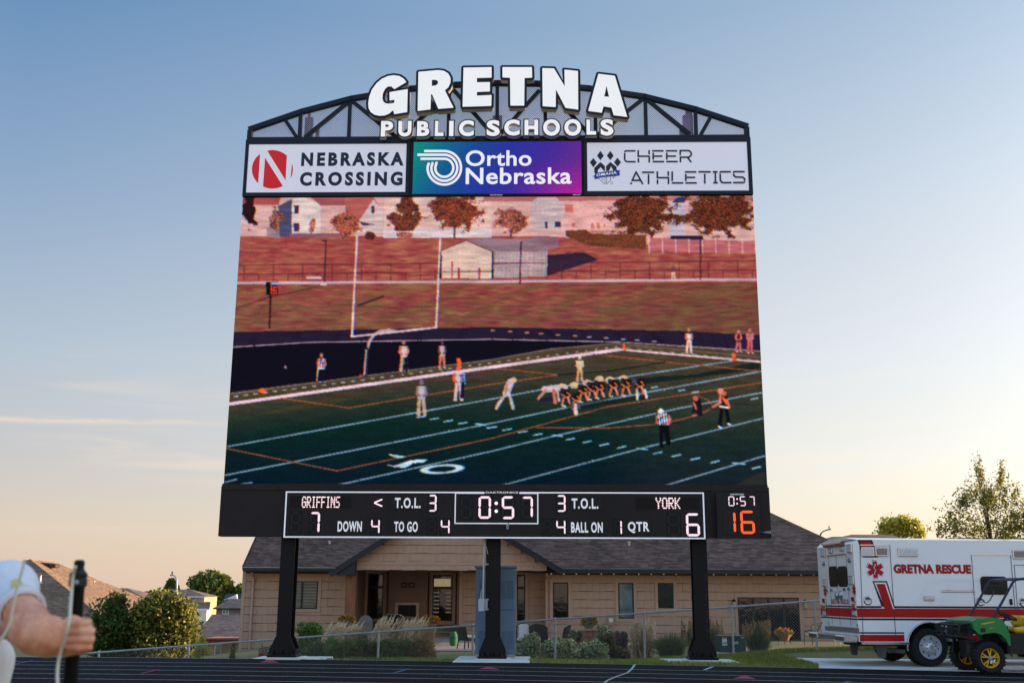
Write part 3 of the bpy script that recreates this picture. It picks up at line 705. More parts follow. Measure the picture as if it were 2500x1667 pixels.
# perforated sheet
mm = bpy.data.materials.new('perforated_metal'); mm.use_nodes = True; nt = mm.node_tree; b = nt.nodes['Principled BSDF']
b.inputs['Base Color'].default_value = S(120, 118, 138); b.inputs['Roughness'].default_value = 0.5
co = nd(nt, 'ShaderNodeTexCoord'); mpn = nd(nt, 'ShaderNodeMapping', i_Scale=(26.0, 1.0, 26.0), i_Rotation=(0, R(45), 0)); nt.links.new(co.outputs['Object'], mpn.inputs[0])
sx = nd(nt, 'ShaderNodeSeparateXYZ'); nt.links.new(mpn.outputs[0], sx.inputs[0])
def mth(nt, op, a, b=None, clamp=False):
    n = nd(nt, 'ShaderNodeMath', operation=op, use_clamp=clamp)
    for i, x in enumerate((a, b)):
        if x is None: continue
        if isinstance(x, (int, float)): n.inputs[i].default_value = x
        else: nt.links.new(x, n.inputs[i])
    return n.outputs[0]
fx = mth(nt, 'SUBTRACT', mth(nt, 'FRACT', sx.outputs[0]), 0.5); fz = mth(nt, 'SUBTRACT', mth(nt, 'FRACT', sx.outputs[2]), 0.5)
rr = mth(nt, 'SQRT', mth(nt, 'ADD', mth(nt, 'MULTIPLY', fx, fx), mth(nt, 'MULTIPLY', fz, fz)))
alpha = mth(nt, 'GREATER_THAN', rr, 0.40); nt.links.new(alpha, b.inputs['Alpha'])
nz = nd(nt, 'ShaderNodeTexNoise', i_Scale=0.9, i_Detail=2.0); nt.links.new(co.outputs['Object'], nz.inputs[0])
rp_ = nd(nt, 'ShaderNodeValToRGB'); rp_.color_ramp.elements[0].position = 0.35; rp_.color_ramp.elements[1].position = 0.65; rp_.color_ramp.elements[0].color = S(156, 162, 178); rp_.color_ramp.elements[1].color = S(184, 162, 204)
nt.links.new(nz.outputs[0], rp_.inputs[0]); nt.links.new(rp_.outputs[0], b.inputs['Base Color'])
c = MB(); P = Pt + [(XR - 0.05, zB), (XL + 0.05, zB)]
tr = tessellate_polygon([[Vector((x, z, 0)) for x, z in P]]); c.add([(x, YT + 0.12, z) for x, z in P], [tuple(t) for t in tr]); part(c, 'perforated_sheet', mm, arch)
# posts behind the sheet
for fn, (a_, b_, e, f_) in ((Z1, (550, 565, 630, 742)), (Z1, (575, 515, 605, 742)), (Z1, (650, 668, 684, 742)), (Z2, (1732, 545, 1815, 725)), (Z2, (1760, 500, 1808, 725)), (Z2, (1700, 650, 1730, 725)), (Z2, (45, 548, 130, 735))):
    r_ = rect(fn, a_, b_, e, f_, y=YT + 0.3); c = MB(); dy = 0.30 + 0.02 * (e - a_) / 80; c.box(r_[0], r_[1], YT + dy, YT + dy + 0.1, zA1 + 0.01, r_[3]); part(c, 'rear_post', m_black, arch)

GL = {'G': (Z1, [(1455, 258), (1432, 228), (1395, 205), (1345, 197), (1292, 205), (1240, 228), (1192, 268), (1152, 322), (1128, 385), (1118, 445), (1122, 490), (1140, 522), (1172, 545), (1215, 555), (1262, 552), (1300, 538), (1330, 512), (1341, 508), (1347, 541), (1462, 522), (1467, 320), (1307, 347), (1307, 420), (1350, 413), (1348, 442), (1305, 449), (1272, 446), (1252, 430), (1243, 400), (1247, 360), (1264, 322), (1290, 297), (1322, 296), (1350, 320)], None),
      'R': (Z1, [(1562, 168), (1735, 152), (1785, 158), (1825, 182), (1846, 222), (1844, 265), (1825, 305), (1795, 330), (1872, 484), (1738, 494), (1682, 365), (1673, 365), (1668, 499), (1555, 512)], [(1680, 240), (1702, 237), (1724, 241), (1736, 255), (1732, 275), (1714, 288), (1680, 292)]),
      'E': (Z1, [(1960, 130), (2208, 126), (2208, 218), (2078, 222), (2078, 260), (2193, 258), (2193, 340), (2078, 345), (2078, 378), (2208, 372), (2205, 468), (1952, 475)], None),
      'T': (Z2, [(133, 126), (393, 126), (395, 218), (328, 222), (325, 465), (203, 465), (200, 220), (133, 216)], None),
      'N': (Z2, [(485, 135), (588, 137), (683, 295), (680, 148), (800, 160), (802, 500), (690, 485), (605, 322), (603, 478), (488, 470)], None),
      'A': (Z2, [(980, 185), (1125, 202), (1235, 565), (1115, 550), (1095, 483), (1025, 472), (1010, 528), (890, 512)], [(1052, 292), (1075, 388), (1032, 385)])}
YL = -0.42
for ch, (fn, pts, hole) in GL.items():
    P = bz(fn, pts, YL); Hh = bz(fn, hole, YL) if hole else None
    O1 = poly_offset(P, 0.062); O0 = poly_offset(P, 0.045)
    c = MB(); c.prism(O0, YL + 0.022, YL + 0.24); body_ = part(c, 'letter', m_return, label='letter ' + ch + ', white face with dark rim')
    c = MB(); c.prism(O1, YL, YL + 0.02, caps=True); part(c, 'letter_rim', m_navy, body_)
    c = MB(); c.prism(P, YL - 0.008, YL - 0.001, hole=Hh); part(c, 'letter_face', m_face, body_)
    c = MB(); xm = sum(p[0] for p in P) / len(P); zm = min(p[1] for p in P) + 0.25
    for s_ in (-0.15, 0.15): c.bar((xm + s_, YL + 0.24, zm), (xm + s_, YT + 0.04, zm), 0.04, 0.04)
    part(c, 'mounting_bracket', m_navy, body_)
SM = [('P', Z1, (1228, 600, 1340, 738)), ('U', Z1, (1382, 600, 1502, 738)), ('B', Z1, (1548, 602, 1660, 734)), ('L', Z1, (1706, 600, 1785, 734)), ('I', Z1, (1832, 600, 1873, 734)), ('C', Z1, (1918, 594, 2052, 736)),
      ('S', Z1, (2163, 592, 2282, 734)), ('C', Z2, (148, 588, 285, 730)), ('H', Z2, (328, 590, 448, 725)), ('O', Z2, (492, 584, 640, 732)), ('O', Z2, (680, 584, 826, 732)), ('L', Z2, (876, 588, 958, 722)), ('S', Z2, (1000, 584, 1112, 730))]
YQ = -0.34
for ch, fn, r_ in SM:
    a = rect(fn, *r_, y=YQ); w_ = a[1] - a[0]; h_ = a[3] - a[2]
    def glyph(off, y, grow):
        key = (ch, off, 1.0, 0.0)
        if key not in TCACHE: TCACHE[key] = text_mesh(*key)
        v, f = TCACHE[key]
        return [(a[0] - grow + p * (w_ + 2 * grow), y, a[2] - grow + q_ * (h_ + 2 * grow)) for p, q_ in v], f
    def extr(off, y0, y1, grow):
        v, f = glyph(off, y0, grow); n = len(v); ed = {}
        for t in f:
            for i in range(len(t)): ed[(t[i], t[(i + 1) % len(t)])] = 1
        fs = list(f) + [tuple(reversed([i + n for i in t])) for t in f]
        for (i, j) in ed:
            if (j, i) not in ed: fs.append((i, i + n, j + n, j))
        return MB().add(v + [(x, y1, z) for x, _, z in v], fs)
    bd = part(extr(0.070, YQ + 0.012, YQ + 0.15, 0.028), 'letter', m_return, label='small letter ' + ch + ' with dark outline')
    part(extr(0.078, YQ, YQ + 0.01, 0.034), 'letter_rim', m_navy, bd)
    part(extr(0.045, YQ - 0.006, YQ - 0.001, 0.0), 'letter_face', m_face, bd)

# conduit and switch box on the middle column
m_pipe = mat('grey_conduit', S(178, 184, 190), rough=0.4, metal=0.3, var=0.08)
def cl(u, v, y): x, z = bp(u, v, y); return (x, y, z)
c = MB(); c.tube([cl(1183, 1314, -0.05), cl(1181, 1380, -0.05), cl(1179.5, 1461, -0.05)], 0.022, 8); cond = part(c, 'conduit', m_pipe)
c = MB(); c.tube([cl(1186.5, 1314, -0.03), cl(1186, 1330, -0.03), cl(1191, 1352, -0.02)], 0.01, 6); c.tube([cl(1180, 1436, -0.05), cl(1175, 1442, -0.06), cl(1173, 1462, -0.06)], 0.01, 6); part(c, 'cable', m_pipe, cond)
a = (cl(1167.5, 1491, -0.14), cl(1183, 1461, -0.14)); c = MB(); c.cbox(a[0][0], a[1][0], -0.14, -0.03, a[0][2], a[1][2], 0.008); part(c, 'switch_box', m_pipe, cond)
c = MB(); c.box(a[1][0] + 0.01, a[1][0] + 0.07, -0.12, -0.04, a[0][2] + 0.02, a[1][2] - 0.01)
for v in (1377, 1463, 1487): p = cl(1189, v, -0.05); c.box(p[0] - 0.03, p[0] + 0.04, -0.08, -0.02, p[2] - 0.015, p[2] + 0.02)
part(c, 'pipe_clamp', m_steel, cond)

# ---------------------------------------------------------------- picture shown on the video screen
def draw_screen(U, V, X, Z):
    Hh, Ww = U.shape; img = np.zeros((Hh, Ww, 3))
    n1 = rng.random((Hh, Ww)); 
    def smooth(sh, k):
        a = rng.random((Hh // sh + 3, Ww // k + 3)); yi = np.linspace(0, a.shape[0] - 2.001, Hh); xi = np.linspace(0, a.shape[1] - 2.001, Ww)
        y0 = yi.astype(int); x0 = xi.astype(int); fy = (yi - y0)[:, None]; fx_ = (xi - x0)[None]
        return (a[y0][:, x0] * (1 - fy) * (1 - fx_) + a[y0 + 1][:, x0] * fy * (1 - fx_) + a[y0][:, x0 + 1] * (1 - fy) * fx_ + a[y0 + 1][:, x0 + 1] * fy * fx_)
    nA, nB, nC, nD = smooth(2, 9), smooth(3, 16), smooth(20, 30), smooth(6, 7)
    def put(mask, col, a=1.0):
        m_ = np.clip(mask, 0, 1)[..., None] * a; img[:] = img * (1 - m_) + np.asarray(col, float) * m_
    def poly(pts, col, a=1.0):
        ins = np.zeros(U.shape, bool); n = len(pts); j = n - 1
        for i in range(n):
            xi, yi = pts[i]; xj, yj = pts[j]
            if yi != yj:
                cnd = ((yi > V) != (yj > V)) & (U < (xj - xi) * (V - yi) / (yj - yi) + xi); ins ^= cnd
            j = i
        put(ins, col, a)
    def line(pts, wd, col, a=1.0):
        for (x0, y0), (x1, y1) in zip(pts[:-1], pts[1:]):
            dx, dy = x1 - x0, y1 - y0; L2 = dx * dx + dy * dy + 1e-9; t = np.clip(((U - x0) * dx + (V - y0) * dy) / L2, 0, 1)
            d = np.hypot(U - x0 - t * dx, V - y0 - t * dy); put(np.clip(wd / 2 + 0.9 - d, 0, 1), col, a)
    def ell(cx, cy, rx, ry, col, a=1.0, rough=None):
        d = np.hypot((U - cx) / rx, (V - cy) / ry)
        if rough is not None: d = d + (nD - 0.5) * rough * 1.7 + (n1 - 0.5) * rough * 0.6
        put((d < 1).astype(float), col, a)
    A = lambda a, b: (560 + a * 0.3316, 480 + b * 0.3316)
    B = lambda a, b: (1180 + a * 0.3316, 480 + b * 0.3316)
    C = lambda a, b: (540 + a * 0.29333, 860 + b * 0.29333)
    D = lambda a, b: (1180 + a * 0.30612, 860 + b * 0.30612)
    m = lambda f, pts: [f(*p) for p in pts]
    def stripes(mask_pts, cols):
        pass
    # houses, pink in the low sun
    put(np.ones(U.shape), (222, 176, 172))
    poly([(560, 470), (690, 470), (680, 500), (560, 503)], (176, 84, 84)); poly(m(A, [(360, 70), (460, 20), (460, 290), (370, 290)]), (86, 84, 120))
    poly(m(A, [(460, 20), (560, 5), (670, 60), (670, 280), (460, 290)]), (226, 205, 200)); poly(m(A, [(580, 0), (870, 0), (860, 65), (670, 65), (620, 20)]), (170, 92, 96))
    poly(m(A, [(850, 0), (1060, 0), (1110, 80), (1060, 60), (950, 190), (860, 150)]), (190, 104, 100)); poly(m(A, [(1060, 20), (1125, 100), (1125, 260), (960, 260), (960, 170)]), (216, 190, 190))
    poly(m(A, [(945, 180), (1075, 208), (985, 215)]), (90, 60, 90)); poly(m(A, [(1140, 40), (1300, 0), (1500, 30), (1930, 40), (1930, 240), (1140, 240)]), (230, 190, 180))
    poly(m(B, [(0, 0), (2000, 0), (2000, 28), (0, 34)]), (186, 116, 112)); poly(m(B, [(355, 40), (400, 5), (540, 5), (580, 60), (580, 240), (355, 240)]), (205, 180, 184)); poly(m(B, [(580, 34), (960, 34), (960, 270), (580, 270)]), (232, 176, 172))
    poly(m(B, [(1390, 45), (1430, 5), (1500, 5), (1480, 45)]), (52, 60, 110)); poly(m(B, [(1375, 50), (1480, 50), (1480, 290), (1375, 290)]), (196, 186, 202))
    for f, a_, b_, c_, d_ in ((A, 478, 68, 512, 125), (A, 475, 195, 515, 258), (A, 1048, 68, 1068, 125), (B, 455, 183, 475, 235), (B, 528, 183, 570, 225), (A, 175, 185, 210, 212)): poly(m(f, [(a_, b_), (c_, b_), (c_, d_), (a_, d_)]), (70, 50, 86))
    for f, a_, b_, c_, d_ in ((B, 600, 60, 660, 120), (B, 650, 195, 680, 225), (B, 795, 195, 815, 240), (B, 835, 195, 860, 240)): poly(m(f, [(a_, b_), (c_, b_), (c_, d_), (a_, d_)]), (206, 120, 118))
    # upper slope
    poly(m(A, [(60, 300), (800, 310), (1930, 305)]) + m(B, [(560, 385), (1200, 400), (2030, 425), (2030, 640), (0, 640)]) + m(A, [(40, 650)]), (0, 0, 0))
    msk = (V > 577 + np.clip((U - 1340) / 500, 0, 1) * 42) & (V < 822)
    up = np.array([170, 88, 80.]) + (nA - 0.5)[..., None] * np.array([40, 34, 20]) + (nB - 0.5)[..., None] * np.array([-14, 34, 0])
    t = np.clip((V - 700) / 100, 0, 1)[..., None]; lo = np.array([142, 86, 73.]) + (nA - 0.5)[..., None] * np.array([46, 22, 24]) + (nB - 0.5)[..., None] * np.array([-34, 34, -12]); lo[..., 0] += (V[...] < 740) * 10
    hill = np.where((V < 690)[..., None], up, lo); img[msk] = hill[msk]
    ang = np.sin((U * 0.5 + V * 1.0) * 0.075 + nC * 3); put((msk & (V > 690)) * np.clip((U - 1300) / 420, 0, 1) * 0.34, (90, 74, 50)); put((msk & (V > 690) & (ang > 0.6)).astype(float), (120, 84, 60), 0.4)
    # shed fences path
    poly(m(A, [(440, 270), (860, 270), (860, 300), (440, 300)]), (150, 96, 110)); poly(m(A, [(1130, 235), (1930, 235), (1930, 305), (1130, 305)]), (226, 206, 210)); poly(m(A, [(275, 225), (370, 225), (370, 300), (275, 300)]), (172, 140, 150))
    poly(m(B, [(350, 295), (550, 295), (550, 375), (440, 375), (350, 310)]), (150, 110, 130)); poly(m(B, [(1220, 300), (2010, 330), (2010, 420), (1220, 400)]), (196, 112, 116)); 
    for k in range(9): line(m(B, [(1220 + k * 98, 310), (1222 + k * 98, 415)]), 1.5, (226, 190, 196))
    poly(m(B, [(1380, 290), (1620, 290), (1620, 318), (1380, 312)]), (40, 34, 66))
    poly(m(B, [(468, 432), (740, 410), (848, 465), (470, 583)]), (58, 40, 62)); poly(m(B, [(-330, 600), (75, 605), (78, 405), (-330, 396)]), (0, 0, 0))
    poly(m(A, [(1562, 398), (1745, 328), (1935, 402), (1935, 605), (1562, 600)]), (226, 194, 180)); poly(m(B, [(75, 405), (475, 400), (468, 585), (75, 603)]), (176, 150, 154))
    put(((U - 1205) % 3.0 < 1.3) & (U > 1206) & (U < 1335) & (V > 614) & (V < 676), (214, 190, 190), 0.7)
    line(m(A, [(1555, 400), (1745, 322), (1935, 404)]), 2.2, (140, 84, 86)); poly(m(A, [(1748, 320), (1880, 308)]) + m(B, [(250, 312), (400, 310), (495, 395), (78, 405)]), (150, 122, 134))
    for f, pts in ((A, [(70, 505), (1560, 492)]), (A, [(70, 572), (1560, 555)]), (B, [(800, 485), (2010, 472)]), (B, [(470, 552), (2010, 540)]), (A, [(1560, 552), (1930, 552)]), (B, [(75, 492), (470, 488)])): line(m(f, pts), 1.6, (96, 38, 46), 0.8)
    for x_ in list(range(110, 1560, 108)): line(m(A, [(x_, 498 if (x_ // 108) % 2 else 570), (x_, 620)]), 1.3, (96, 38, 46), 0.75)
    for x_ in list(range(470, 2000, 108)): line(m(B, [(x_, 482 if (x_ // 108) % 2 else 548), (x_, 612)]), 1.3, (96, 38, 46), 0.75)
    line([(570, 691), (1200, 687.5), (1850, 682)], 5.5, (204, 176, 186)); poly(m(A, [(568, 585), (680, 590), (680, 606), (568, 608)]), (226, 196, 200))
    line(m(A, [(45, 822), (300, 740), (700, 652)]), 2.4, (96, 46, 56), 0.8); line(m(A, [(950, 800), (1135, 735)]), 4, (60, 34, 44), 0.85)
    for f, a_ in ((A, [(712, 325), (703, 628)]), (B, [(278, 335), (270, 635)]), (B, [(1600, 300), (1600, 612)])): line(m(f, a_), 2.4, (62, 34, 48))
    line(m(A, [(690, 327), (716, 327)]), 2.4, (62, 34, 48)); poly(m(A, [(672, 630), (718, 630), (718, 655), (672, 655)]), (220, 180, 180)); 
    # trees
    def tree(f, x, y, rx, ry, c1, c2):
        x, y = f(x, y); rx *= 0.3316; ry *= 0.3316; ell(x, y, rx, ry, c1, 1, 0.5)
        d = np.hypot((U - x) / rx, (V - y) / ry) + (nD - 0.5) * 0.85; put((d < 0.95) & (n1 > 0.58), c2, 0.75); put((d < 0.9) & (n1 + (nD - 0.5) < 0.28), (40, 22, 24), 0.6)
    tree(A, 150, 110, 45, 110, (40, 20, 26), (60, 26, 26)); tree(A, 345, 165, 52, 75, (136, 70, 64), (206, 150, 140)); tree(A, 610, 205, 28, 45, (176, 96, 92), (220, 150, 140)); tree(A, 850, 210, 100, 95, (160, 78, 60), (216, 130, 104))
    tree(A, 1310, 90, 70, 70, (104, 52, 40), (170, 92, 68)); tree(A, 1300, 180, 135, 62, (104, 52, 40), (170, 92, 68)); tree(A, 1675, 110, 195, 125, (120, 56, 40), (186, 96, 66)); line(m(A, [(1660, 210), (1658, 300)]), 4, (110, 56, 46)); tree(A, 1040, 285, 38, 30, (90, 40, 40), (130, 60, 50)); tree(A, 1300, 290, 60, 28, (176, 96, 84), (206, 130, 110))
    tree(B, 205, 175, 112, 90, (160, 78, 66), (210, 136, 116)); line(m(B, [(205, 250), (203, 305)]), 3, (110, 56, 50)); tree(B, 1150, 130, 215, 145, (92, 44, 30), (164, 90, 56)); tree(B, 1740, 120, 268, 150, (86, 42, 28), (164, 86, 54))
    poly(m(B, [(610, 250), (760, 245), (790, 275), (1200, 285), (1200, 385), (900, 375), (720, 345), (610, 290)]), (110, 62, 42)); msk2 = (U > 1385) & (U < 1580) & (V > 562) & (V < 606) & (n1 > 0.6); put(msk2 & (V < 604 - np.clip((1440 - U) / 55, 0, 1) * 26), (150, 84, 54), 0.7)
    # bounding shadow track
    bot_h = np.interp(U, [573, 1200, 1677, 1850], [810, 798.5, 808, 818]); put(V > bot_h, (38, 28, 52))
    put((V > bot_h) & (((V - bot_h) % 5.2) < 1.4), (66, 50, 78), 0.55)
    ln = np.interp(U, [573, 746, 1200, 1512, 1793, 1853], [847, 836, 828, 835, 853, 857]); put(np.clip(1.6 - np.abs(V - ln), 0, 1), (206, 176, 196)); put((V > ln + 1.5), (17, 13, 30))
    for k in range(11): x_, y_ = B(60 + k * 118 + (k % 3) * 7, 985 + k * 8); line([(x_, y_), (x_ + 8, y_)], 3, (206, 140, 96) if k < 6 else (170, 150, 180))
    # field
    zone = np.interp(U, [560, 716, 892, 1200, 1346, 1512, 1520, 1855], [958, 938, 917, 877, 851, 836, 836, 858]); f0 = V > zone
    base = np.zeros_like(img); tt = np.clip((V - zone) / 230, 0, 1); rt = np.clip((U - 900) / 700, 0, 1)
    near_c = np.array([10, 44, 40.]); far_c = np.array([92, 74, 56.]); mix = np.clip(1 - tt * (1.9 - 1.15 * rt), 0, 1)[..., None]; base = far_c * mix + near_c * (1 - mix)
    base = base + np.clip((V - 1040) / 140, 0, 1)[..., None] * np.array([-6, -14, 4]) + (nA - 0.5)[..., None] * 12 * mix + (n1 - 0.5)[..., None] * 9; img[f0] = base[f0]
    poly([C(1000, 355), C(1700, 250), C(2250, 150), C(2250, 175), C(1200, 330), C(700, 420)], (120, 44, 62), 0.55); poly([C(150, 545), C(700, 420), C(1250, 330), C(900, 440)], (84, 70, 40), 0.5)
    poly(m(D, [(1120, 225), (1400, 190), (1700, 175), (2205, 70), (2205, 130), (1800, 190), (1300, 250)]), (18, 36, 34), 0.8); poly(m(D, [(2000, 1060), (2200, 960), (2245, 940), (2245, 1060)]), (70, 60, 40), 0.5)
    line([C(80, 345), C(1200, 195), C(2250, 60)] + [B(500, 1120), B(1000, 1075)], 1.8, (150, 140, 140), 0.7); 
    for k in range(40):
        t_ = k / 39; x_ = 572 + t_ * 930; y_ = np.interp(x_, [562, 1200, 1512], [985.5, 896, 853]) - 17 + t_ * 9; line([(x_, y_ + 0.8), (x_ + 9 - 5 * t_, y_)], 2.0, (206, 196, 200), 0.85)
    line([(1512, 840), (1860, 872)], 1.5, (170, 150, 140), 0.5)
    line([(560, 986), (1200, 896), (1512, 853)], 7.0, (240, 205, 222)); line([(1512, 853), (1855, 883)], 3.6, (236, 206, 216))
    for k in range(12): line([(1530 + k * 27, 849 + k * 2.6), (1538 + k * 27, 850 + k * 2.6)], 1.6, (190, 170, 170), 0.7)
    wl = (140, 170, 196)
    for pts in ([(554, 1090), (1200, 974), (1315, 952), (1547, 917), (1786, 881)], [(550, 1159.5), (1200, 1033), (1376, 996), (1560, 961), (1860, 906)], [(820, 1184.5), (1200, 1101), (1357.5, 1063), (1651, 998), (1860, 958)], [(1219, 1186), (1559.6, 1095.7), (1862, 1021)], [(1620, 1186), (1868, 1112)], [C(30, 1080), C(130, 1055)], [C(170, 1095), C(255, 1083)]): line(pts, 2.5, wl)
    og = (168, 92, 62)
    for pts in ([(686.7, 971.5), (852, 995.5), (1200, 938), (1363, 915)], [B(100, 1265), B(550, 1310)], [(554.7, 1094.6), (823, 1149), (1200, 1070), (1486, 992), (1860, 934)], m(D, [(980, 25), (1440, 75), (2205, 150)])): line(pts, 2.0, og)
    line(m(D, [(430, 600), (1000, 602), (1400, 572), (1600, 530), (1760, 480), (1835, 435), (1800, 385), (1720, 345)]), 1.9, og)
    line(m(D, [(600, 180), (1000, 150), (1450, 78)]), 3.0, (30, 34, 34), 0.8)
    for a_ in ((30, 603, 105, 592), (155, 622, 225, 608), (280, 638, 350, 628), (400, 660, 470, 648), (660, 697, 725, 685), (795, 720, 860, 705), (930, 742, 998, 727), (1070, 763, 1138, 748), (1360, 808, 1425, 792), (1505, 830, 1572, 815), (1655, 855, 1728, 840), (1815, 880, 1885, 862), (2145, 927, 2210, 910), (1340, 282, 1390, 274), (1560, 306, 1605, 298), (1670, 320, 1715, 312), (2135, 375, 2185, 365), (550, 660, 630, 668), (1225, 765, 1310, 775), (1985, 880, 2085, 890)): line([D(a_[0], a_[1]), D(a_[2], a_[3])], 2.6, (150, 200, 226))
    for a_ in ((1740, 557, 1812, 547), (1855, 577, 1925, 565), (1975, 595, 2045, 582), (2120, 595, 2200, 602), (1630, 540, 1700, 530)): line([C(a_[0], a_[1]), C(a_[2], a_[3])], 2.4, (150, 200, 226))
    poly(m(C, [(1385, 845), (1450, 852), (1540, 865), (1500, 880), (1440, 872)]), (200, 222, 236)); poly(m(C, [(1375, 935), (1450, 940), (1580, 895), (1720, 890), (1690, 915), (1600, 920), (1530, 960), (1450, 955)]), (200, 222, 236))
    d = np.hypot((U - C(1840, 970)[0]) / (150 * .293), (V - C(1840, 970)[1] - (C(1840, 970)[0] - U) * 0.06) / (31 * .293)); put(np.clip(2.2 - np.abs(d - 1) * 7, 0, 1), (200, 222, 236))
    # goal post
    gp = (226, 200, 208)
    line(m(A, [(940, 285), (903, 1030)]), 4, gp); line(m(A, [(1553, 290), (1523, 965)]), 4, gp); line(m(A, [(903, 1030), (1523, 963)]), 3.8, gp); line(m(A, [(1230, 992), (1180, 982), (1110, 990), (1060, 1020), (1030, 1070), (1012, 1140)]), 6, (206, 176, 180)); line(m(A, [(1012, 1120), (1000, 1315)]), 9, (60, 40, 52)); line(m(A, [(1008, 1130), (993, 1312)]), 3, (206, 176, 180))
    # play clock in the picture
    poly(m(A, [(272, 630), (358, 626), (358, 720), (272, 720)]), (20, 12, 18)); poly(m(A, [(303, 632), (356, 630), (356, 655), (303, 658)]), (70, 80, 130)); line(m(A, [(312, 665), (312, 712)]), 3, (255, 70, 40)); line(m(A, [(348, 668), (328, 668), (328, 712), (348, 712), (348, 692), (328, 690)]), 3, (255, 70, 40)); line(m(A, [(305, 720), (297, 965)]), 3, (26, 16, 22)); line(m(A, [(306, 640), (354, 640)]), 2, (200, 210, 240))
    # pylons, cones, ball
    for f, x_, y_, w_, h_ in ((A, 1693, 1220, 28, 62), (B, 1040, 1108, 24, 55), (B, 1846, 1180, 28, 56)): poly(m(f, [(x_ - w_ / 2, y_ - h_ / 2), (x_ + w_ / 2, y_ - h_ / 2), (x_ + w_ / 2, y_ + h_ / 2), (x_ - w_ / 2, y_ + h_ / 2)]), (255, 104, 50))
    ell(*C(345, 318), 10, 5.5, (255, 110, 50)); ell(*A(413, 1255), 3, 3, (220, 170, 160)); ell(*C(1168, 190), 3, 3, (200, 40, 70))
    # people
    def fig(f, x, yh, yf, top, legs, head=(220, 150, 120), lean=0.0, stripes=False, arms=None, wide=1.0):
        """head top and feet in zoom pixels"""
        (x0, y0), (x1, y1) = f(x, yh), f(x, yf); h = y1 - y0; hx = x0 + lean * h
        lw = h * 0.075 * wide
        for s in (-1, 1): line([(x0 + s * h * 0.05, y0 + h * 0.52), (x0 + s * h * 0.09, y1 - h * 0.03)], lw * 1.15, legs)
        for s in (-1, 1): line([(x0 + s * h * 0.09, y1 - 1), (x0 + s * h * 0.09 + 2.5, y1)], 2.4, (220, 200, 200))
        poly([(x0 - h * 0.1 * wide, y0 + h * 0.55), (hx - h * 0.105 * wide, y0 + h * 0.19), (hx + h * 0.105 * wide, y0 + h * 0.19), (x0 + h * 0.1 * wide, y0 + h * 0.55)], top)
        if stripes: put((np.abs(U - (hx + x0) / 2) < h * 0.13) & (V > y0 + h * 0.18) & (V < y0 + h * 0.5) & (((U - x0) % 4.4) < 2.0), (30, 26, 40))
        for s in (-1, 1): line([(hx + s * h * 0.11, y0 + h * 0.22), (x0 + s * h * 0.13, y0 + h * 0.4), (x0 + s * h * 0.06, y0 + h * 0.46)], lw * 0.8, arms or head)
        ell(hx + lean * h * 0.3, y0 + h * 0.08, h * 0.062, h * 0.075, head)
    wj, bj = (222, 196, 196), (28, 22, 30); sk = (204, 128, 104)
    fig(A, 680, 1150, 1365, (226, 226, 232), (22, 16, 26), sk, stripes=True); line(m(A, [(655, 1250), (645, 1355)]), 2, (220, 200, 210))
    fig(A, 1285, 1055, 1285, (216, 194, 192), (214, 160, 140), sk, wide=1.1); line(m(A, [(1300, 1190), (1305, 1280)]), 6, (24, 16, 26)); fig(A, 1567, 1062, 1262, (198, 176, 182), (204, 124, 88), (120, 70, 60))
    fig(C, 1668, 225, 525, (196, 184, 194), (196, 164, 144), (150, 120, 130)); fig(C, 1975, 115, 400, (222, 200, 206), (216, 190, 196), (230, 110, 80)); poly(m(C, [(1985, 175), (2030, 175), (2035, 260), (1985, 260)]), (200, 214, 240)); put((U > C(1985, 0)[0]) & (U < C(2035, 0)[0]) & (V > C(0, 180)[1]) & (V < C(0, 255)[1]) & ((U % 4) < 1.8), (30, 30, 60)); line(m(C, [(2010, 260), (2005, 370)]), 7, (22, 18, 40))
    line(m(D, [(190, 320), (130, 400), (105, 445)]), 7, (216, 186, 176)); line(m(D, [(200, 320), (225, 390), (238, 445)]), 7, (206, 190, 200)); line(m(D, [(215, 240), (185, 325)]), 17, (200, 190, 204)); ell(*D(240, 222), 8, 7, (232, 180, 150)); line(m(D, [(190, 260), (175, 335)]), 4, sk)
    fig(D, 770, 25, 228, (222, 198, 164), (214, 158, 112), (230, 196, 170))
    # the two lines of players
    for x_, y_ in ((500, 285), (560, 278)): line(m(D, [(x_ - 10, y_ + 10), (x_ + 90, y_)]), 15, (214, 196, 208))
    ell(*D(625, 268), 7, 6, (236, 190, 150)); line(m(D, [(500, 300), (440, 370)]), 6, (210, 150, 130)); line(m(D, [(560, 300), (575, 400)]), 7, (206, 120, 110)); line(m(D, [(590, 300), (605, 385)]), 5, (216, 170, 170)); poly(m(D, [(440, 375), (540, 350), (560, 390), (450, 400)]), (40, 30, 60), 0.8)
    for x_, y_ in ((725, 262), (830, 245), (925, 215), (1120, 210), (1010, 222)): ell(*D(x_, y_), 11, 8.5, (206, 184, 160)); ell(*D(x_ + 15, y_ - 6), 5.5, 6, (236, 186, 128)); 
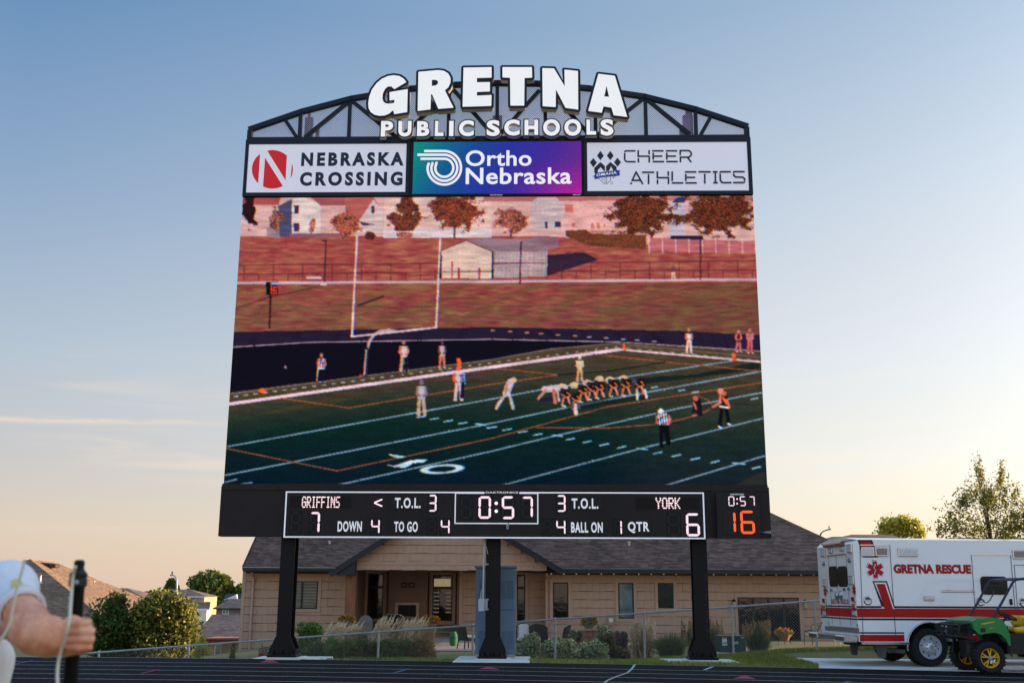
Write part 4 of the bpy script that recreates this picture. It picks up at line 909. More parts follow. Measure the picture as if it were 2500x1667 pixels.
    for x_, y_, w_ in ((660, 340, 34), (740, 370, 42), (800, 310, 40), (870, 290, 40), (930, 280, 46), (1040, 265, 46), (1140, 260, 40), (1250, 255, 46)):
        a_, b_ = D(x_, y_); ell(a_, b_, w_ * 0.32, 15, (26, 18, 26)); line([(a_ - 6, b_ + 8), (a_ - 9, b_ + 24)], 4.4, (216, 126, 90)); line([(a_ + 5, b_ + 8), (a_ + 10, b_ + 22)], 4.4, (216, 150, 140)); line([(a_ - 10, b_ - 2), (a_, b_ + 6), (a_ + 10, b_ + 2)], 2.8, (232, 130, 80)); line([(a_ - 9, b_ + 26), (a_ - 3, b_ + 27)], 3, (220, 226, 240)); ell(a_ - 9, b_ - 12, 5.5, 5.5, (50, 40, 60)); line([(a_ + 3, b_ - 6), (a_ + 8, b_ - 2)], 3, (240, 120, 40))
    poly(m(D, [(640, 410), (850, 395), (1300, 340), (1330, 370), (900, 430), (700, 470)]), (12, 20, 26), 0.45)
    line(m(D, [(735, 420), (740, 490)]), 8, (222, 196, 196)); line(m(D, [(1225, 310), (1228, 372)]), 5, (222, 214, 220)); line(m(D, [(1290, 300), (1302, 360)]), 5, (222, 214, 220)); ell(*D(1205, 222), 6, 6, (80, 80, 120))
    # referee, kneeling holder and kicker
    x_, y_ = D(1437, 445)
    poly(m(D, [(1380, 505), (1400, 482), (1465, 482), (1490, 510), (1475, 578), (1395, 578)]), (230, 232, 244)); put((U > D(1380, 0)[0]) & (U < D(1490, 0)[0]) & (V > D(0, 483)[1]) & (V < D(0, 577)[1]) & (((U - V * 0.15) % 6.0) < 2.8), (24, 26, 60))
    ell(*D(1415, 468), 6, 6.5, (240, 236, 240)); line(m(D, [(1482, 505), (1490, 540), (1480, 570)]), 5, (232, 110, 100)); line(m(D, [(1388, 510), (1382, 560)]), 4, (200, 120, 110)); poly(m(D, [(1400, 578), (1480, 578), (1495, 735), (1460, 735), (1440, 620), (1432, 745), (1408, 745)]), (12, 12, 22)); ell(*D(1425, 748), 6, 3, (8, 8, 16)); ell(*D(1480, 732), 6, 3, (8, 8, 16))
    poly(m(D, [(1670, 400), (1690, 370), (1730, 370), (1745, 440), (1750, 500), (1720, 510), (1690, 470), (1665, 500)]), (34, 22, 34)); ell(*D(1695, 365), 6, 7, (200, 110, 100)); line(m(D, [(1680, 400), (1700, 450)]), 4, (236, 120, 90)); line(m(D, [(1675, 505), (1700, 500)]), 4, (226, 110, 90))
    poly(m(D, [(1885, 350), (1905, 345), (1950, 345), (1955, 430), (1900, 430)]), (36, 22, 26)); line(m(D, [(1915, 365), (1940, 405)]), 6, (250, 120, 40)); line(m(D, [(1905, 430), (1885, 590)]), 8, (16, 12, 20)); line(m(D, [(1935, 435), (1960, 570)]), 8, (16, 12, 20)); line(m(D, [(1885, 430), (1950, 440)]), 4, (230, 220, 220)); line(m(D, [(1880, 590), (1895, 600)]), 4, (226, 230, 240)); line(m(D, [(1955, 570), (1972, 575)]), 4, (226, 230, 240))
    line(m(D, [(1895, 345), (1890, 400), (1835, 435)]), 5, (240, 130, 110)); line(m(D, [(1945, 380), (1965, 440)]), 5, (236, 120, 90)); ell(*D(1893, 310), 7, 8, (232, 150, 130)); ell(*D(1925, 330), 6, 6, (230, 110, 70))
    # side-line people
    fig(B, 1515, 970, 1150, (246, 216, 216), (250, 206, 190), sk); fig(B, 1880, 980, 1140, (110, 30, 44), (206, 110, 110), (230, 130, 120)); fig(B, 1965, 970, 1150, (190, 110, 130), (216, 96, 104), (220, 120, 120)); fig(B, 1400, 490, 610, (120, 70, 80), (236, 176, 176), (140, 80, 90))
    for x_ in (1640, 1690, 1840): line(m(A, [(x_, 480 if x_ == 1640 else 530), (x_, 605)]), 4 if x_ != 1640 else 2, (170, 60, 70))
    # camera softness of the broadcast picture
    gy, gx = np.indices(U.shape); wy = (smooth(2, 2) - 0.5) * 0.5 + rng.normal(0, 0.2, U.shape); wx = (smooth(2, 2) - 0.5) * 0.8 + rng.normal(0, 0.3, U.shape)
    sharp = img.copy()
    for ch_, o_ in ((0, 1), (1, 0), (2, -1)):
        iy = np.clip(np.rint(gy + wy), 0, Hh - 1).astype(int); ix = np.clip(np.rint(gx + wx + 0.6 * o_), 0, Ww - 1).astype(int); img[..., ch_] = sharp[iy, ix, ch_]
    k3 = img.copy(); k3[1:-1, 1:-1] = (img[1:-1, 1:-1] * 4 + img[:-2, 1:-1] + img[2:, 1:-1] + img[1:-1, :-2] + img[1:-1, 2:]) / 8; img = k3
    img = img * (1 + (nB - 0.5) * 0.22)[..., None] * (1 + (n1 - 0.5) * 0.08)[..., None]
    # lamp texture
    i_, j_ = np.indices(U.shape); dots = 0.93 + 0.10 * ((i_ + j_) % 2) ; img *= dots[..., None] * (0.93 + 0.13 * rng.random(U.shape + (3,)))
    return tolin(np.clip(255 * (np.clip(img, 0, 255) / 255) ** 1.10, 0, 255))
led_grid('lit_picture', XL, XR, ZS0, ZS1, -0.104, 700, 400, draw_screen, vid)

# ================================================================ GROUND, TRACK, SLAB
def zf(X): return 0.2 - (8.1 - X) * 0.0725 if X < 8.1 else 0.2 + (X - 8.1) * 0.02
def sst(a, b, x):
    t = min(1, max(0, (x - a) / (b - a))); return t * t * (3 - 2 * t)
def tz(X, Y):
    t0 = sst(26.3 + 1.1 * sst(4.0, 6.2, X), 28.7, Y); z = zf(max(-14, X)) * t0
    yard = -0.42 - min(1.6, max(0, -8 - X) * 0.10)
    z = z * (1 - sst(28.6, 34, Y)) + yard * sst(28.6, 34, Y) if Y > 28.6 else z
    drop = sst(36, 100, Y) * 5.2 * sst(-8, -20, X) if X < -8 else 0
    drop2 = sst(60, 160, Y) * 4.5 * (1 - (sst(-8, -20, X) if X < -8 else 0))
    return z - drop - drop2 * 0.9
epx = [(42, 1603), (264, 1604), (600, 1605), (1050, 1612), (1400, 1619), (1500, 1620.5), (1900, 1628.5), (2280, 1636), (2480, 1640)]
EG = [gnd(u, v) for u, v in epx]
pc_ = np.polyfit([p.x for p in EG], [p.y for p in EG], 2)
EX0, EX1 = EG[0].x, EG[-1].x
def edgeY(X):
    Xc = min(max(X, EX0), EX1); y = np.polyval(pc_, Xc); d = 2 * pc_[0] * Xc + pc_[1]; return float(y + d * (X - Xc))
def grass_mat(name, c1, c2, c3, sc_=0.7):
    m = bpy.data.materials.new(name); m.use_nodes = True; nt = m.node_tree; b = nt.nodes['Principled BSDF']; L = nt.links.new
    co = nd(nt, 'ShaderNodeTexCoord'); n = nd(nt, 'ShaderNodeTexNoise', i_Scale=sc_, i_Detail=8.0, i_Roughness=0.65); L(co.outputs['Object'], n.inputs[0])
    ge = nd(nt, 'ShaderNodeNewGeometry'); mm = nd(nt, 'ShaderNodeMix', data_type='FLOAT'); mm.inputs[0].default_value = 0.35; L(n.outputs[0], mm.inputs[2]); L(ge.outputs['Random Per Island'], mm.inputs[3])
    r = nd(nt, 'ShaderNodeValToRGB'); r.color_ramp.elements[0].position = 0.3; r.color_ramp.elements[1].position = 0.68; r.color_ramp.elements[0].color = c1; r.color_ramp.elements[1].color = c3
    e = r.color_ramp.elements.new(0.5); e.color = c2
    L(mm.outputs[0], r.inputs[0]); L(r.outputs[0], b.inputs['Base Color']); b.inputs['Roughness'].default_value = 0.8; b.inputs['Specular IOR Level'].default_value = 0.15
    t = nd(nt, 'ShaderNodeBsdfTranslucent'); mx = nd(nt, 'ShaderNodeMixShader'); mx.inputs[0].default_value = 0.25; L(r.outputs[0], t.inputs[0]); L(b.outputs[0], mx.inputs[1]); L(t.outputs[0], mx.inputs[2]); L(mx.outputs[0], nt.nodes['Material Output'].inputs[0])
    return m
m_lawn = grass_mat('lawn', (0.10, 0.17, 0.03, 1), (0.24, 0.27, 0.055, 1), (0.42, 0.33, 0.12, 1), 0.55)
m_soil = mat('lawn_soil', (0.10, 0.13, 0.035), rough=0.95, var=0.35, vs=0.8, col2=(0.22, 0.17, 0.07), bump=0.3, bs=20)
def grid_mesh(xs, ys, f):
    v = [(x, y, f(x, y)) for y in ys for x in xs]; n = len(xs)
    return v, [(j * n + i, j * n + i + 1, (j + 1) * n + i + 1, (j + 1) * n + i) for j in range(len(ys) - 1) for i in range(n - 1)]
xs = [-1500, -700, -300, -150, -90, -60] + [-45 + i * 1.5 for i in range(61)] + [60, 90, 150, 300, 700, 1500]
ys = [-60, -20, 0, 10, 18, 24, 26, 26.6, 27.2, 27.8, 28.4, 29, 29.8, 30.6, 31.5, 32.5, 34, 36, 39, 43, 48, 54, 62, 72, 84, 100, 130, 170, 240, 400, 800, 1600, 3000]
v, f = grid_mesh(xs, ys, lambda x, y: tz(x, y) - 0.02)
MB().add(v, f).build('ground', m_soil, kind='structure', smooth=True)
# track: one black rubber sheet
def rubber():
    m = mat('track_rubber', S(14, 14, 18), rough=0.9, var=0.25, vs=2.5, bump=0.5, bs=220, spec=0.12); return m
m_rub = rubber()
X_ = [-60 + i * 2 for i in range(61)]
c = MB(); v = [(x, edgeY(x), 0.0) for x in X_] + [(x, edgeY(x) - 13.5, 0.0) for x in X_]; n = len(X_)
c.add(v, [(n + i, n + i + 1, i + 1, i) for i in range(n - 1)])
track = c.build('running_track', m_rub, kind='structure')
m_lane = mat('lane_paint', S(168, 176, 184), rough=0.8, var=0.35, vs=9.0)
offs = [0.05, 1.72] + [1.72 + 1.18 * k for k in range(1, 9)]
for o_ in offs:
    c = MB(); wd = 0.05
    v = [(x, edgeY(x) - o_, 0.004) for x in X_] + [(x, edgeY(x) - o_ - wd, 0.004) for x in X_]
    c.add(v, [(n + i, n + i + 1, i + 1, i) for i in range(n - 1)]); c.build('lane_line', m_lane, track)
m_tred = mat('red_track_paint', S(150, 52, 58), rough=0.8, var=0.2, vs=6); m_tblue = mat('blue_track_paint', S(40, 96, 150), rough=0.8, var=0.2, vs=6)
def gz(u, v, z=0.008): p = gnd(u, v, z); return (p.x, p.y, z)
for T in ([(634, 1616), (682, 1616.5), (657, 1607)], [(1168, 1632), (1222, 1633.5), (1193, 1625.5)], [(1790, 1655), (1846, 1656.5), (1818, 1646.5)]):
    MB().add([gz(*p) for p in T], [(0, 1, 2)]).build('exchange_arrow', m_tred, track)
def gline(pts, w_, m, name):
    c = MB(); P = [Vector(gz(*p)) for p in pts]
    for i in range(len(P) - 1):
        a, b = P[i], P[i + 1]; t = (b - a).normalized(); nn = Vector((-t.y, t.x, 0)) * w_ / 2; c.add([a - nn, b - nn, b + nn, a + nn], [(0, 1, 2, 3)])
    c.build(name, m, track)
gline([(963, 1641), (999, 1631)], 0.07, m_tblue, 'blue_mark'); gline([(40, 1619), (80, 1611.5)], 0.07, m_tblue, 'blue_mark'); gline([(2060, 1667), (2072, 1662)], 0.1, m_tblue, 'blue_mark')
gline([(344, 1643), (388, 1633)], 0.06, m_tred, 'red_mark'); gline([(1719.6, 1634), (1740.6, 1626)], 0.07, m_lane, 'white_mark')
gline([(1550, 1621), (1543, 1631), (1532, 1641), (1505, 1650), (1482, 1660), (1470, 1672)], 0.05, m_lane, 'stagger_line')
# specks, grit and scuffs on the rubber
c = MB(); rs_ = random.Random(9)
for k in range(260):
    X = rs_.uniform(-12, 11); Y = edgeY(X) - rs_.uniform(0.1, 7.5); r0 = rs_.uniform(0.006, 0.02); a = rs_.random() * 3
    c.add([(X + r0 * math.cos(a + t), Y + r0 * 1.6 * math.sin(a + t), 0.006) for t in (0, 1.5, 3.2, 4.6)], [(0, 1, 2, 3)])
c.build('track_specks', mat('pale_grit', S(120, 122, 126), rough=0.9), track, kind='stuff')
# concrete slab under the vehicles
sl_px = [(1902, 1602.5), (1945, 1607), (1975, 1614), (1998, 1622), (2006, 1631)]
P = [gnd(u, v) for u, v in sl_px]
yb = P[0].y
pts = [(p.x, p.y) for p in P[:-1]] + [(P[-1].x, edgeY(P[-1].x) + 0.06)] + [(x, edgeY(x) + 0.06) for x in (7, 9, 12, 16, 22, 30)] + [(30, yb), (16, yb)]
pts = [p for i, p in enumerate(pts) if not (i > 4 and i < 11 and p[0] <= P[-1].x)]
tr = tessellate_polygon([[Vector((x, y, 0)) for x, y in pts]]); c = MB(); c.add([(x, y, 0.012) for x, y in pts], [tuple(t) for t in tr])
nn_ = len(pts); c.add([(x, y, 0.012) for x, y in pts] + [(x, y, -0.1) for x, y in pts], [(i, (i + 1) % nn_, (i + 1) % nn_ + nn_, i + nn_) for i in range(nn_)])
c.build('concrete_apron', m_conc, kind='structure')
# footings
for u, dx, nm_, lab in ((697, 0.05, 'concrete_footing', 'flat concrete footing under the leftmost scoreboard column'), (1203, 0.0, 'concrete_footing', 'flat concrete footing under the middle column and the blue cabinet'), (1712, 0.0, 'concrete_footing', 'flat concrete footing under the rightmost scoreboard column')):
    xc = bp(u, 1450)[0] + dx; p = BO + bex * xc
    t = thing(nm_, lab, 'footing', (p.x, p.y, 0), -BETA, 'concrete footings below the scoreboard columns')
    f0_ = -0.6 if u == 1203 else -0.15
    MB().cbox(-0.88, 0.88, f0_, 1.5, -0.3, 0.03 if u == 1203 else 0.0, 0.015).build('slab', m_conc, t)
    MB().cbox(-0.4, 0.4, -0.16, 0.62, 0.031 if u == 1203 else 0.001, 0.058, 0.01).build('plinth', m_conc, t)
# grass blades (near strip, berm, and the lawn behind the fence on the right)
def blades(n, xr, yr, hgt, name, m, cond=None, fade=None):
    rg = np.random.default_rng(11); X = rg.uniform(*xr, n); Y = rg.uniform(*yr, n)
    V_ = []; F_ = []
    for x, y in zip(X, Y):
        if cond and not cond(x, y): continue
        z = tz(x, y) - 0.025; h = hgt * (0.5 + 0.9 * rg.random()) * (1 + 0.5 * mnoise.noise((x * 0.7, y * 0.7, 0))); a = rg.random() * 6.283; w_ = 0.008 + 0.008 * rg.random(); lx, ly = rg.normal(0, 0.45, 2) * h
        i = len(V_); V_ += [(x - w_ * math.cos(a), y - w_ * math.sin(a), z), (x + w_ * math.cos(a), y + w_ * math.sin(a), z), (x + lx, y + ly, z + h)]; F_.append((i, i + 1, i + 2))
    MB().add(V_, F_).build(name, m, label='short yellow-green grass along the track and fence', cat='grass', kind='stuff')
slabP = pts
def in_slab(x, y):
    ins = False; j = len(slabP) - 1
    for i in range(len(slabP)):
        xi, yi = slabP[i]; xj, yj = slabP[j]
        if (yi > y) != (yj > y) and x < (xj - xi) * (y - yi) / (yj - yi) + xi: ins = not ins
        j = i
    return ins
FT = [(BO + bex * (bp(u, 1450)[0])) for u in (697, 1203, 1712)]
def okg(x, y): return y > edgeY(x) + 0.06 and not in_slab(x, y) and not any(abs(x - q_.x) < 0.86 and (-0.58 if k_ == 1 else -0.13) < y - q_.y < 1.48 for k_, q_ in enumerate(FT))
blades(210000, (-14, 15), (22.0, 29.8), 0.07, 'grass', m_lawn, okg)

# ================================================================ FENCE
m_galv = mat('fence_galvanised', S(176, 182, 188), rough=0.5, metal=0.35, var=0.15, vs=9)
FY = 28.7
def fence_y(X): return FY
def ftop(u, v): return at(u, v, FY)
ftp = [(205, 1594.5), (530, 1570), (723, 1556), (926, 1542), (1155, 1525.6), (1259, 1516.7), (1355, 1510.7), (1570, 1496), (1695, 1489), (1785, 1481), (1900, 1473), (1990, 1466), (2100, 1464), (2400, 1462)]
FP = [ftop(*p) for p in ftp]; fx_ = [p.x for p in FP]; fz_ = [p.z for p in FP]
def ftz(X): return float(np.interp(X, fx_, fz_)) if X > fx_[0] else fz_[0] + (X - fx_[0]) * 0.072
FH = 1.2
fen = thing('chain_link_fence', 'low galvanised chain link fence running behind the scoreboard columns', 'fence', (0, FY, 0))
posts_px = [42 - 0, 250, 467, 700, 926, 1155, 1355, 1572, 1787, 1990, 2215, 2430]
pw = bpy.data.meshes.new
for u in posts_px:
    X = at(u, 1500, FY).x; zt_ = ftz(X); c = MB(); c.tube([(X, 0, zt_ - FH - 0.15), (X, 0, zt_ + 0.0)], 0.03, 8); c.tube([(X, 0, zt_ - 0.0), (X, 0, zt_ + 0.045)], [0.036, 0.02], 8)
    c.build('fence_post', m_galv, fen)
Xa, Xb = at(-60, 1500, FY).x, at(2450, 1500, FY).x
Xn = [at(u, 1500, FY).x for u in posts_px]
Xn = [Xa] + Xn + [Xb]
for a, b in zip(Xn[:-1], Xn[1:]):
    MB().tube([(a, -0.005, ftz(a) + 0.0), (b, -0.005, ftz(b) + 0.0)], 0.024, 8).build('top_rail', m_galv, fen)
c = MB(); sp_ = 0.076; Ld = FH + 0.05
def wire(x0, x1, ya, yb_):
    z0 = ftz(x0) - FH + 0.0; z1 = ftz(x1) + 0.035; r_ = 0.0028
    c.add([(x0 - r_, ya, z0), (x0 + r_, ya, z0), (x0, ya - r_ * 1.6, z0), (x1 - r_, yb_, z1), (x1 + r_, yb_, z1), (x1, yb_ - r_ * 1.6, z1)], [(0, 1, 4, 3), (1, 2, 5, 4), (2, 0, 3, 5)])
x = Xa
while x < Xb:
    wire(x, x + Ld * 0.92, -0.032, -0.032); wire(x + Ld * 0.92, x, -0.038, -0.038); x += sp_
c.build('chain_link_mesh', mat('mesh_wire', S(122, 128, 130), rough=0.6, metal=0.2, var=0.1), fen, kind='stuff')

# ================================================================ MAIN HOUSE
YH = 50.0
def hx(u, Y=YH): return at(u, 1480, Y).x
def hz(v, u=1250, Y=YH): return at(u, v, Y).z
m_side = mat('tan_siding', S(196, 157, 129), rough=0.75, var=0.06, vs=1.2, stretch=(6, 6, 1), bump=0.25, bs=14)
m_wallb = mat('tan_wall_backing', S(128, 94, 74), rough=0.9, var=0.1)  # browner than the boards: shade of their gaps is put into the colour
m_trim = mat('tan_trim', S(198, 160, 132), rough=0.7, var=0.06)
m_dark = mat('dark_fascia', S(44, 42, 46), rough=0.5, var=0.12)
m_frame = mat('bronze_frame', S(36, 28, 26), rough=0.4, var=0.1)
m_wood = mat('stained_post', S(142, 88, 60), rough=0.6, var=0.4, vs=2.0, stretch=(5, 5, 0.6), bump=0.3, bs=8)
def glass_mat(name, tint, noise_cols, scale=(1.0, 1.0, 1.6)):  # window reflections are put into the base colour as soft noise
    m = bpy.data.materials.new(name); m.use_nodes = True; nt = m.node_tree; b = nt.nodes['Principled BSDF']; L = nt.links.new
    co = nd(nt, 'ShaderNodeTexCoord'); mp = nd(nt, 'ShaderNodeMapping', i_Scale=scale); L(co.outputs['Object'], mp.inputs[0]); n = nd(nt, 'ShaderNodeTexNoise', i_Scale=1.1, i_Detail=3.0, i_Distortion=1.2); L(mp.outputs[0], n.inputs[0])
    bu = nd(nt, 'ShaderNodeBump', i_Strength=0.03, i_Distance=0.1); L(n.outputs[0], bu.inputs['Height']); L(bu.outputs[0], b.inputs['Normal'])
    r = nd(nt, 'ShaderNodeValToRGB'); r.color_ramp.elements[0].position = 0.35; r.color_ramp.elements[1].position = 0.65; r.color_ramp.elements[0].color = noise_cols[0]; r.color_ramp.elements[1].color = noise_cols[1]; L(n.outputs[0], r.inputs[0]); L(r.outputs[0], b.inputs['Base Color'])
    b.inputs['Roughness'].default_value = 0.04; b.inputs['Specular IOR Level'].default_value = 0.5; b.inputs['IOR'].default_value = 1.5
    return m
m_glass = glass_mat('window_glass', None, (S(18, 24, 24), S(46, 42, 26)))
m_glass2 = glass_mat('pale_reflection_glass', None, (S(84, 104, 106), S(120, 136, 136)))
m_blind = mat('window_blind', S(120, 112, 88), rough=0.8, var=0.1)
house = thing('ranch_house', 'long tan shingle-sided house with dark roof behind the scoreboard', 'house', (0, YH, -0.5))
def hpart(mb, name, m, parent=None, **k): return mb.build(name, m, parent or house, world=True, **k)
xL, xR = hx(590), hx(2155); xPL, xPR = hx(868), hx(1331)   # wall ends, porch opening
zE = hz(1392); zPatio = hz(1563, 1900)
# wall backing
YB = YH + 0.06
c = MB(); c.box(xL, hx(868), YB, YB + 0.2, -3.2, zE + 0.05); hpart(c, 'wall', m_wallb)
c = MB(); c.box(xPR, xR, YB, YB + 0.2, -2.0, zE + 0.05); hpart(c, 'wall', m_wallb)
c = MB(); c.box(xL, xL + 0.2, YB + 0.21, YH + 11, -3.2, zE + 0.05); hpart(c, 'wall', m_side)
c = MB(); c.box(xR - 0.2, xR, YB + 0.21, YH + 11, -2.2, zE + 0.05); hpart(c, 'wall', m_side)
YM, YD, YC = YH + 1.0, YH + 2.8, YH + 2.2       # porch: middle wall, deep wall, chimney breast
xm = hx(1121, YM); xc0, xc1 = hx(948, YC), hx(1043, YC)
m_porch = mat('porch_wall', S(138, 108, 88), rough=0.8, var=0.08)  # darker than the outer walls: porch shade is put into the colour
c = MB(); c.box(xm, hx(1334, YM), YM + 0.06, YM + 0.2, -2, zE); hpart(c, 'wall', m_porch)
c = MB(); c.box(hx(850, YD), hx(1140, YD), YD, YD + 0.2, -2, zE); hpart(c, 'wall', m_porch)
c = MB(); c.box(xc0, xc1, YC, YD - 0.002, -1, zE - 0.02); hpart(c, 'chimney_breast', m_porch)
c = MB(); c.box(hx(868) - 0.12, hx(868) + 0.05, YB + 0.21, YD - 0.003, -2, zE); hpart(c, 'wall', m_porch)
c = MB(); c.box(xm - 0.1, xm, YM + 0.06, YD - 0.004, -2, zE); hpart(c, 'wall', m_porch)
YG = YH - 1.4                                   # gable front
gz0 = hz(1379, 1100, YG)
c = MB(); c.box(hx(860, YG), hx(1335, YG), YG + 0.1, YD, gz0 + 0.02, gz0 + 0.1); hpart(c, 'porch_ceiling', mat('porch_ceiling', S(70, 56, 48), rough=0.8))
# siding shakes ----------------------------------------------------
CH, CW = 0.368, 0.585
def shake(wd, a, b, h=CH - 0.012, hi=None):
    """one board: lower edge steps from a to b"""
    m = MB(); t = wd * 0.16
    fr = [(0, a), (wd - t, a) if a != b else (wd * 0.5, a), (wd, b), (wd, h), (0, h)]
    yf = lambda z: -0.034 + 0.024 * (z / h)
    vs = [(x, yf(z), z) for x, z in fr] + [(x, 0.05, z) for x, z in fr]; n = len(fr)
    m.add(vs, [tuple(range(n))] + [(i, i + n, (i + 1) % n + n, (i + 1) % n) for i in range(n)]); me = m.mesh('siding_board'); me.materials.append(m_side); return me
SHK = {}
def shk(wd, k):
    key = (round(wd, 2), k)
    if key not in SHK: SHK[key] = shake(wd - 0.006, *((0.0, 0.015) if k else (0.015, 0.0)))
    return SHK[key]
boards = []
def side_wall(x0, x1, Y, z0, ztop, openings, clip=None, start=0):
    z = ztop - 0.10; row = start
    rows = []
    while z > z0:
        z -= CH; rows.append(z)
    for r_, z in enumerate(rows):
        x = x0 - (CW * 0.5 if (r_ % 2) else 0); k = 0
        while x < x1:
            a, b = max(x, x0), min(x + CW, x1)
            if clip: 
                lo, hi_ = clip(z + CH * 0.5); a, b = max(a, lo), min(b, hi_)
            if b - a > 0.08 and not any(o[0] < a + 0.02 and b - 0.02 < o[1] and o[2] < z + 0.02 and z + CH - 0.02 < o[3] for o in openings):
                segs = [(a, b)]
                for o in openings:      # trim boards that would pass behind an opening
                    if o[2] < z + 0.03 and o[3] > z + CH - 0.03:
                        ns = []
                        for s0, s1 in segs:
                            if o[0] >= s1 or o[1] <= s0: ns.append((s0, s1)); continue
                            if o[0] - s0 > 0.06: ns.append((s0, o[0]))
                            if s1 - o[1] > 0.06: ns.append((o[1], s1))
                        segs = ns
                for s0, s1 in segs: boards.append((s0, Y, z, s1 - s0, (k + r_) % 2))
            x += CW; k += 1
openings = []
def rectw(u0, v0, u1, v1, Y=YH): 
    um, vm = (u0 + u1) / 2, (v0 + v1) / 2
    return at(u0, vm, Y).x, at(u1, vm, Y).x, at(um, v1, Y).z, at(um, v0, Y).z
def frame3(x0, x1, z0, z1, y0, y1, t, name, m, parent):
    c = MB(); c.box(x0, x1, y0, y1, z1 - t, z1); c.box(x0, x1, y0, y1, z0, z0 + t); c.box(x0, x0 + t, y0, y1, z0 + t, z1 - t); c.box(x1 - t, x1, y0, y1, z0 + t, z1 - t); return hpart(c, name, m, parent)
def window(px, trim, Y=YH, glass=None, mull=0, transom=None, blinds=False, name='window'):
    x0, x1, z0, z1 = rectw(*px, Y); a0, a1, b0, b1 = rectw(*trim, Y)
    openings.append((a0, a1, b0, b1))
    c = MB(); t = 0.001
    c.box(a0, a1, Y - 0.055, Y + 0.05, z1 + t, b1); c.box(a0, a1, Y - 0.055, Y + 0.05, b0, z0 - t); c.box(a0, x0 - t, Y - 0.055, Y + 0.05, z0 - t + 0.001, z1 + t - 0.001); c.box(x1 + t, a1, Y - 0.055, Y + 0.05, z0 - t + 0.001, z1 + t - 0.001)
    w_ = hpart(c, name, m_trim)
    frame3(x0, x1, z0, z1, Y - 0.065, Y + 0.04, 0.055, 'frame', m_frame, w_)
    c = MB(); c.box(x0 + 0.05, x1 - 0.05, Y - 0.045, Y - 0.04, z0 + 0.05, z1 - 0.05); hpart(c, 'pane', glass or m_glass, w_)
    if mull:
        for k in range(1, mull + 1):
            xx = x0 + (x1 - x0) * k / (mull + 1); c = MB(); c.box(xx - 0.05, xx + 0.05, Y - 0.062, Y + 0.03, z0 + 0.056, z1 - 0.056); hpart(c, 'mullion', m_frame, w_)
    if transom is not None:
        zz = hz(transom, 1000, Y); c = MB(); c.box(x0 + 0.056, x1 - 0.056, Y - 0.06, Y + 0.03, zz - 0.06, zz + 0.06); hpart(c, 'transom_bar', m_frame, w_)
    if blinds:
        n = 8
        for k in range(n):
            z = z0 + 0.08 + (z1 - z0 - 0.16) * (k + 0.5) / n
            c = MB(); c.box(x0 + 0.06, x1 - 0.06, Y - 0.052, Y - 0.047, z - 0.045, z + 0.045); hpart(c, 'blind_slat', m_blind, w_)
    return w_
window((700, 1418, 776, 1485.5), (690, 1410, 784, 1493), mull=1, blinds=True, glass=m_glass2)
window((1350, 1421, 1387.5, 1508), (1342, 1414, 1395, 1516))
window((1509.5, 1422, 1547, 1509), (1502, 1415, 1554, 1517), glass=m_glass2)
window((1606, 1422, 1644, 1484), (1599, 1415, 1651.5, 1492))
pat = window((1802, 1457.5, 1952, 1563), (1795, 1448, 1960, 1566), mull=3, name='sliding_door', glass=glass_mat('door_glass', None, (S(14, 14, 16), S(44, 30, 30))))
openings_front = list(openings); openings = []
YMs = YM + 0.06
window((1262, 1402, 1282, 1520), (1254, 1396, 1289.5, 1524), Y=YMs - 0.01, transom=1433)
side_wall(xm, hx(1331, YM), YMs - 0.02, -0.8, hz(1393, 1300, YM), openings)
openings = []
# deep porch wall doors
dw = window((898, 1400, 936, 1510), (890, 1392, 944, 1516), Y=YD - 0.07, transom=1433)
dw2 = window((1056, 1403, 1104.5, 1515), (1048, 1396, 1112, 1524), Y=YD - 0.07, transom=1434, glass=m_glass)
x0, x1, z0, z1 = rectw(1060, 1412, 1100, 1431, YD - 0.09); c = MB(); c.box(x0, x1, YD - 0.127, YD - 0.122, z0, z1); hpart(c, 'lit_transom_pane', mat('glowing_transom_glass', S(180, 168, 130), rough=0.1, emit=S(225, 205, 150), es=0.07, var=0.3, vs=3), dw2)  # emission stands in for lights reflected in the pane
for k in range(6):
    for s_ in (0, 1):
        zz = hz(1446 + k * 9.5, 1080, YD); xx0 = hx(1058.5 if s_ == 0 else 1088, YD - 0.09); c = MB(); c.box(xx0, xx0 + 0.26, YD - 0.127, YD - 0.122, zz - 0.03, zz + 0.03); hpart(c, 'blind_slat', mat('bright_blind', S(190, 186, 160), rough=0.6, emit=S(190, 185, 150), es=0.02), dw2)
# fireplace and wall mount
x0, x1, z0, z1 = rectw(972, 1476, 1016, 1504, YC); a0, a1, b0, b1 = rectw(965, 1470, 1024, 1504, YC)
c = MB(); c.box(a0, a1, YC - 0.10, YC - 0.002, z1, b1); c.box(a0, x0, YC - 0.10, YC - 0.002, b0, z1 - 0.001); c.box(x1, a1, YC - 0.10, YC - 0.002, b0, z1 - 0.001); fp = hpart(c, 'fireplace', m_trim)
c = MB(); c.box(x0, x1, YC - 0.03, YC - 0.004, z0, z1 - 0.002); hpart(c, 'firebox', m_black, fp)
c = MB()
for q0, q1 in ((980, 994), (998, 1012)):
    x0, x1, z0, z1 = rectw(q0, 1422, q1, 1433, YC); c.box(x0, x1, YC - 0.06, YC - 0.003, z1 - 0.04, z1); c.box(x0, x1, YC - 0.06, YC - 0.003, z0, z0 + 0.04); c.box(x0, x0 + 0.04, YC - 0.06, YC - 0.003, z0 + 0.041, z1 - 0.041); c.box(x1 - 0.04, x1, YC - 0.06, YC - 0.003, z0 + 0.041, z1 - 0.041)
hpart(c, 'wall_bracket', m_black)
side_wall(xL + 0.1, hx(842), YH, -1.9, hz(1396), openings_front)
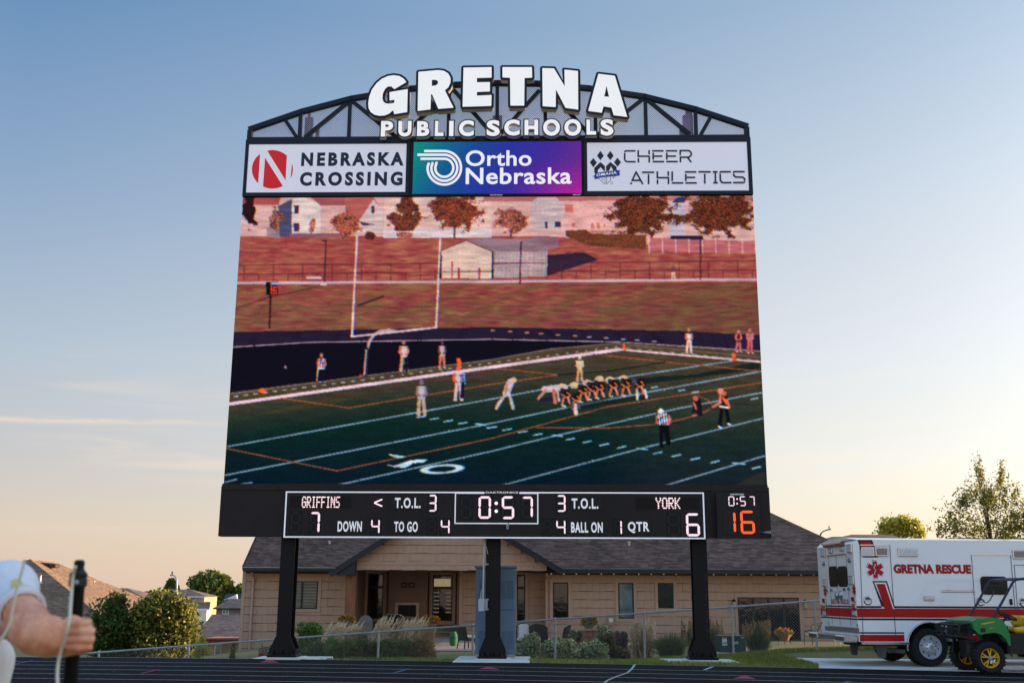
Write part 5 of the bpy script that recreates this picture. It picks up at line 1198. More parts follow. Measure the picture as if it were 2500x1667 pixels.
side_wall(hx(1338), xR, YH, -0.9, hz(1396), openings_front)
# gable wall
ax, az = at(1086, 1226, YG).x, at(1086, 1226, YG).z; gl, gr = at(820, 1390, YG), at(1356, 1379, YG)
def gclip(z):
    zb_ = gl.z; t = min(1, max(0, (z - zb_) / (az - zb_))); return gl.x + (ax - gl.x) * t, gr.x + (ax - gr.x) * t
side_wall(hx(868, YG), hx(1335, YG), YG, gz0 + 0.12, gz0 + 0.14 + 0.1 + CH * 7, [], clip=lambda z: (max(gclip(z)[0], hx(868, YG)), gclip(z)[1]))
c = MB(); c.box(hx(868, YG), hx(1335, YG), YG - 0.04, YG + 0.08, gz0 - 0.0, gz0 + 0.14); hpart(c, 'beam', m_trim)
c = MB(); P = [(gl.x + 1.0, gz0 + 0.15), (hx(1335, YG), gz0 + 0.15), (ax, az - 0.1)]; c.add([(x, YG + 0.06, z) for x, z in P], [(0, 1, 2)]); hpart(c, 'gable_wall', m_side)
boards.sort(key=lambda b: abs(b[0] - 1) + (6 if b[1] > YH + 0.5 else 0))
for i, (x, Y, z, wd, k) in enumerate(boards[:290]):
    o = bpy.data.objects.new('siding_board', shk(wd, k)); COL.objects.link(o); o.parent = house; o.location = (x, Y - YH, z + 0.5)
c = MB()
for x, Y, z, wd, k in boards[290:]:
    me = shk(wd, k); c.add([(v_.co.x + x, v_.co.y + Y, v_.co.z + z) for v_ in me.vertices], [tuple(p.vertices) for p in me.polygons])
if c.v: hpart(c, 'siding_rest', m_side, kind='stuff')
# corner boards, post, downspouts
c = MB(); c.box(xL - 0.03, xL + 0.12, YH - 0.05, YH + 0.05, -3, hz(1398)); hpart(c, 'corner_board', m_trim)
c = MB(); c.box(hx(842, YG), hx(867.5, YG) , YG - 0.05, YG + 0.45, -1.8, at(855, 1362, YG).z); hpart(c, 'timber_post', m_wood)
c = MB(); c.box(hx(1121, YM), hx(1129, YM), YM - 0.03, YM + 0.02, -1.5, hz(1392, 1125, YM)); hpart(c, 'corner_board', m_trim)
for u, Y in ((1334.5, YH), (616, YH)):
    x = hx(u, Y); c = MB(); c.tube([(x, Y - 0.45, hz(1396)), (x, Y - 0.35, hz(1404)), (x + 0.02, Y - 0.12, hz(1411)), (x, Y - 0.11, hz(1416)), (x, Y - 0.11, -1.5)], 0.06, 6); hpart(c, 'downspout', m_trim)
# roof -----------------------------------------------------------------
def shingle_mat(name, c1, c2, mort, row=0.073, wd=0.32):
    m = bpy.data.materials.new(name); m.use_nodes = True; nt = m.node_tree; b = nt.nodes['Principled BSDF']; L = nt.links.new
    co = nd(nt, 'ShaderNodeTexCoord'); sx = nd(nt, 'ShaderNodeSeparateXYZ'); L(co.outputs['Object'], sx.inputs[0]); cb = nd(nt, 'ShaderNodeCombineXYZ')
    ad = nd(nt, 'ShaderNodeMath', operation='ADD'); L(sx.outputs[0], ad.inputs[0]); L(sx.outputs[1], ad.inputs[1]); L(ad.outputs[0], cb.inputs[0]); L(sx.outputs[2], cb.inputs[1])
    br = nd(nt, 'ShaderNodeTexBrick', i_Scale=1.0, i_Color1=c1, i_Color2=c2, i_Mortar=mort, i_Mortar_Size=0.004, i_Bias=0.0, i_Brick_Width=wd, i_Row_Height=row); L(cb.outputs[0], br.inputs[0])
    n = nd(nt, 'ShaderNodeTexNoise', i_Scale=0.35, i_Detail=4.0); L(co.outputs['Object'], n.inputs[0]); n2 = nd(nt, 'ShaderNodeTexNoise', i_Scale=4.0, i_Detail=6.0); L(co.outputs['Object'], n2.inputs[0])
    a = nd(nt, 'ShaderNodeMath', operation='ADD'); L(n.outputs[0], a.inputs[0]); L(n2.outputs[0], a.inputs[1])
    mr = nd(nt, 'ShaderNodeMapRange', i_From_Min=0.7, i_From_Max=1.3, i_To_Min=0.72, i_To_Max=1.28); L(a.outputs[0], mr.inputs[0])
    mx = nd(nt, 'ShaderNodeMix', data_type='RGBA', blend_type='MULTIPLY'); mx.inputs[0].default_value = 1; L(br.outputs[0], mx.inputs[6]); L(mr.outputs[0], mx.inputs[7]); L(mx.outputs[2], b.inputs['Base Color']); b.inputs['Roughness'].default_value = 0.9; b.inputs['Specular IOR Level'].default_value = 0.2
    return m
m_shing = shingle_mat('dark_shingles', S(134, 108, 96), S(94, 75, 68), S(54, 42, 38))
def roof_face(mb, a, b, c_, d, rise=0.073, lip=0.02):
    """stepped courses from eave a-b up to d-c (a under d, b under c)"""
    a, b, c_, d = map(Vector, (a, b, c_, d)); n = max(2, int(round(abs(d.z - a.z) / rise)))
    nrm = (b - a).cross(d - a).normalized()
    for i in range(n):
        t0, t1 = i / n, min(1, (i + 1.25) / n); p0, p1 = a.lerp(d, t0), b.lerp(c_, t0); q0, q1 = a.lerp(d, t1), b.lerp(c_, t1)
        up = nrm * lip; dn = -nrm * 0.001 * i * 0
        vs = [p0 + up, p1 + up, q1, q0, p0 - up * 0.3, p1 - up * 0.3]
        mb.add(vs, [(0, 1, 2, 3), (4, 5, 1, 0)])
xe0 = at(594, 1384, YH - 0.7).x; xe1 = at(2180, 1391, YH - 0.7).x; ze = at(1600, 1388.5, YH - 0.7).z; run = 5.6; rise = 0.65 * run; ye = YH - 0.7
A0 = (xe0, ye, ze); B0 = (xe1, ye, ze); C0 = (xe1 - run, ye + run, ze + rise); D0 = (xe0, ye + run, ze + rise)
c = MB(); roof_face(c, A0, B0, C0, D0); roof = hpart(c, 'roof', m_shing)
c = MB(); roof_face(c, B0, (xe1, ye + 2 * run, ze), C0, C0); hpart(c, 'roof_hip', m_shing, roof)
c = MB(); c.quad((xe1, ye + 2 * run, ze), (xe0, ye + 2 * run, ze), D0, C0); hpart(c, 'roof_rear', m_shing, roof)
c = MB(); c.add([(xL + 0.05, ye + 0.6, ze - 0.1), (xL + 0.05, ye + 2 * run - 0.6, ze - 0.1), (xL + 0.05, ye + run, ze + rise - 0.15)], [(0, 1, 2)]); hpart(c, 'gable_end', m_side)
c = MB(); c.box(xe0, at(868, 1390, ye).x, ye - 0.02, ye + 0.02, ze - 0.2, ze - 0.012); c.box(xe0, at(868, 1390, ye).x, ye - 0.14, ye - 0.021, ze - 0.17, ze - 0.03); c.box(at(1331, 1390, ye).x, xe1, ye - 0.14, ye + 0.02, ze - 0.2, ze - 0.012); hpart(c, 'gutter', m_dark)
c = MB(); c.box(xe0 - 0.01, at(820, 1390, ye).x, ye - 0.15, ye - 0.022, ze - 0.028, ze - 0.004); c.box(at(1356, 1390, ye).x, xe1, ye - 0.145, ye - 0.05, ze - 0.010, ze - 0.002); hpart(c, 'gutter_edge', mat('gutter_edge', S(190, 188, 188), rough=0.4, var=0.1))
c = MB(); c.box(xe0, hx(868), ye + 0.021, YH + 0.05, ze - 0.2, ze - 0.18); c.box(xPR, xe1, ye + 0.021, YH + 0.05, ze - 0.2, ze - 0.18); hpart(c, 'soffit', m_dark)
c = MB(); c.bar((xe0 - 0.03, ye, ze - 0.05), (xe0 - 0.03, ye + run, ze + rise - 0.05), 0.04, 0.18, up=(0, 0, 1)); hpart(c, 'rake_board', m_dark)
# ridge and hip caps
c = MB(); c.tube([D0, C0], 0.05, 6); c.tube([C0, B0], 0.045, 6); hpart(c, 'ridge_cap', m_shing, roof)
# porch gable roof: two slopes
ov = 0.45; yg0 = YG - ov; L_, R_, T_ = at(806, 1394, yg0), at(1372, 1388, yg0), at(1086, 1216, yg0); back = yg0 + 7
slope = (T_.z - L_.z) / (T_.x - L_.x)
c = MB(); roof_face(c, (L_.x, back, L_.z), (L_.x, yg0, L_.z), (T_.x, yg0, T_.z), (T_.x, back, T_.z)); roof_face(c, (R_.x, yg0, R_.z), (R_.x, back, R_.z), (T_.x, back, T_.z), (T_.x, yg0, T_.z)); gro = hpart(c, 'porch_roof', m_shing)
for a_, b_ in ((L_, T_), (T_, R_)):
    c = MB(); dz = Vector((0, 0, -0.14)); c.bar(Vector((a_.x, yg0 - 0.02, a_.z)) + dz, Vector((b_.x, yg0 - 0.02, b_.z)) + dz, 0.24, 0.05, up=(0, 1, 0)); hpart(c, 'rake_board', m_dark, gro)
    c = MB(); dz = Vector((0, 0, -0.06)); c.quad(Vector((a_.x, yg0, a_.z)) + dz, Vector((b_.x, yg0, b_.z)) + dz, Vector((b_.x, YG + 0.1, b_.z)) + dz, Vector((a_.x, YG + 0.1, a_.z)) + dz); hpart(c, 'rake_soffit', m_dark, gro)
c = MB(); p = at(842, 1391, yg0 + 0.1); c.prism([(L_.x + 0.25, L_.z - 0.16), (hx(866, YG), L_.z - 0.16), (hx(866, YG), L_.z + (hx(866, YG) - L_.x) * slope - 0.22)], yg0 + 0.03, YG - 0.06); hpart(c, 'boxed_return', m_dark, gro)
# roof vents
m_vent = mat('vent_metal', S(170, 172, 176), rough=0.3, metal=0.8, var=0.2)
for u, v0, v1 in ((805, 1341, 1320), (1536, 1341, 1322)):
    t_ = 1.75; zb_ = ze + 0.65 * t_; Yv = ye + t_; X = at(u, v0, Yv).x; zb_ = at(u, v0 + 2, Yv).z
    c = MB(); c.lathe([(0.075, 0), (0.07, at(u, v1, Yv).z - zb_)], (X, Yv, zb_), 10); c.lathe([(0.1, 0), (0.1, 0.04)], (X, Yv, at(u, v1, Yv).z - 0.03), 10); vt = hpart(c, 'roof_vent', m_vent, roof)
    c = MB(); c.lathe([(0.2, -0.02), (0.14, 0.09), (0.08, 0.12)], (X, Yv, zb_), 12); hpart(c, 'vent_flashing', m_dark, vt if False else roof)
# lamps, meter, street number sign
for u, v0, v1 in ((1791, 1457, 1482), (1964, 1458, 1482)):
    X = hx(u); z0, z1 = hz(v1), hz(v0); c = MB(); c.box(X - 0.05, X + 0.05, YH - 0.08, YH - 0.03, z1 - 0.22, z1 - 0.05); c.tube([(X, YH - 0.08, z1 - 0.1), (X, YH - 0.16, z1), (X, YH - 0.22, z1 - 0.06)], 0.014, 6); c.lathe([(0.02, 0.05), (0.1, 0), (0.1, -0.02)], (X, YH - 0.22, z1 - 0.12), 8)
    c.lathe([(0.05, 0), (0.06, 0.02)], (X, YH - 0.22, z0), 8); lm = hpart(c, 'wall_lantern', m_black)
    c = MB(); c.lathe([(0.055, 0), (0.085, z1 - z0 - 0.17)], (X, YH - 0.22, z0 + 0.021), 8); hpart(c, 'lantern_glass', mat('lantern_glass', S(190, 180, 150), rough=0.1, var=0.1), lm)
x0, x1, z0, z1 = rectw(1483, 1505, 1498, 1525); c = MB(); c.cbox(x0, x1, YH - 0.16, YH - 0.04, z0, z1, 0.01); c.tube([((x0 + x1) / 2 + 0.1, YH - 0.1, z0), ((x0 + x1) / 2 + 0.1, YH - 0.1, z0 - 1)], 0.03, 6); mt = hpart(c, 'electric_meter', m_trim)
c = MB(); c.lathe([(0.10, 0), (0.10, -0.07), (0.07, -0.10)], ((x0 + x1) / 2, YH - 0.161, (z0 + z1) / 2 + 0.02), 14, 'y'); hpart(c, 'meter_dial', m_white, mt)
x0, x1, z0, z1 = rectw(1687, 1453, 1712, 1462); c = MB(); c.box(x0, x1, YH - 0.055, YH - 0.036, z0, z1); sg = hpart(c, 'street_name_sign', mat('sign_green', S(20, 120, 84), rough=0.5))
c = MB(); a0, a1, b0, b1 = rectw(1689, 1455, 1697.5, 1460.5); add_text(c, 'BO', a0, a1, b0, b1, YH - 0.058, off=0.02); hpart(c, 'sign_lettering', m_white, sg)
# string lights
m_bulb = mat('bulb_glass', S(226, 214, 190), rough=0.1, var=0.05, emit=S(230, 215, 190), es=0.05)
def string_lights(pts, Y, label):
    P = [at(u, v, Y) for u, v in pts]; t = thing('string_lights', label, 'string lights', (P[0].x, Y, P[0].z), 0, 'strings of small outdoor bulbs on the house')
    c = MB(); up = [p + Vector((0, 0, 0.16)) for p in P]; c.tube(up, 0.008, 4); c.build('cable', m_black, t, world=True)
    b = MB(); b.lathe([(0.012, 0.12), (0.03, 0.05), (0.034, 0.02), (0.02, -0.01)], (0, 0, 0), 8); me = b.mesh('bulb'); me.materials.append(m_bulb)
    for p in P: o = bpy.data.objects.new('bulb', me); COL.objects.link(o); o.parent = t; o.location = (p - P[0])
string_lights([(887, 1387), (917.5, 1388), (949, 1388.5), (980, 1388), (1010, 1388.5), (1041, 1389), (1072.5, 1389.5), (1103.5, 1390), (1134, 1390), (1287, 1390.5), (1317, 1390.5)], YG + 0.05, 'string of small bulbs under the porch gable')
string_lights([(1346 + 30.5 * k, 1401.5 + k * 0.09) for k in range(22) if k not in (11, 12)], YH - 0.35, 'string of small bulbs under the long eave right of the porch')
# patio slab
c = MB(); c.box(hx(868, 44) , hx(1420, 44), 38.5, YH + 2.7, tz(0, 45) - 0.15, tz(0, 45) + 0.03); c.build('patio', mat('patio_paving', S(150, 132, 122), rough=0.9, var=0.15, vs=1.5), kind='structure')
c = MB(); c.box(hx(1770), xR + 1, YH - 3.2, YH - 0.06, -0.7, zPatio); c.build('patio', MATS['concrete'], kind='structure')

# ================================================================ BLUE-GREY SWITCH CABINET on the middle footing
m_blue = mat('blue_grey_enamel', S(104, 128, 150), rough=0.45, var=0.06, vs=1.0, metal=0.1)
YK = 26.85
kx0, kx1 = at(1161, 1480, YK).x, at(1259, 1480, YK).x; kz1 = at(1210, 1384, YK).z
kb = thing('electrical_cabinet', 'tall blue-grey louvred electrical cabinet behind the middle scoreboard column', 'cabinet', ((kx0 + kx1) / 2, YK, 0.03), -BETA)
W2 = (kx1 - kx0) / 2; HK = kz1 - 0.03
c = MB(); c.box(-W2, W2, 0.0, 0.55, 0.08, HK - 0.03); c.build('body', m_blue, kb)
c = MB(); c.cbox(-W2 - 0.03, W2 + 0.03, -0.05, 0.6, HK - 0.028, HK + 0.03, 0.01); c.build('lid', m_blue, kb)
c = MB(); c.box(-W2 + 0.02, W2 - 0.02, 0.02, 0.53, 0.0, 0.078); c.build('plinth', m_steel, kb)
for s_ in (-1, 1):
    x0, x1 = (-W2 + 0.025, -0.01) if s_ < 0 else (0.01, W2 - 0.025)
    zs_ = at(1210, 1488, YK).z - 0.03
    for z0, z1 in ((0.11, zs_ - 0.008), (zs_ + 0.008, HK - 0.05)):
        c = MB(); c.cbox(x0, x1, -0.022, -0.001, z0, z1, 0.006); dr = c.build('door_panel', m_blue, kb)
        ztop = z1 - 0.28 if z0 > 0.5 else 0.13 + 0.5
        for g in range(2):
            for k in range(13):
                zz = ztop - k * 0.034; a = x0 + 0.06 + g * 0.2; c = MB()
                c.add([(a, -0.0235, zz), (a + 0.17, -0.0235, zz), (a + 0.17, -0.036, zz - 0.014), (a, -0.036, zz - 0.014), (a, -0.0235, zz - 0.016), (a + 0.17, -0.0235, zz - 0.016)], [(0, 3, 2, 1), (3, 4, 5, 2)])
                c.build('louvre', m_blue, dr)
for z in (0.5, 1.15, 1.5, 1.75):
    c = MB(); c.lathe([(0.018, 0), (0.014, -0.02)], (W2 * 0.14, -0.024, z), 8, 'y'); c.build('bolt', m_steel, kb)

# ================================================================ AMBULANCE
PS = R(3.0)
aO = gnd(2093, 1627.5); AO = Vector((aO.x, 24.35, 0)); AO.x = at(2093, 1500, 24.35).x
aex = Vector((math.cos(PS), math.sin(PS), 0)); aey = Vector((-math.sin(PS), math.cos(PS), 0))
def apl(u, v, y=0.0):
    d = ray(u, v); t = (AO + aey * y - CAM).dot(aey) / d.dot(aey); p = CAM + d * t; return (p - AO).dot(aex), p.z
def arear(u, v, x=0.0):
    d = ray(u, v); t = (AO + aex * x - CAM).dot(aex) / d.dot(aex); p = CAM + d * t; return (p - AO).dot(aey), p.z
Z5 = lambda a, b: (1850 + a * 0.374424, 1080 + b * 0.374424)
def aS(a, b, y=0.0): return apl(*Z5(a, b), y)
def aR(a, b, x=0.0): return arear(*Z5(a, b), x)
m_wp = mat('white_vehicle_paint', S(240, 243, 244), rough=0.22, var=0.015, vs=1.0, coat=0.6)
m_ared = mat('red_vehicle_stripe', S(180, 8, 20), rough=0.35, var=0.05, spec=0.25)
m_anavy = mat('navy_stripe', S(12, 12, 34), rough=0.4, var=0.05)
m_chrome = mat('chrome', S(176, 178, 184), rough=0.2, metal=0.95, var=0.04)
m_rub2 = mat('tyre_rubber', S(26, 25, 27), rough=0.8, var=0.2, vs=8, bump=0.2, bs=60)
m_dgl = mat('dark_tinted_glass', S(8, 9, 11), rough=0.25, var=0, spec=0.3)
m_seam = mat('door_gap', S(60, 62, 66), rough=0.8, var=0)
m_dplate = mat('diamond_plate', S(150, 148, 144), rough=0.35, metal=0.8, var=0.25, vs=14, bump=0.6, bs=60)
m_lensc = mat('clear_lens', S(196, 204, 212), rough=0.15, var=0.2, vs=20, spec=0.8)
m_lensg = mat('smoked_lens', S(96, 100, 112), rough=0.15, var=0.2, vs=30, spec=0.8)
m_lensr = mat('red_lens', S(150, 16, 20), rough=0.15, var=0.1, spec=0.8)
m_lensa = mat('amber_lens', S(196, 112, 20), rough=0.15, var=0.15, vs=20, spec=0.8)
m_under = mat('underbody', S(20, 20, 22), rough=0.7, var=0.2)
amb = thing('ambulance', 'white and red rescue ambulance with chrome wheels parked on the concrete apron', 'ambulance', AO, PS)
def ap(mb, name, m, parent=None, **k): return mb.build(name, m, parent or amb, **k)
WA = 2.42; LA = 4.35
zs0 = aS(800, 1297)[1]; zTop = aS(1100, 634)[1]
whx, whz = aS(1130, 1333); WR = 0.408
AR = 0.535
# body side outline with wheel arch, extruded across; roof edge rounded
def body_outline():
    pts = [(0, zs0), (whx - AR, zs0)]
    pts += [(whx + AR * math.cos(math.pi - t), max(zs0, whz + AR * math.sin(t))) for t in [math.pi * k / 16 for k in range(1, 16)] if whz + AR * math.sin(t) > zs0]
    pts += [(whx + AR, zs0), (LA, zs0), (LA, zTop - 0.10), (LA - 0.1, zTop), (0.10, zTop), (0, zTop - 0.09)]
    return pts
c = MB(); P = body_outline(); c.prism(P, 0.0, WA); bodyA = ap(c, 'body', m_wp)
# crown of the roof
c = MB(); n = 8
cs = [(0.04 + (WA - 0.08) * k / n, zTop + 0.002 + 0.085 * math.sin(math.pi * k / n)) for k in range(n + 1)]
v = [(0.06, y, z) for y, z in cs] + [(LA - 0.1, y, z) for y, z in cs]; m_ = n + 1
c.add(v, [(k, k + 1, m_ + k + 1, m_ + k) for k in range(n)] + [tuple(range(n + 1))[::-1]]); ap(c, 'roof', m_wp)
def strip(x0, x1, z0, z1, name, m, y=0.0, th=0.003): c = MB(); c.box(x0, x1, y - th, y - 0.0005, z0, z1); return ap(c, name, m)
z = lambda b: aS(1000, b)[1]
for b0, b1, m in ((1078, 1065, m_anavy), (1140, 1081, m_ared), (1158, 1145, m_anavy)):
    if m is m_ared: strip(0.0, LA, z(b0), z(b1), 'side_stripe', m)
    elif b0 == 1078: strip(0.0, aS(808, 1070)[0], z(b0), z(b1), 'side_stripe', m); strip(aS(893, 1070)[0], LA, z(b0), z(b1), 'side_stripe', m)
    else: strip(0.0, LA, z(b0), z(b1), 'side_stripe', m)
xa_ = whx - AR - 0.05; xb_ = whx + AR + 0.05
for x0, x1 in ((0.0, xa_ - 0.0), (xb_, LA)):
    strip(x0 + 0.02, x1, z(1245), z(1235), 'side_stripe', m_anavy); strip(x0 + 0.02, x1, z(1295), z(1252), 'side_stripe', m_ared)
def ppoly(pts, name, m, y, fn=aS): 
    c = MB(); P = [fn(*p) for p in pts]; n = len(P)
    ar = sum(P[i][0] * P[(i + 1) % n][1] - P[(i + 1) % n][0] * P[i][1] for i in range(n))
    if ar < 0: P = P[::-1]
    c.prism(P, y - 0.002, y); return ap(c, name, m)
ppoly([(748, 901), (842, 901), (896, 1076), (826, 1076), (812, 1066), (806, 1066)], 'flash_outline', m_anavy, -0.0035)
ppoly([(759, 911), (835, 911), (889, 1084), (832, 1084)], 'flash_border', m_wp, -0.006)
ppoly([(772, 920), (827, 920), (884, 1090), (830, 1090)], 'flash', m_ared, -0.0085)
ppoly([(650, 634), (745, 634), (785, 748), (688, 748)], 'flash_outline', m_anavy, -0.0035); ppoly([(664, 645), (732, 645), (748, 690), (680, 690)], 'flash', m_ared, -0.006)
# doors, drips, rails
def seam(pts, w_=0.012, fn=aS, name='door_gap', m=None, y=-0.0035, axis='s'):
    for a, b in zip(pts[:-1], pts[1:]):
        p, q_ = fn(*a), fn(*b); c = MB()
        if axis == 's': c.bar((p[0], y, p[1]), (q_[0], y, q_[1]), w_, 0.006, up=(0, 1, 0))
        else: c.bar((y, p[0], p[1]), (y, q_[0], q_[1]), w_, 0.006, up=(1, 0, 0))
        ap(c, name, m or m_seam)
seam([(665, 668), (688, 1300)]); seam([(860, 668), (902, 1298)]); seam([(665, 667), (862, 667)], 0.022, name='drip_rail', m=m_chrome, y=-0.012)
seam([(1393, 735), (1424, 1190)]); seam([(1648, 735), (1690, 1240)]); seam([(1388, 731), (1652, 731)], 0.022, name='drip_rail', m=m_chrome, y=-0.012); seam([(1195, 962), (1412, 962)], 0.012, name='drip_rail', m=m_chrome, y=-0.008); seam([(1195, 974), (1415, 974)], 0.010, y=-0.006)
seam([(1668, 798), (1736, 798)]); seam([(1672, 800), (1705, 1240)])
x0, x1 = aS(675, 1305)[0], aS(985, 1305)[0]; c = MB(); c.cbox(x0, x1, -0.05, 0.05, z(1316), z(1297), 0.01); ap(c, 'side_rail', m_chrome)
# wheel arch ring
c = MB(); ring = [(whx + (AR + 0.0) * math.cos(t), 0, whz + (AR + 0.0) * math.sin(t)) for t in [math.pi * k / 20 for k in range(-1, 22)]]
c.tube([(x, -0.012, z_) for x, _, z_ in ring], 0.034, 8, flat=0.6); ap(c, 'wheel_arch_trim', m_chrome, smooth=True)
def wheel(parent, cx, cz, cy, Rt, wt, name='wheel', chrome=True, spoke=None):
    """wheel whose outer face looks towards -y"""
    c = MB(); c.lathe([(Rt * 0.60, 0.01), (Rt * 0.66, 0.0), (Rt * 0.90, 0.0), (Rt * 0.97, 0.02), (Rt, 0.06), (Rt, wt - 0.06), (Rt * 0.95, wt), (Rt * 0.6, wt)], (cx, cy, cz), 40, 'y', caps=False); w_ = ap(c, name, None, parent) if False else c.build(name, m_rub2, parent, smooth=35)
    tr_ = MB()
    for k in range(36):
        a = 2 * math.pi * k / 36; ca, sa = math.cos(a), math.sin(a)
        tr_.bar((cx + ca * Rt, cy + 0.05, cz + sa * Rt), (cx + ca * Rt, cy + wt - 0.05, cz + sa * Rt), 0.018, 0.03, up=(-sa, 0, ca))
    tr_.build('tread', m_rub2, w_, kind='stuff')
    return w_
w1 = wheel(amb, whx, whz, 0.02, WR, 0.25)
r1 = 0.248
c = MB(); c.lathe([(r1 + 0.012, 0.012), (r1 + 0.006, -0.006), (r1 - 0.012, -0.004), (r1 - 0.03, 0.03), (r1 * 0.62, 0.075), (r1 * 0.56, 0.04), (r1 * 0.42, 0.0), (r1 * 0.36, -0.02), (r1 * 0.24, -0.035), (r1 * 0.2, -0.05), (0.0, -0.055)], (whx, 0.02, whz), 40, 'y', caps=False); rim = c.build('rim', mat('polished_aluminium', S(214, 216, 220), rough=0.3, metal=0.55, var=0.08), w1, smooth=30)
for k in range(8):
    a = k * math.pi / 4 + 0.2; c = MB(); c.lathe([(0.017, 0.0), (0.015, -0.03), (0.008, -0.034)], (whx + 0.30 * r1 * 1.35 * math.cos(a), 0.02, whz + 0.30 * r1 * 1.35 * math.sin(a)), 6, 'y'); c.build('lug_nut', m_chrome, w1)
    c = MB(); c.lathe([(0.0, 0.0), (0.018, 0.0)], (whx + r1 * 0.76 * math.cos(a + 0.39), 0.02 + 0.035, whz + r1 * 0.76 * math.sin(a + 0.39)), 10, 'y', caps=False); c.build('rim_hole', m_under, w1)
w2 = wheel(amb, whx - 0.0, whz, WA - 0.3, WR, 0.28)
wheel(amb, whx, whz, 0.29, WR, 0.24)
wheel(amb, whx + 3.95, whz, 0.12, WR, 0.26); wheel(amb, whx + 3.95, whz, WA - 0.38, WR, 0.26)
# underbody, axle, exhaust, flaps
c = MB(); c.box(0.25, LA + 1.9, 0.75, WA - 0.75, 0.42, zs0 - 0.002); c.tube([(whx, 0.3, whz), (whx, WA - 0.3, whz)], 0.07, 8); c.box(whx - 0.55, whx + 0.55, 0.55, WA - 0.55, zs0 + 0.001, whz + AR); ap(c, 'chassis', m_under)
p = aS(965, 1362, 0.25); c = MB(); c.tube([(p[0] + 0.02, 0.3, p[1] - 0.0), (p[0] - 0.22, 0.5, p[1] + 0.02), (p[0] - 0.45, 0.9, p[1] + 0.08)], 0.055, 12, caps=False); c.tube([(p[0] + 0.02, 0.3, p[1]), (p[0] + 0.0, 0.32, p[1])], 0.045, 12); ap(c, 'exhaust_pipe', mat('exhaust_steel', S(120, 112, 104), rough=0.4, metal=0.7))
for a0, b0, a1, b1, y in ((770, 1320, 838, 1402, 0.15), (600, 1315, 652, 1385, WA - 0.35)):
    p, q_ = aS(a0, b0, y), aS(a1, b1, y); c = MB(); c.add([(p[0], y, p[1]), (q_[0], y - 0.1, p[1]), (q_[0] - 0.05, y - 0.1, q_[1]), (p[0] + 0.02, y, q_[1] + 0.02)], [(0, 1, 2, 3)]); c.add([(q_[0] - 0.002, y, p[1]), (q_[0], y + 0.3, p[1]), (q_[0] - 0.05, y + 0.3, q_[1]), (q_[0] - 0.05, y, q_[1])], [(0, 1, 2, 3)]); ap(c, 'mud_flap', mat('mud_flap', S(70, 70, 70), rough=0.6))
# side lights
def light(a0, b0, a1, b1, lens, name='warning_light', frame_=m_chrome, d=0.035):
    p, q_ = aS(a0, b1), aS(a1, b0); c = MB(); c.cbox(p[0], q_[0], -d, -0.0008, p[1], q_[1], 0.012); o = ap(c, name, frame_)
    e = 0.03; c = MB(); c.cbox(p[0] + e, q_[0] - e, -d - 0.012, -d - 0.0005, p[1] + e, q_[1] - e, 0.006); c.build('lens', lens, o); return o
light(675, 680, 757, 741, m_lensc); light(765, 680, 846, 741, m_lensg); light(915, 684, 1040, 741, m_lensc); light(1662, 698, 1745, 757, m_lensg); light(1083, 998, 1149, 1030, m_lensc, 'marker_light')
for a, b in ((717, 1029), (1452, 1035), (1728, 1040)):
    p = aS(a, b); c = MB(); c.lathe([(0.098, 0), (0.095, -0.012), (0.075, -0.02), (0.0, -0.008)], (p[0], 0, p[1]), 20, 'y'); o = ap(c, 'door_handle', m_chrome, smooth=30); c = MB(); c.cbox(p[0] - 0.07, p[0] + 0.07, -0.032, -0.016, p[1] - 0.02, p[1] + 0.02, 0.006); c.build('paddle', m_chrome, o)
p, q_ = aS(1643, 1058), aS(1657, 1018); c = MB(); c.cbox(p[0], q_[0], -0.02, -0.001, p[1], q_[1], 0.004); ap(c, 'latch', m_under)
def rrect(x0, x1, z0, z1, r, n=5):
    out = []
    for cx, cz, a0 in ((x1 - r, z1 - r, 0), (x0 + r, z1 - r, 90), (x0 + r, z0 + r, 180), (x1 - r, z0 + r, 270)):
        for k in range(n + 1): a = R(a0 + 90 * k / n); out.append((cx + r * math.cos(a), cz + r * math.sin(a)))
    return out
p, q_ = aS(1459, 990), aS(1621, 872); c = MB(); c.prism(rrect(p[0], q_[0], p[1], q_[1], 0.08), -0.014, -0.001); wf = ap(c, 'side_window', m_under)
c = MB(); c.prism(rrect(p[0] + 0.03, q_[0] - 0.03, p[1] + 0.03, q_[1] - 0.03, 0.06), -0.017, -0.0145); c.build('pane', m_dgl, wf)
zz = (p[1] + q_[1]) / 2; c = MB(); c.box(p[0] + 0.03, q_[0] - 0.03, -0.021, -0.0172, zz - 0.008, zz + 0.008); c.build('sash_bar', m_seam, wf)
# star of life
def star(cx, cz, r, y, m, name, sx=1.0, plane='s'):
    c = MB()
    for k in range(3):
        a = math.pi / 2 + k * math.pi / 3; d = Vector((math.cos(a) * sx, math.sin(a))); n_ = Vector((-math.sin(a) * sx, math.cos(a))) * 0.27 * r; d *= r
        P = [Vector((cx, cz)) + s_ for s_ in (d + n_, -d + n_, -d - n_, d - n_)]; yy = y - k * 0.0008
        c.add([(p.x, yy, p.y) for p in P] if plane == 's' else [(yy, p.x, p.y) for p in P], [(0, 1, 2, 3)])
    return ap(c, name, m)
p = aS(765, 827); sr = aS(765, 768)[1] - p[1]
star(p[0], p[1], sr * 1.04, -0.004, m_anavy, 'star_outline'); star(p[0], p[1], sr * 1.0, -0.008, m_wp, 'star_border'); star(p[0], p[1], sr * 0.92, -0.012, m_ared, 'star_emblem')
c = MB(); c.tube([(p[0] + 0.018 * math.sin(k * 1.25) - 0.01, -0.017, p[1] + sr * (0.66 - 0.12 * k)) for k in range(11)], 0.008, 4); ap(c, 'emblem_snake', m_wp)
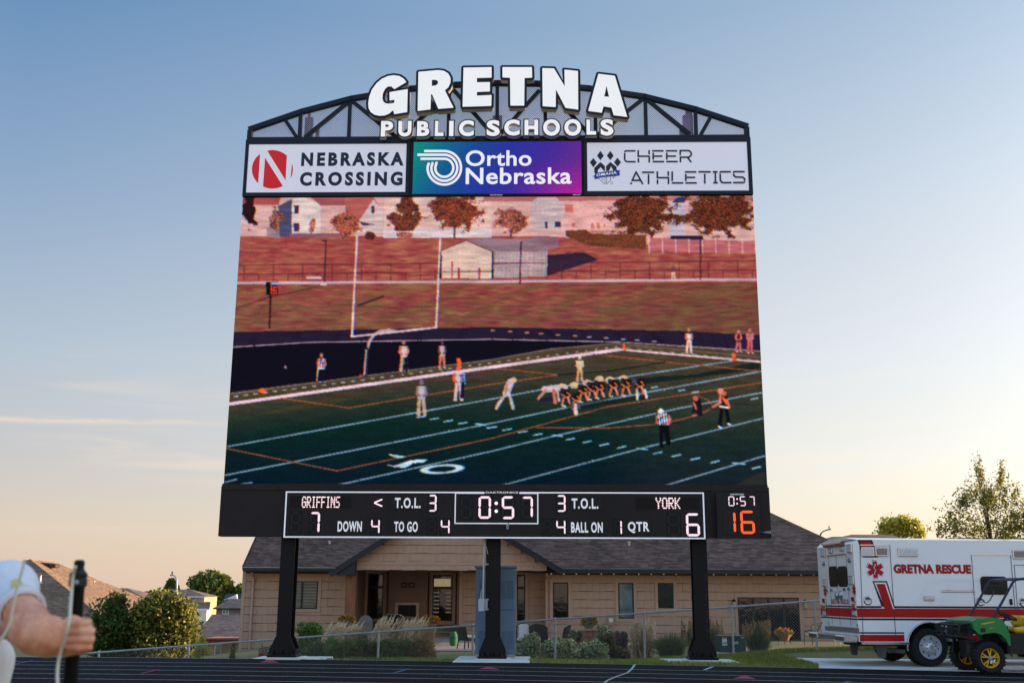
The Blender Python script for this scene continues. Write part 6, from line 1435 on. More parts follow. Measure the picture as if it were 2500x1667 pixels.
# lettering on the side
a0, a1 = aS(889, 850), aS(1386, 797)
def line_text(body, p0, p1, y, off, m, name, grow=0.0, sp_=1.0):
    c = MB(); add_text(c, body, p0[0] - grow, p1[0] + grow, p0[1] - grow, p1[1] + grow, y, off=off, space=sp_); return ap(c, name, m)
line_text('GRETNA RESCUE', a0, a1, -0.003, 0.075, mat('silver_outline', S(150, 152, 160), rough=0.4), 'lettering_outline', 0.012)
line_text('GRETNA RESCUE', a0, a1, -0.006, 0.045, m_ared, 'side_lettering')
# ---- rear face (local x = 0 plane, facing -x)
def rbox(a0, b0, a1, b1, x0, x1, name, m, parent=None, cb=0.008):
    p, q_ = aR(a0, b0), aR(a1, b1); ya, yb = sorted((p[0], q_[0])); za, zb_ = sorted((p[1], q_[1])); c = MB(); c.cbox(x0, x1, ya, yb, za, zb_, cb) if cb else c.box(x0, x1, ya, yb, za, zb_); return ap(c, name, m, parent)
for b0, b1, m in ((1076, 1066, m_anavy), (1140, 1081, m_ared), (1157, 1147, m_anavy)):
    c = MB(); c.box(-0.003, -0.0005, 0.02, WA - 0.02, z(b0), z(b1)); ap(c, 'rear_stripe', m)
ylist = [aR(a, 900)[0] for a in (470, 520, 588)]
dt, db = aR(525, 735)[1], aR(525, 1187)[1]
for a, b in (((ylist[0]), 0), ((ylist[1]), 0), ((ylist[2]), 0)): c = MB(); c.box(-0.004, -0.001, a - 0.006, a + 0.006, db, dt); ap(c, 'door_gap', m_seam)
c = MB(); c.box(-0.03, -0.001, min(ylist) - 0.03, max(ylist) + 0.03, dt, dt + 0.025); ap(c, 'drip_rail', m_chrome)
for a0_, a1_ in ((472, 518), (530, 580)):
    p, q_ = aR(a0_, 940), aR(a1_, 803); y0, y1_ = sorted((p[0], q_[0])); P = rrect(y0, y1_, p[1], q_[1], 0.09)
    c = MB(); v = [(-0.012, y, z_) for y, z_ in P]; n = len(v); c.add(v + [(0, y, z_) for _, y, z_ in v], [tuple(range(n))[::-1]] + [(i, (i + 1) % n, (i + 1) % n + n, i + n) for i in range(n)]); wr = ap(c, 'rear_window', m_under)
    P = rrect(y0 + 0.03, y1_ - 0.03, p[1] + 0.03, q_[1] - 0.03, 0.07); c = MB(); c.add([(-0.015, y, z_) for y, z_ in P], [tuple(range(len(P)))[::-1]]); c.build('pane', m_dgl, wr)
p, q_ = aR(450, 677), aR(566, 656); c = MB(); c.tube([(-0.05, p[0], p[1] + 0.02), (-0.05, q_[0], q_[1])], 0.055, 10); ap(c, 'light_bar', mat('amber_light_bar', S(120, 52, 20), rough=0.2, spec=0.8))
for a0_, b0_, a1_, b1_, m in ((468, 692, 490, 720, m_lensc), (540, 678, 565, 706, m_lensc), (415, 692, 444, 745, m_lensc), (585, 662, 620, 718, m_lensc), (427, 885, 456, 940, m_lensc), (598, 868, 632, 925, m_lensc),
                           (428, 1012, 449, 1045, m_lensr), (618, 1003, 643, 1037, m_lensr), (428, 1055, 450, 1087, m_lensa), (620, 1048, 647, 1080, m_lensa), (430, 1097, 452, 1130, m_lensc), (623, 1093, 649, 1130, m_lensc)):
    o = rbox(a0_, b0_, a1_, b1_, -0.035, -0.001, 'rear_light', m_chrome); p, q_ = aR(a0_, b0_), aR(a1_, b1_); e = 0.02; c = MB(); ya, yb = sorted((p[0], q_[0])); za, zb_ = sorted((p[1], q_[1])); c.box(-0.045, -0.0355, ya + e, yb - e, za + e, zb_ - e); c.build('lens', m, o)
for a, b in ((432, 790), (600, 768)): p = aR(a, b); c = MB(); c.lathe([(0.06, 0), (0.055, -0.03), (0.02, -0.05)], (0, p[0], p[1]), 12, 'x'); ap(c, 'chrome_lamp', m_chrome)
for a, b in ((520, 996), (543, 994)): p = aR(a, b); c = MB(); c.lathe([(0.10, 0), (0.085, -0.04), (0.03, -0.05)], (0, p[0], p[1]), 14, 'x'); ap(c, 'door_hook', m_chrome)
for a, b in ((486, 962), (570, 958), (455, 965), (600, 955)): p = aR(a, b); c = MB(); c.lathe([(0.035, 0), (0.03, -0.05)], (0, p[0], p[1]), 10, 'x'); ap(c, 'rear_handle', m_chrome)
for a, b in ((440, 972), (629, 960)): p = aR(a, b); star(p[0], p[1], 0.115, -0.004, m_ared, 'star_emblem', plane='r')
p, q_ = aR(480, 1050), aR(592, 1020); c = MB(); y0, y1_ = p[0], q_[0]
add_text(c, 'GRETNA RESCUE', 0, 0, 0, 0, 0, off=0.03, fn=lambda a, b: (-0.004, y0 + a * (y1_ - y0), p[1] + b * (q_[1] - p[1]))); ap(c, 'rear_lettering', m_ared)
rbox(440, 1190, 663, 1243, -0.012, -0.001, 'rear_plate', m_dplate, cb=0)
rbox(443, 1160, 468, 1198, -0.016, -0.013, 'licence_plate', mat('licence_plate', S(206, 210, 214), rough=0.4), cb=0)
zb0, zb1 = aR(600, 1294)[1], aR(600, 1252)[1]
c = MB(); c.cbox(-0.30, -0.02, 0.0, WA, zb0 + 0.03, zb1 - 0.0, 0.015); bmp = ap(c, 'rear_step_bumper', m_dplate)
for y0, y1_ in ((-0.01, 0.62), (WA - 0.62, WA + 0.01)): c = MB(); c.cbox(-0.33, -0.01, y0, y1_, zb0, zb1 + 0.006, 0.03); c.build('bumper_end', m_chrome, bmp)
for y in (0.03, WA - 0.05): c = MB(); c.box(-0.006, -0.001, y - 0.02, y + 0.02, db - 0.02, db + 0.05); ap(c, 'reflector', m_lensr)
p = aS(683, 1275); c = MB(); c.lathe([(0.035, 0), (0.03, -0.012)], (p[0], -0.003, p[1]), 12, 'y'); ap(c, 'round_reflector', m_lensr)
# cab (mostly outside the frame)
c = MB(); prof = [(LA + 0.02, zs0), (LA + 0.02, 2.15), (LA + 0.7, 2.15), (LA + 1.25, 1.55), (LA + 2.25, 1.35), (LA + 2.35, 0.55), (LA + 2.1, zs0)]
c.prism(prof, 0.2, WA - 0.2); cab = ap(c, 'cab', m_wp)
c = MB(); c.prism([(LA + 0.25, 1.5), (LA + 0.25, 2.0), (LA + 0.66, 2.0), (LA + 1.0, 1.6), (LA + 1.0, 1.5)], 0.19, 0.199); c.build('cab_window', m_dgl, cab)

# ================================================================ UTILITY VEHICLE
Z9 = lambda a, b: (2220 + a * 0.22329, 1290 + b * 0.22329)
YU = 22.35
def u9(a, b, y=0.0): p = at(*Z9(a, b), YU + y); return p.x, p.z
ux0 = u9(890, 1390)[0]
ut = thing('utility_vehicle', 'green and yellow utility vehicle with black roll cage in front of the ambulance', 'utility vehicle', (ux0, YU, 0))
m_gr = mat('green_plastic', S(18, 132, 66), rough=0.35, var=0.06, vs=2, coat=0.2); m_ye = mat('yellow_plastic', S(226, 176, 28), rough=0.45, var=0.08); m_bk = mat('black_plastic', S(26, 27, 30), rough=0.5, var=0.15); m_tube = mat('roll_bar_paint', S(44, 46, 64), rough=0.35, var=0.1)
def up(mb, name, m, parent=None, **k): return mb.build(name, m, parent or ut, **k)
def uu(a, b, y=0.0): x, z_ = u9(a, b, y); return (x - ux0, y, z_)
WU = 1.35
def uwheel(cx, cz, y, flip=1, name='wheel'):
    RW, w_ = 0.318, 0.26
    c = MB(); c.lathe([(RW * 0.60, 0.03), (RW * 0.66, 0.005), (RW * 0.86, 0.0), (RW * 0.96, 0.03), (RW, 0.07), (RW, w_ - 0.07), (RW * 0.95, w_), (RW * 0.6, w_ - 0.02)], (cx, y, cz), 36, 'y', caps=False); w = up(c, name, m_rub2, smooth=35)
    c = MB()
    for k in range(26):
        a = 2 * math.pi * k / 26; ca, sa = math.cos(a), math.sin(a)
        for s_ in (0, 1):
            aa = a + s_ * 0.12; c.bar((cx + math.cos(aa) * RW, y + 0.03 + s_ * 0.12, cz + math.sin(aa) * RW), (cx + math.cos(aa + 0.05) * RW, y + 0.12 + s_ * 0.12, cz + math.sin(aa + 0.05) * RW), 0.03, 0.025, up=(-sa, 0, ca))
    c.build('tread', m_rub2, w, kind='stuff')
    r_ = RW * 0.60; f = 0.03 if flip > 0 else w_ - 0.03
    c = MB(); c.lathe([(r_ + 0.003, 0.0), (r_ - 0.012, 0.002 * flip), (r_ - 0.03, 0.05 * flip), (r_ - 0.034, 0.06 * flip)], (cx, y + f, cz), 32, 'y', caps=False); c.build('rim', m_ye, w, smooth=30)
    c = MB(); c.lathe([(0.0, 0.062 * flip), (r_ - 0.03, 0.062 * flip)], (cx, y + f, cz), 24, 'y', caps=False); c.build('spoke_backing_disc', m_bk, w)  # black disc behind the spokes
    for k in range(5):
        a = k * 2 * math.pi / 5 + 0.3
        for s_ in (-0.2, 0.2):
            c = MB(); c.bar((cx + 0.045 * math.cos(a), y + f + 0.012 * flip, cz + 0.045 * math.sin(a)), (cx + (r_ - 0.015) * math.cos(a + s_), y + f + 0.02 * flip, cz + (r_ - 0.015) * math.sin(a + s_)), 0.024, 0.02, up=(0, 1, 0)); c.build('spoke', m_ye, w)
    c = MB(); c.lathe([(0.05, 0.03 * flip), (0.05, 0.0), (0.035, -0.02 * flip), (0.0, -0.022 * flip)], (cx, y + f, cz), 16, 'y', caps=False); c.build('hub', m_steel, w)
    return w
cz_ = 0.318
uwheel(0.0, cz_, 0.0); uwheel(0.0, cz_, WU - 0.26); uwheel(1.98, cz_, 0.0); uwheel(1.98, cz_, WU - 0.26)
# hood and near fender as one side profile, far fender mirrored
prof = [(690, 1010), (740, 985), (890, 968), (960, 972), (1010, 990), (1050, 1040), (1100, 1160), (1112, 1280), (1090, 1275), (1060, 1210), (1010, 1160), (940, 1135), (870, 1140), (800, 1155), (770, 1160), (700, 1090)]
P = [(uu(a, b)[0], uu(a, b)[2]) for a, b in prof]
c = MB(); c.prism(P[::-1], 0.0, 0.22); fdn = up(c, 'fender', m_gr)
c = MB(); c.prism(P[::-1], WU - 0.22, WU); up(c, 'fender', m_gr)
hp_ = [(690, 1012), (745, 988), (890, 972), (955, 976), (1000, 995), (1040, 1040), (1040, 1100), (780, 1130), (700, 1085)]
P = [(uu(a, b)[0], uu(a, b)[2] + 0.012) for a, b in hp_]; c = MB(); c.prism(P[::-1], 0.222, WU - 0.222); up(c, 'hood', m_gr)
c = MB(); a_, b_ = uu(1000, 985), uu(1075, 1090); c.add([(a_[0], 0.2, a_[2] + 0.03), (b_[0], 0.2, b_[2]), (b_[0], WU - 0.2, b_[2]), (a_[0], WU - 0.2, a_[2] + 0.03)], [(0, 1, 2, 3)]); up(c, 'dashboard', m_bk)
for pts in ([(785, 1035), (860, 1020), (935, 1012), (930, 1022), (865, 1035), (795, 1048)], ):
    c = MB(); P = [(uu(a, b)[0], uu(a, b)[2] + 0.0) for a, b in pts]; c.prism(P[::-1], -0.006, -0.001); up(c, 'yellow_decal', m_ye)
p = uu(870, 1090); q_ = uu(930, 1078); c = MB(); add_text(c, 'XUV', p[0], q_[0], p[2], q_[2], -0.004, off=0.02, shear=0.4); up(c, 'side_marking', m_ye)
p, q_ = uu(778, 1135), uu(835, 1078); c = MB(); c.cbox(p[0], q_[0], -0.012, 0.2, p[2], q_[2], 0.02); hl = up(c, 'headlight', m_bk); c = MB(); c.ball(((p[0] + 0.04), 0.06, (p[2] + q_[2]) / 2), 0.055, 12, 8); c.build('lens', m_lensc, hl, smooth=True)
c = MB(); x0 = uu(690, 1100)[0]; c.box(x0 - 0.03, uu(720, 1100)[0], 0.12, WU - 0.12, uu(700, 1180)[2], uu(700, 1040)[2]); up(c, 'front_grille', m_bk)
for k in range(5): c = MB(); zz = uu(700, 1055 + k * 26)[2]; c.box(x0 - 0.045, x0 - 0.031, 0.2, WU - 0.2, zz - 0.012, zz + 0.006); up(c, 'grille_bar', m_bk)
xg = uu(600, 1100)[0]; zt_, zb_ = uu(600, 1035)[2], uu(600, 1190)[2]
for y in (0.12, 0.45, WU - 0.45, WU - 0.12): c = MB(); c.tube([(x0, y, zt_ - 0.01), (xg - 0.0, y, zt_ - 0.02), (xg - 0.06, y, zt_ - 0.1), (xg - 0.07, y, zb_ + 0.08), (xg, y, zb_), (x0 + 0.1, y, zb_ - 0.06)], 0.022, 8); up(c, 'brush_guard', m_bk)
for zz in (zt_ - 0.04, zb_ + 0.16, zb_ + 0.02): c = MB(); c.tube([(xg - 0.05, 0.1, zz), (xg - 0.05, WU - 0.1, zz)], 0.024, 8); up(c, 'brush_guard_bar', m_bk)
c = MB(); c.bar((x0 + 0.02, 0.35, zb_ - 0.02), (uu(720, 1380)[0], 0.3, uu(720, 1380)[2]), 0.06, 0.05); c.bar((x0 + 0.02, WU - 0.35, zb_ - 0.02), (uu(720, 1380)[0], WU - 0.3, uu(720, 1380)[2]), 0.06, 0.05); c.bar((0.0, 0.24, cz_), (0.0, WU - 0.24, cz_), 0.06, 0.06); c.box(-0.2, 0.3, 0.3, WU - 0.3, 0.3, 0.62); up(c, 'front_suspension', m_bk)
# wheel well and floor
c = MB(); c.box(uu(1105, 1300)[0], 1.55, 0.04, WU - 0.04, uu(1120, 1370)[2], uu(1120, 1330)[2]); up(c, 'floor', m_bk)
c = MB(); c.box(uu(1080, 1300)[0], uu(1080, 1300)[0] + 0.05, 0.03, WU - 0.03, uu(1120, 1370)[2], uu(1080, 1060)[2]); up(c, 'footwell_wall', m_bk)
p = uu(1100, 1290); q_ = uu(1135, 1410); c = MB(); c.add([(p[0], -0.005, p[2]), (q_[0], -0.005, p[2] - 0.05), (q_[0] - 0.02, -0.02, q_[2]), (p[0] - 0.02, 0.0, q_[2] + 0.06)], [(0, 1, 2, 3)]); up(c, 'mud_flap', m_bk)
# roll cage
YN, YFR = 0.1, WU - 0.1
near = [(868, 1040), (905, 985), (1015, 800), (1075, 690), (1128, 590), (1165, 556), (1254, 545), (1420, 540), (1700, 545)]
far = [(690, 1005), (720, 960), (800, 780), (870, 660), (930, 590), (985, 562), (1060, 560), (1180, 550), (1300, 545)]
c = MB(); c.tube([uu(a, b, YN) for a, b in near], 0.026, 8); rc = up(c, 'roll_cage', m_tube, smooth=True)
N_ = [uu(a, b, YN) for a, b in near]
c = MB(); c.tube([(p[0], YFR, p[2]) for p in N_], 0.026, 8); c2 = c.build('roll_bar', m_tube, rc, smooth=True)
for k in (5, 8): c = MB(); c.tube([(N_[k][0], YN, N_[k][2]), (N_[k][0], YFR, N_[k][2])], 0.024, 8); c.build('roll_bar', m_tube, rc)
for y in (YN, YFR): c = MB(); c.tube([(N_[8][0], y, N_[8][2]), (N_[8][0] + 0.25, y, 0.8)], 0.026, 8); c.build('roll_bar', m_tube, rc)
c = MB(); pts = [(800, 790), (850, 810), (880, 780), (925, 700), (930, 680), (905, 665)]; P = [uu(a, b, YFR) for a, b in pts]; c.tube(P, 0.012, 6); up(c, 'grab_handle', m_tube)
# steering wheel, seat, bed
p, q_ = uu(988, 905, 0.35), uu(1170, 1000, 0.35); ce = Vector(((p[0] + q_[0]) / 2, 0.38, (p[2] + q_[2]) / 2)); dx = Vector((q_[0] - p[0], 0, q_[2] - p[2])) / 2; 
c = MB(); rr_ = dx.length; dn = dx.normalized(); pts = [ce + dn * rr_ * math.cos(t) + Vector((0, 1, 0)) * rr_ * math.sin(t) for t in [k * math.pi / 12 for k in range(25)]]; c.tube(pts, 0.017, 8, caps=False); sw = up(c, 'steering_wheel', m_bk, smooth=True)
c = MB(); nrm = dn.cross(Vector((0, 1, 0))); nrm = nrm if nrm.z < 0 else -nrm
for t in (0, 2.1, 4.2): c.tube([ce, ce + dn * rr_ * math.cos(t) + Vector((0, 1, 0)) * rr_ * math.sin(t)], 0.012, 6)
c.tube([ce, ce + nrm * 0.32 + Vector((-0.1, 0, 0))], 0.025, 8); c.build('steering_column', m_bk, sw)
zs_ = uu(1150, 1105)[2]
for y0, y1_ in ((0.1, 0.62), (0.7, 1.22)):
    c = MB(); xs_ = uu(1092, 1105)[0] + 0.16; c.cbox(xs_, xs_ + 0.52, y0, y1_, zs_ - 0.07, zs_ + 0.05, 0.04); st = up(c, 'seat', m_ye); c = MB(); c.cbox(xs_ + 0.42, xs_ + 0.55, y0, y1_, zs_ + 0.055, zs_ + 0.27, 0.04); c.build('seat_back', m_ye, st)
c = MB(); c.box(uu(1110, 1150)[0], uu(1110, 1150)[0] + 0.55, 0.08, WU - 0.08, uu(1120, 1329)[2], zs_ - 0.075); up(c, 'seat_box', m_bk)
c = MB(); c.tube([uu(1125, 1090, 0.3), uu(1130, 1072, 0.3), uu(1165, 1062, 0.3), uu(1205, 1070, 0.3), uu(1212, 1085, 0.3)], 0.012, 6); c.ball(uu(1168, 1068, 0.3), 0.025); up(c, 'gear_lever', m_bk)
c = MB(); c.box(1.4, 2.6, 0.02, WU - 0.02, 0.72, 0.76); c.box(1.4, 1.44, 0.02, WU - 0.02, 0.761, 1.05); c.box(2.56, 2.6, 0.02, WU - 0.02, 0.761, 1.05); c.box(1.441, 2.559, 0.02, 0.06, 0.761, 1.05); c.box(1.441, 2.559, WU - 0.06, WU - 0.02, 0.761, 1.05); up(c, 'cargo_bed', m_gr)
c = MB(); c.box(1.0, 2.5, 0.35, WU - 0.35, 0.3, 0.7); up(c, 'rear_frame', m_bk)
c = MB(); p = uu(905, 1440); 
for dx_, dz_ in ((-0.02, -0.0), (0.05, 0.02)): c.add([(p[0] + dx_, 0.028, p[2] + dz_), (p[0] + dx_ + 0.035, 0.028, p[2] + dz_ + 0.01), (p[0] + dx_ + 0.02, 0.028, p[2] + dz_ - 0.06), (p[0] + dx_ - 0.012, 0.028, p[2] + dz_ - 0.065)], [(0, 1, 2, 3)])
up(c, 'hub_label', m_white)

# ================================================================ PLANTS AND TREES
def leaf_material(name, c1, c2, trans=0.35):
    m = bpy.data.materials.new(name); m.use_nodes = True; nt = m.node_tree; b = nt.nodes['Principled BSDF']; L = nt.links.new
    ge = nd(nt, 'ShaderNodeNewGeometry'); co = nd(nt, 'ShaderNodeTexCoord'); n = nd(nt, 'ShaderNodeTexNoise', i_Scale=1.2, i_Detail=2.0); L(co.outputs['Object'], n.inputs[0])
    mm = nd(nt, 'ShaderNodeMix', data_type='FLOAT'); mm.inputs[0].default_value = 0.6; L(n.outputs[0], mm.inputs[2]); L(ge.outputs['Random Per Island'], mm.inputs[3])
    r = nd(nt, 'ShaderNodeValToRGB'); r.color_ramp.elements[0].position = 0.2; r.color_ramp.elements[1].position = 0.85; r.color_ramp.elements[0].color = tuple(c1) + (1,); r.color_ramp.elements[1].color = tuple(c2) + (1,)
    L(mm.outputs[0], r.inputs[0]); L(r.outputs[0], b.inputs['Base Color']); b.inputs['Roughness'].default_value = 0.55; b.inputs['Specular IOR Level'].default_value = 0.3
    t = nd(nt, 'ShaderNodeBsdfTranslucent'); mx = nd(nt, 'ShaderNodeMixShader'); mx.inputs[0].default_value = trans; L(r.outputs[0], t.inputs[0]); L(b.outputs[0], mx.inputs[1]); L(t.outputs[0], mx.inputs[2]); L(mx.outputs[0], nt.nodes['Material Output'].inputs[0])
    return m
LM = {'dark': leaf_material('dark_green_leaves', (0.03, 0.075, 0.02), (0.13, 0.21, 0.05)),
      'green': leaf_material('green_leaves', (0.05, 0.12, 0.025), (0.2, 0.30, 0.06)),
      'maple': leaf_material('maple_leaves', (0.02, 0.045, 0.01), (0.15, 0.17, 0.03), 0.5),
      'gold': leaf_material('golden_leaves', (0.32, 0.34, 0.05), (0.68, 0.62, 0.12), 0.5),
      'olive': leaf_material('olive_leaves', (0.05, 0.08, 0.02), (0.22, 0.20, 0.05), 0.5), 'back': leaf_material('backlit_leaves', (0.20, 0.21, 0.04), (0.60, 0.52, 0.12), 0.6),
      'varieg': leaf_material('variegated_leaves', (0.22, 0.30, 0.12), (0.80, 0.82, 0.52), 0.3),
      'rust': leaf_material('rust_leaves', (0.15, 0.08, 0.03), (0.45, 0.24, 0.09), 0.35),
      'grassg': leaf_material('ornamental_grass_green', (0.04, 0.09, 0.025), (0.22, 0.25, 0.08), 0.3),
      'grasst': leaf_material('ornamental_grass_tan', (0.26, 0.15, 0.06), (0.62, 0.40, 0.20), 0.35),
      'plume': leaf_material('cream_plumes', (0.62, 0.50, 0.34), (0.85, 0.74, 0.56), 0.4),
      'orange': leaf_material('orange_petals', (0.55, 0.10, 0.01), (0.85, 0.30, 0.03), 0.3), 'red': leaf_material('red_petals', (0.35, 0.01, 0.03), (0.75, 0.03, 0.08), 0.3),
      'pink': leaf_material('pink_petals', (0.5, 0.12, 0.18), (0.85, 0.40, 0.42), 0.3), 'purple': leaf_material('purple_petals', (0.22, 0.03, 0.18), (0.50, 0.10, 0.36), 0.3), 'yellow': leaf_material('yellow_petals', (0.6, 0.45, 0.03), (0.8, 0.65, 0.1), 0.3)}
m_bark = mat('bark', S(84, 68, 54), rough=0.9, var=0.3, vs=4, bump=0.4)
m_stem = mat('green_stem', S(86, 96, 50), rough=0.8, var=0.2)
def leaves_np(rg, centers, size, aspect=1.5):
    n = len(centers); a = rg.normal(size=(n, 3)); a /= np.linalg.norm(a, axis=1)[:, None]; b = rg.normal(size=(n, 3)); b -= (b * a).sum(1)[:, None] * a; b /= np.linalg.norm(b, axis=1)[:, None]
    s = size * (0.6 + 0.8 * rg.random(n))[:, None]; a = a * s * aspect / 2; b = b * s / 2
    V = np.stack([centers - a, centers + b - a * 0.1, centers + a, centers - b - a * 0.1], 1).reshape(-1, 3); return V
def leaf_obj(name, V, m, parent, origin, k=4, **kw):
    n = len(V) // k; me = bpy.data.meshes.new(name); V = V - np.array(origin)[None]
    me.vertices.add(len(V)); me.vertices.foreach_set('co', V.astype(np.float32).ravel()); me.loops.add(n * k); me.polygons.add(n)
    me.loops.foreach_set('vertex_index', np.arange(n * k, dtype=np.int32)); me.polygons.foreach_set('loop_start', np.arange(0, n * k, k, dtype=np.int32))
    try: me.polygons.foreach_set('loop_total', np.full(n, k, dtype=np.int32))
    except Exception: pass
    me.update(calc_edges=True); return link(name, me, m, parent, **kw)
SEED = [100]
def lumps(rg, blobs, n, shell=0.45, noise_=0.35):
    """points in a set of (cx,cy,cz,rx,ry,rz) blobs, mostly near their surfaces and broken up"""
    W = np.array([b[3] * b[5] + 1e-6 for b in blobs]); W = W / W.sum(); idx = rg.choice(len(blobs), n, p=W); B = np.array(blobs)[idx]
    d = rg.normal(size=(n, 3)); d /= np.linalg.norm(d, axis=1)[:, None]; r = (shell + (1 - shell) * rg.random(n) ** 0.6) * (1 + noise_ * (rg.random(n) - 0.5))
    return B[:, :3] + d * r[:, None] * B[:, 3:]
def bush(name, label, cat, u0, v0, u1, v1, Y, key, leaf=0.05, dens=1.0, group=None, second=None, flowers=None, sub=9, base=None):
    """a shrub filling a pixel box at distance Y"""
    SEED[0] += 1; rg = np.random.default_rng(SEED[0]); c = at((u0 + u1) / 2, (v0 + v1) / 2, Y); w_ = (u1 - u0) / ppm(Y) / 2; zt = at((u0 + u1) / 2, v0, Y).z; zb = at((u0 + u1) / 2, v1, Y).z if base is None else base
    h = (zt - zb) / 2; zc = (zt + zb) / 2; d = min(w_, 1.2)
    blobs = [(c.x, Y, zc - h * 0.1, w_ * 0.8, d * 0.8, h * 0.85)]
    for _ in range(sub):
        a = rg.random() * 6.28; e = rg.uniform(-0.5, 0.95); blobs.append((c.x + w_ * 0.55 * math.cos(a), Y + d * 0.5 * math.sin(a), zc + h * 0.6 * e, w_ * rg.uniform(0.28, 0.45), d * rg.uniform(0.28, 0.45), h * rg.uniform(0.28, 0.42)))
    n = int(dens * 1900 * max(0.15, w_ * h * 4) / (leaf / 0.05) ** 2); n = min(max(n, 300), 20000)
    P = lumps(rg, blobs, n); P = P[P[:, 2] > zb - 0.02]
    t = thing(name, label, cat, (c.x, Y, zb), 0, group); O = (c.x, Y, zb)
    leaf_obj('foliage', leaves_np(rg, P, leaf), LM[key], t, O)
    mb = MB()
    for k in range(5): a = k * 1.3; mb.tube([(0.04 * math.cos(a), 0.04 * math.sin(a), 0), (w_ * 0.4 * math.cos(a), d * 0.3 * math.sin(a), h * 0.9), (w_ * 0.55 * math.cos(a), d * 0.4 * math.sin(a), h * 1.5)], [0.015, 0.011, 0.005], 5)
    mb.build('stems', m_bark, t)
    if second: P2 = lumps(rg, blobs, int(n * second[1]), 0.8); leaf_obj('foliage', leaves_np(rg, P2, leaf), LM[second[0]], t, O, label=second[0] + ' leaves among the green')
    if flowers:
        fk, fn_, fs = flowers; P2 = lumps(rg, blobs, fn_, 0.97, 0.1); P2 = P2[(P2[:, 2] > zc - h * 0.6)]; Q = np.repeat(P2, 5, axis=0) + rg.normal(0, fs * 0.3, (len(P2) * 5, 3)); leaf_obj('flowers', leaves_np(rg, Q, fs, 1.0), LM[fk], t, O, kind='stuff')
    return t
def grass_clump(name, label, u0, v0, u1, v1, Y, key, n=700, plume=None, lean=0.0, group=None, base=None, vplume=None, tip=None):
    SEED[0] += 1; rg = np.random.default_rng(SEED[0]); x0, x1 = at(u0, 1500, Y).x, at(u1, 1500, Y).x; zt = at((u0 + u1) / 2, v0, Y).z; zb = at((u0 + u1) / 2, v1, Y).z if base is None else base
    cx = (x0 + x1) / 2; hw = (x1 - x0) / 2; h = zt - zb; t = thing(name, label, 'ornamental grass', (cx, Y, zb), 0, group)
    V = []
    for _ in range(n):
        a = rg.random() * 6.283; r0 = rg.random() ** 0.7 * hw * 0.35; bx, by = r0 * math.cos(a), r0 * math.sin(a) * 0.7
        L_ = h * rg.uniform(0.55, 1.0); sp_ = rg.random() ** 0.8; ex, ey = (hw - abs(bx)) * sp_ * math.cos(a) + lean * L_, hw * 0.6 * sp_ * math.sin(a); droop = 1 - 0.35 * sp_
        p0 = np.array([bx, by, 0]); p2 = np.array([bx + ex, by + ey, L_ * droop]); p1 = (p0 + p2) / 2 + np.array([-ex * 0.18, -ey * 0.18, L_ * 0.16]); w_ = 0.009
        s = np.array([w_ * math.sin(a), -w_ * math.cos(a), 0]) if abs(math.sin(a)) > 0.4 else np.array([w_, 0, 0])
        V += [p0 - s, p0 + s, p1 + s * 0.8, p1 - s * 0.8, p1 - s * 0.8, p1 + s * 0.8, p2 + s * 0.2, p2 - s * 0.2]
    leaf_obj('blades', np.array(V), LM[key], t, (0, 0, 0))
    if plume:
        k_, n2, lo, hi_ = plume; V = []; S_ = []
        for _ in range(n2):
            a = rg.random() * 6.283; r0 = rg.random() ** 0.6 * hw * 0.9; x = r0 * math.cos(a); y = r0 * math.sin(a) * 0.5; zz = h * rg.uniform(lo, hi_); ln = h * 0.26 * rg.uniform(0.7, 1.2); L2 = lean + rg.normal(0, 0.08)
            base_ = np.array([x, y, zz - ln]); tipp = np.array([x + L2 * ln * 1.3, y, zz]); 
            for j in range(14):
                f = j / 13; c_ = base_ * (1 - f) + tipp * f; wd = 0.05 * math.sin(math.pi * min(1, f * 0.85 + 0.15)) + 0.004; dv = rg.normal(size=3); dv[1] *= 0.5; dv /= np.linalg.norm(dv); dv *= wd; up_ = np.array([L2 * 0.05, 0, 0.05]); V += [c_ - dv * 0.5, c_ + dv, c_ + up_ + dv * 0.6, c_ + up_ - dv * 0.4]
            S_ += [base_ * [0.5, 0.5, 0] - [0.004, 0, 0], base_ * [0.5, 0.5, 0] + [0.004, 0, 0], base_ + [0.003, 0, 0], base_ - [0.003, 0, 0]]
        leaf_obj('plumes', np.array(V), LM[k_], t, (0, 0, 0)); leaf_obj('stalks', np.array(S_), LM['grasst'], t, (0, 0, 0))
    return t
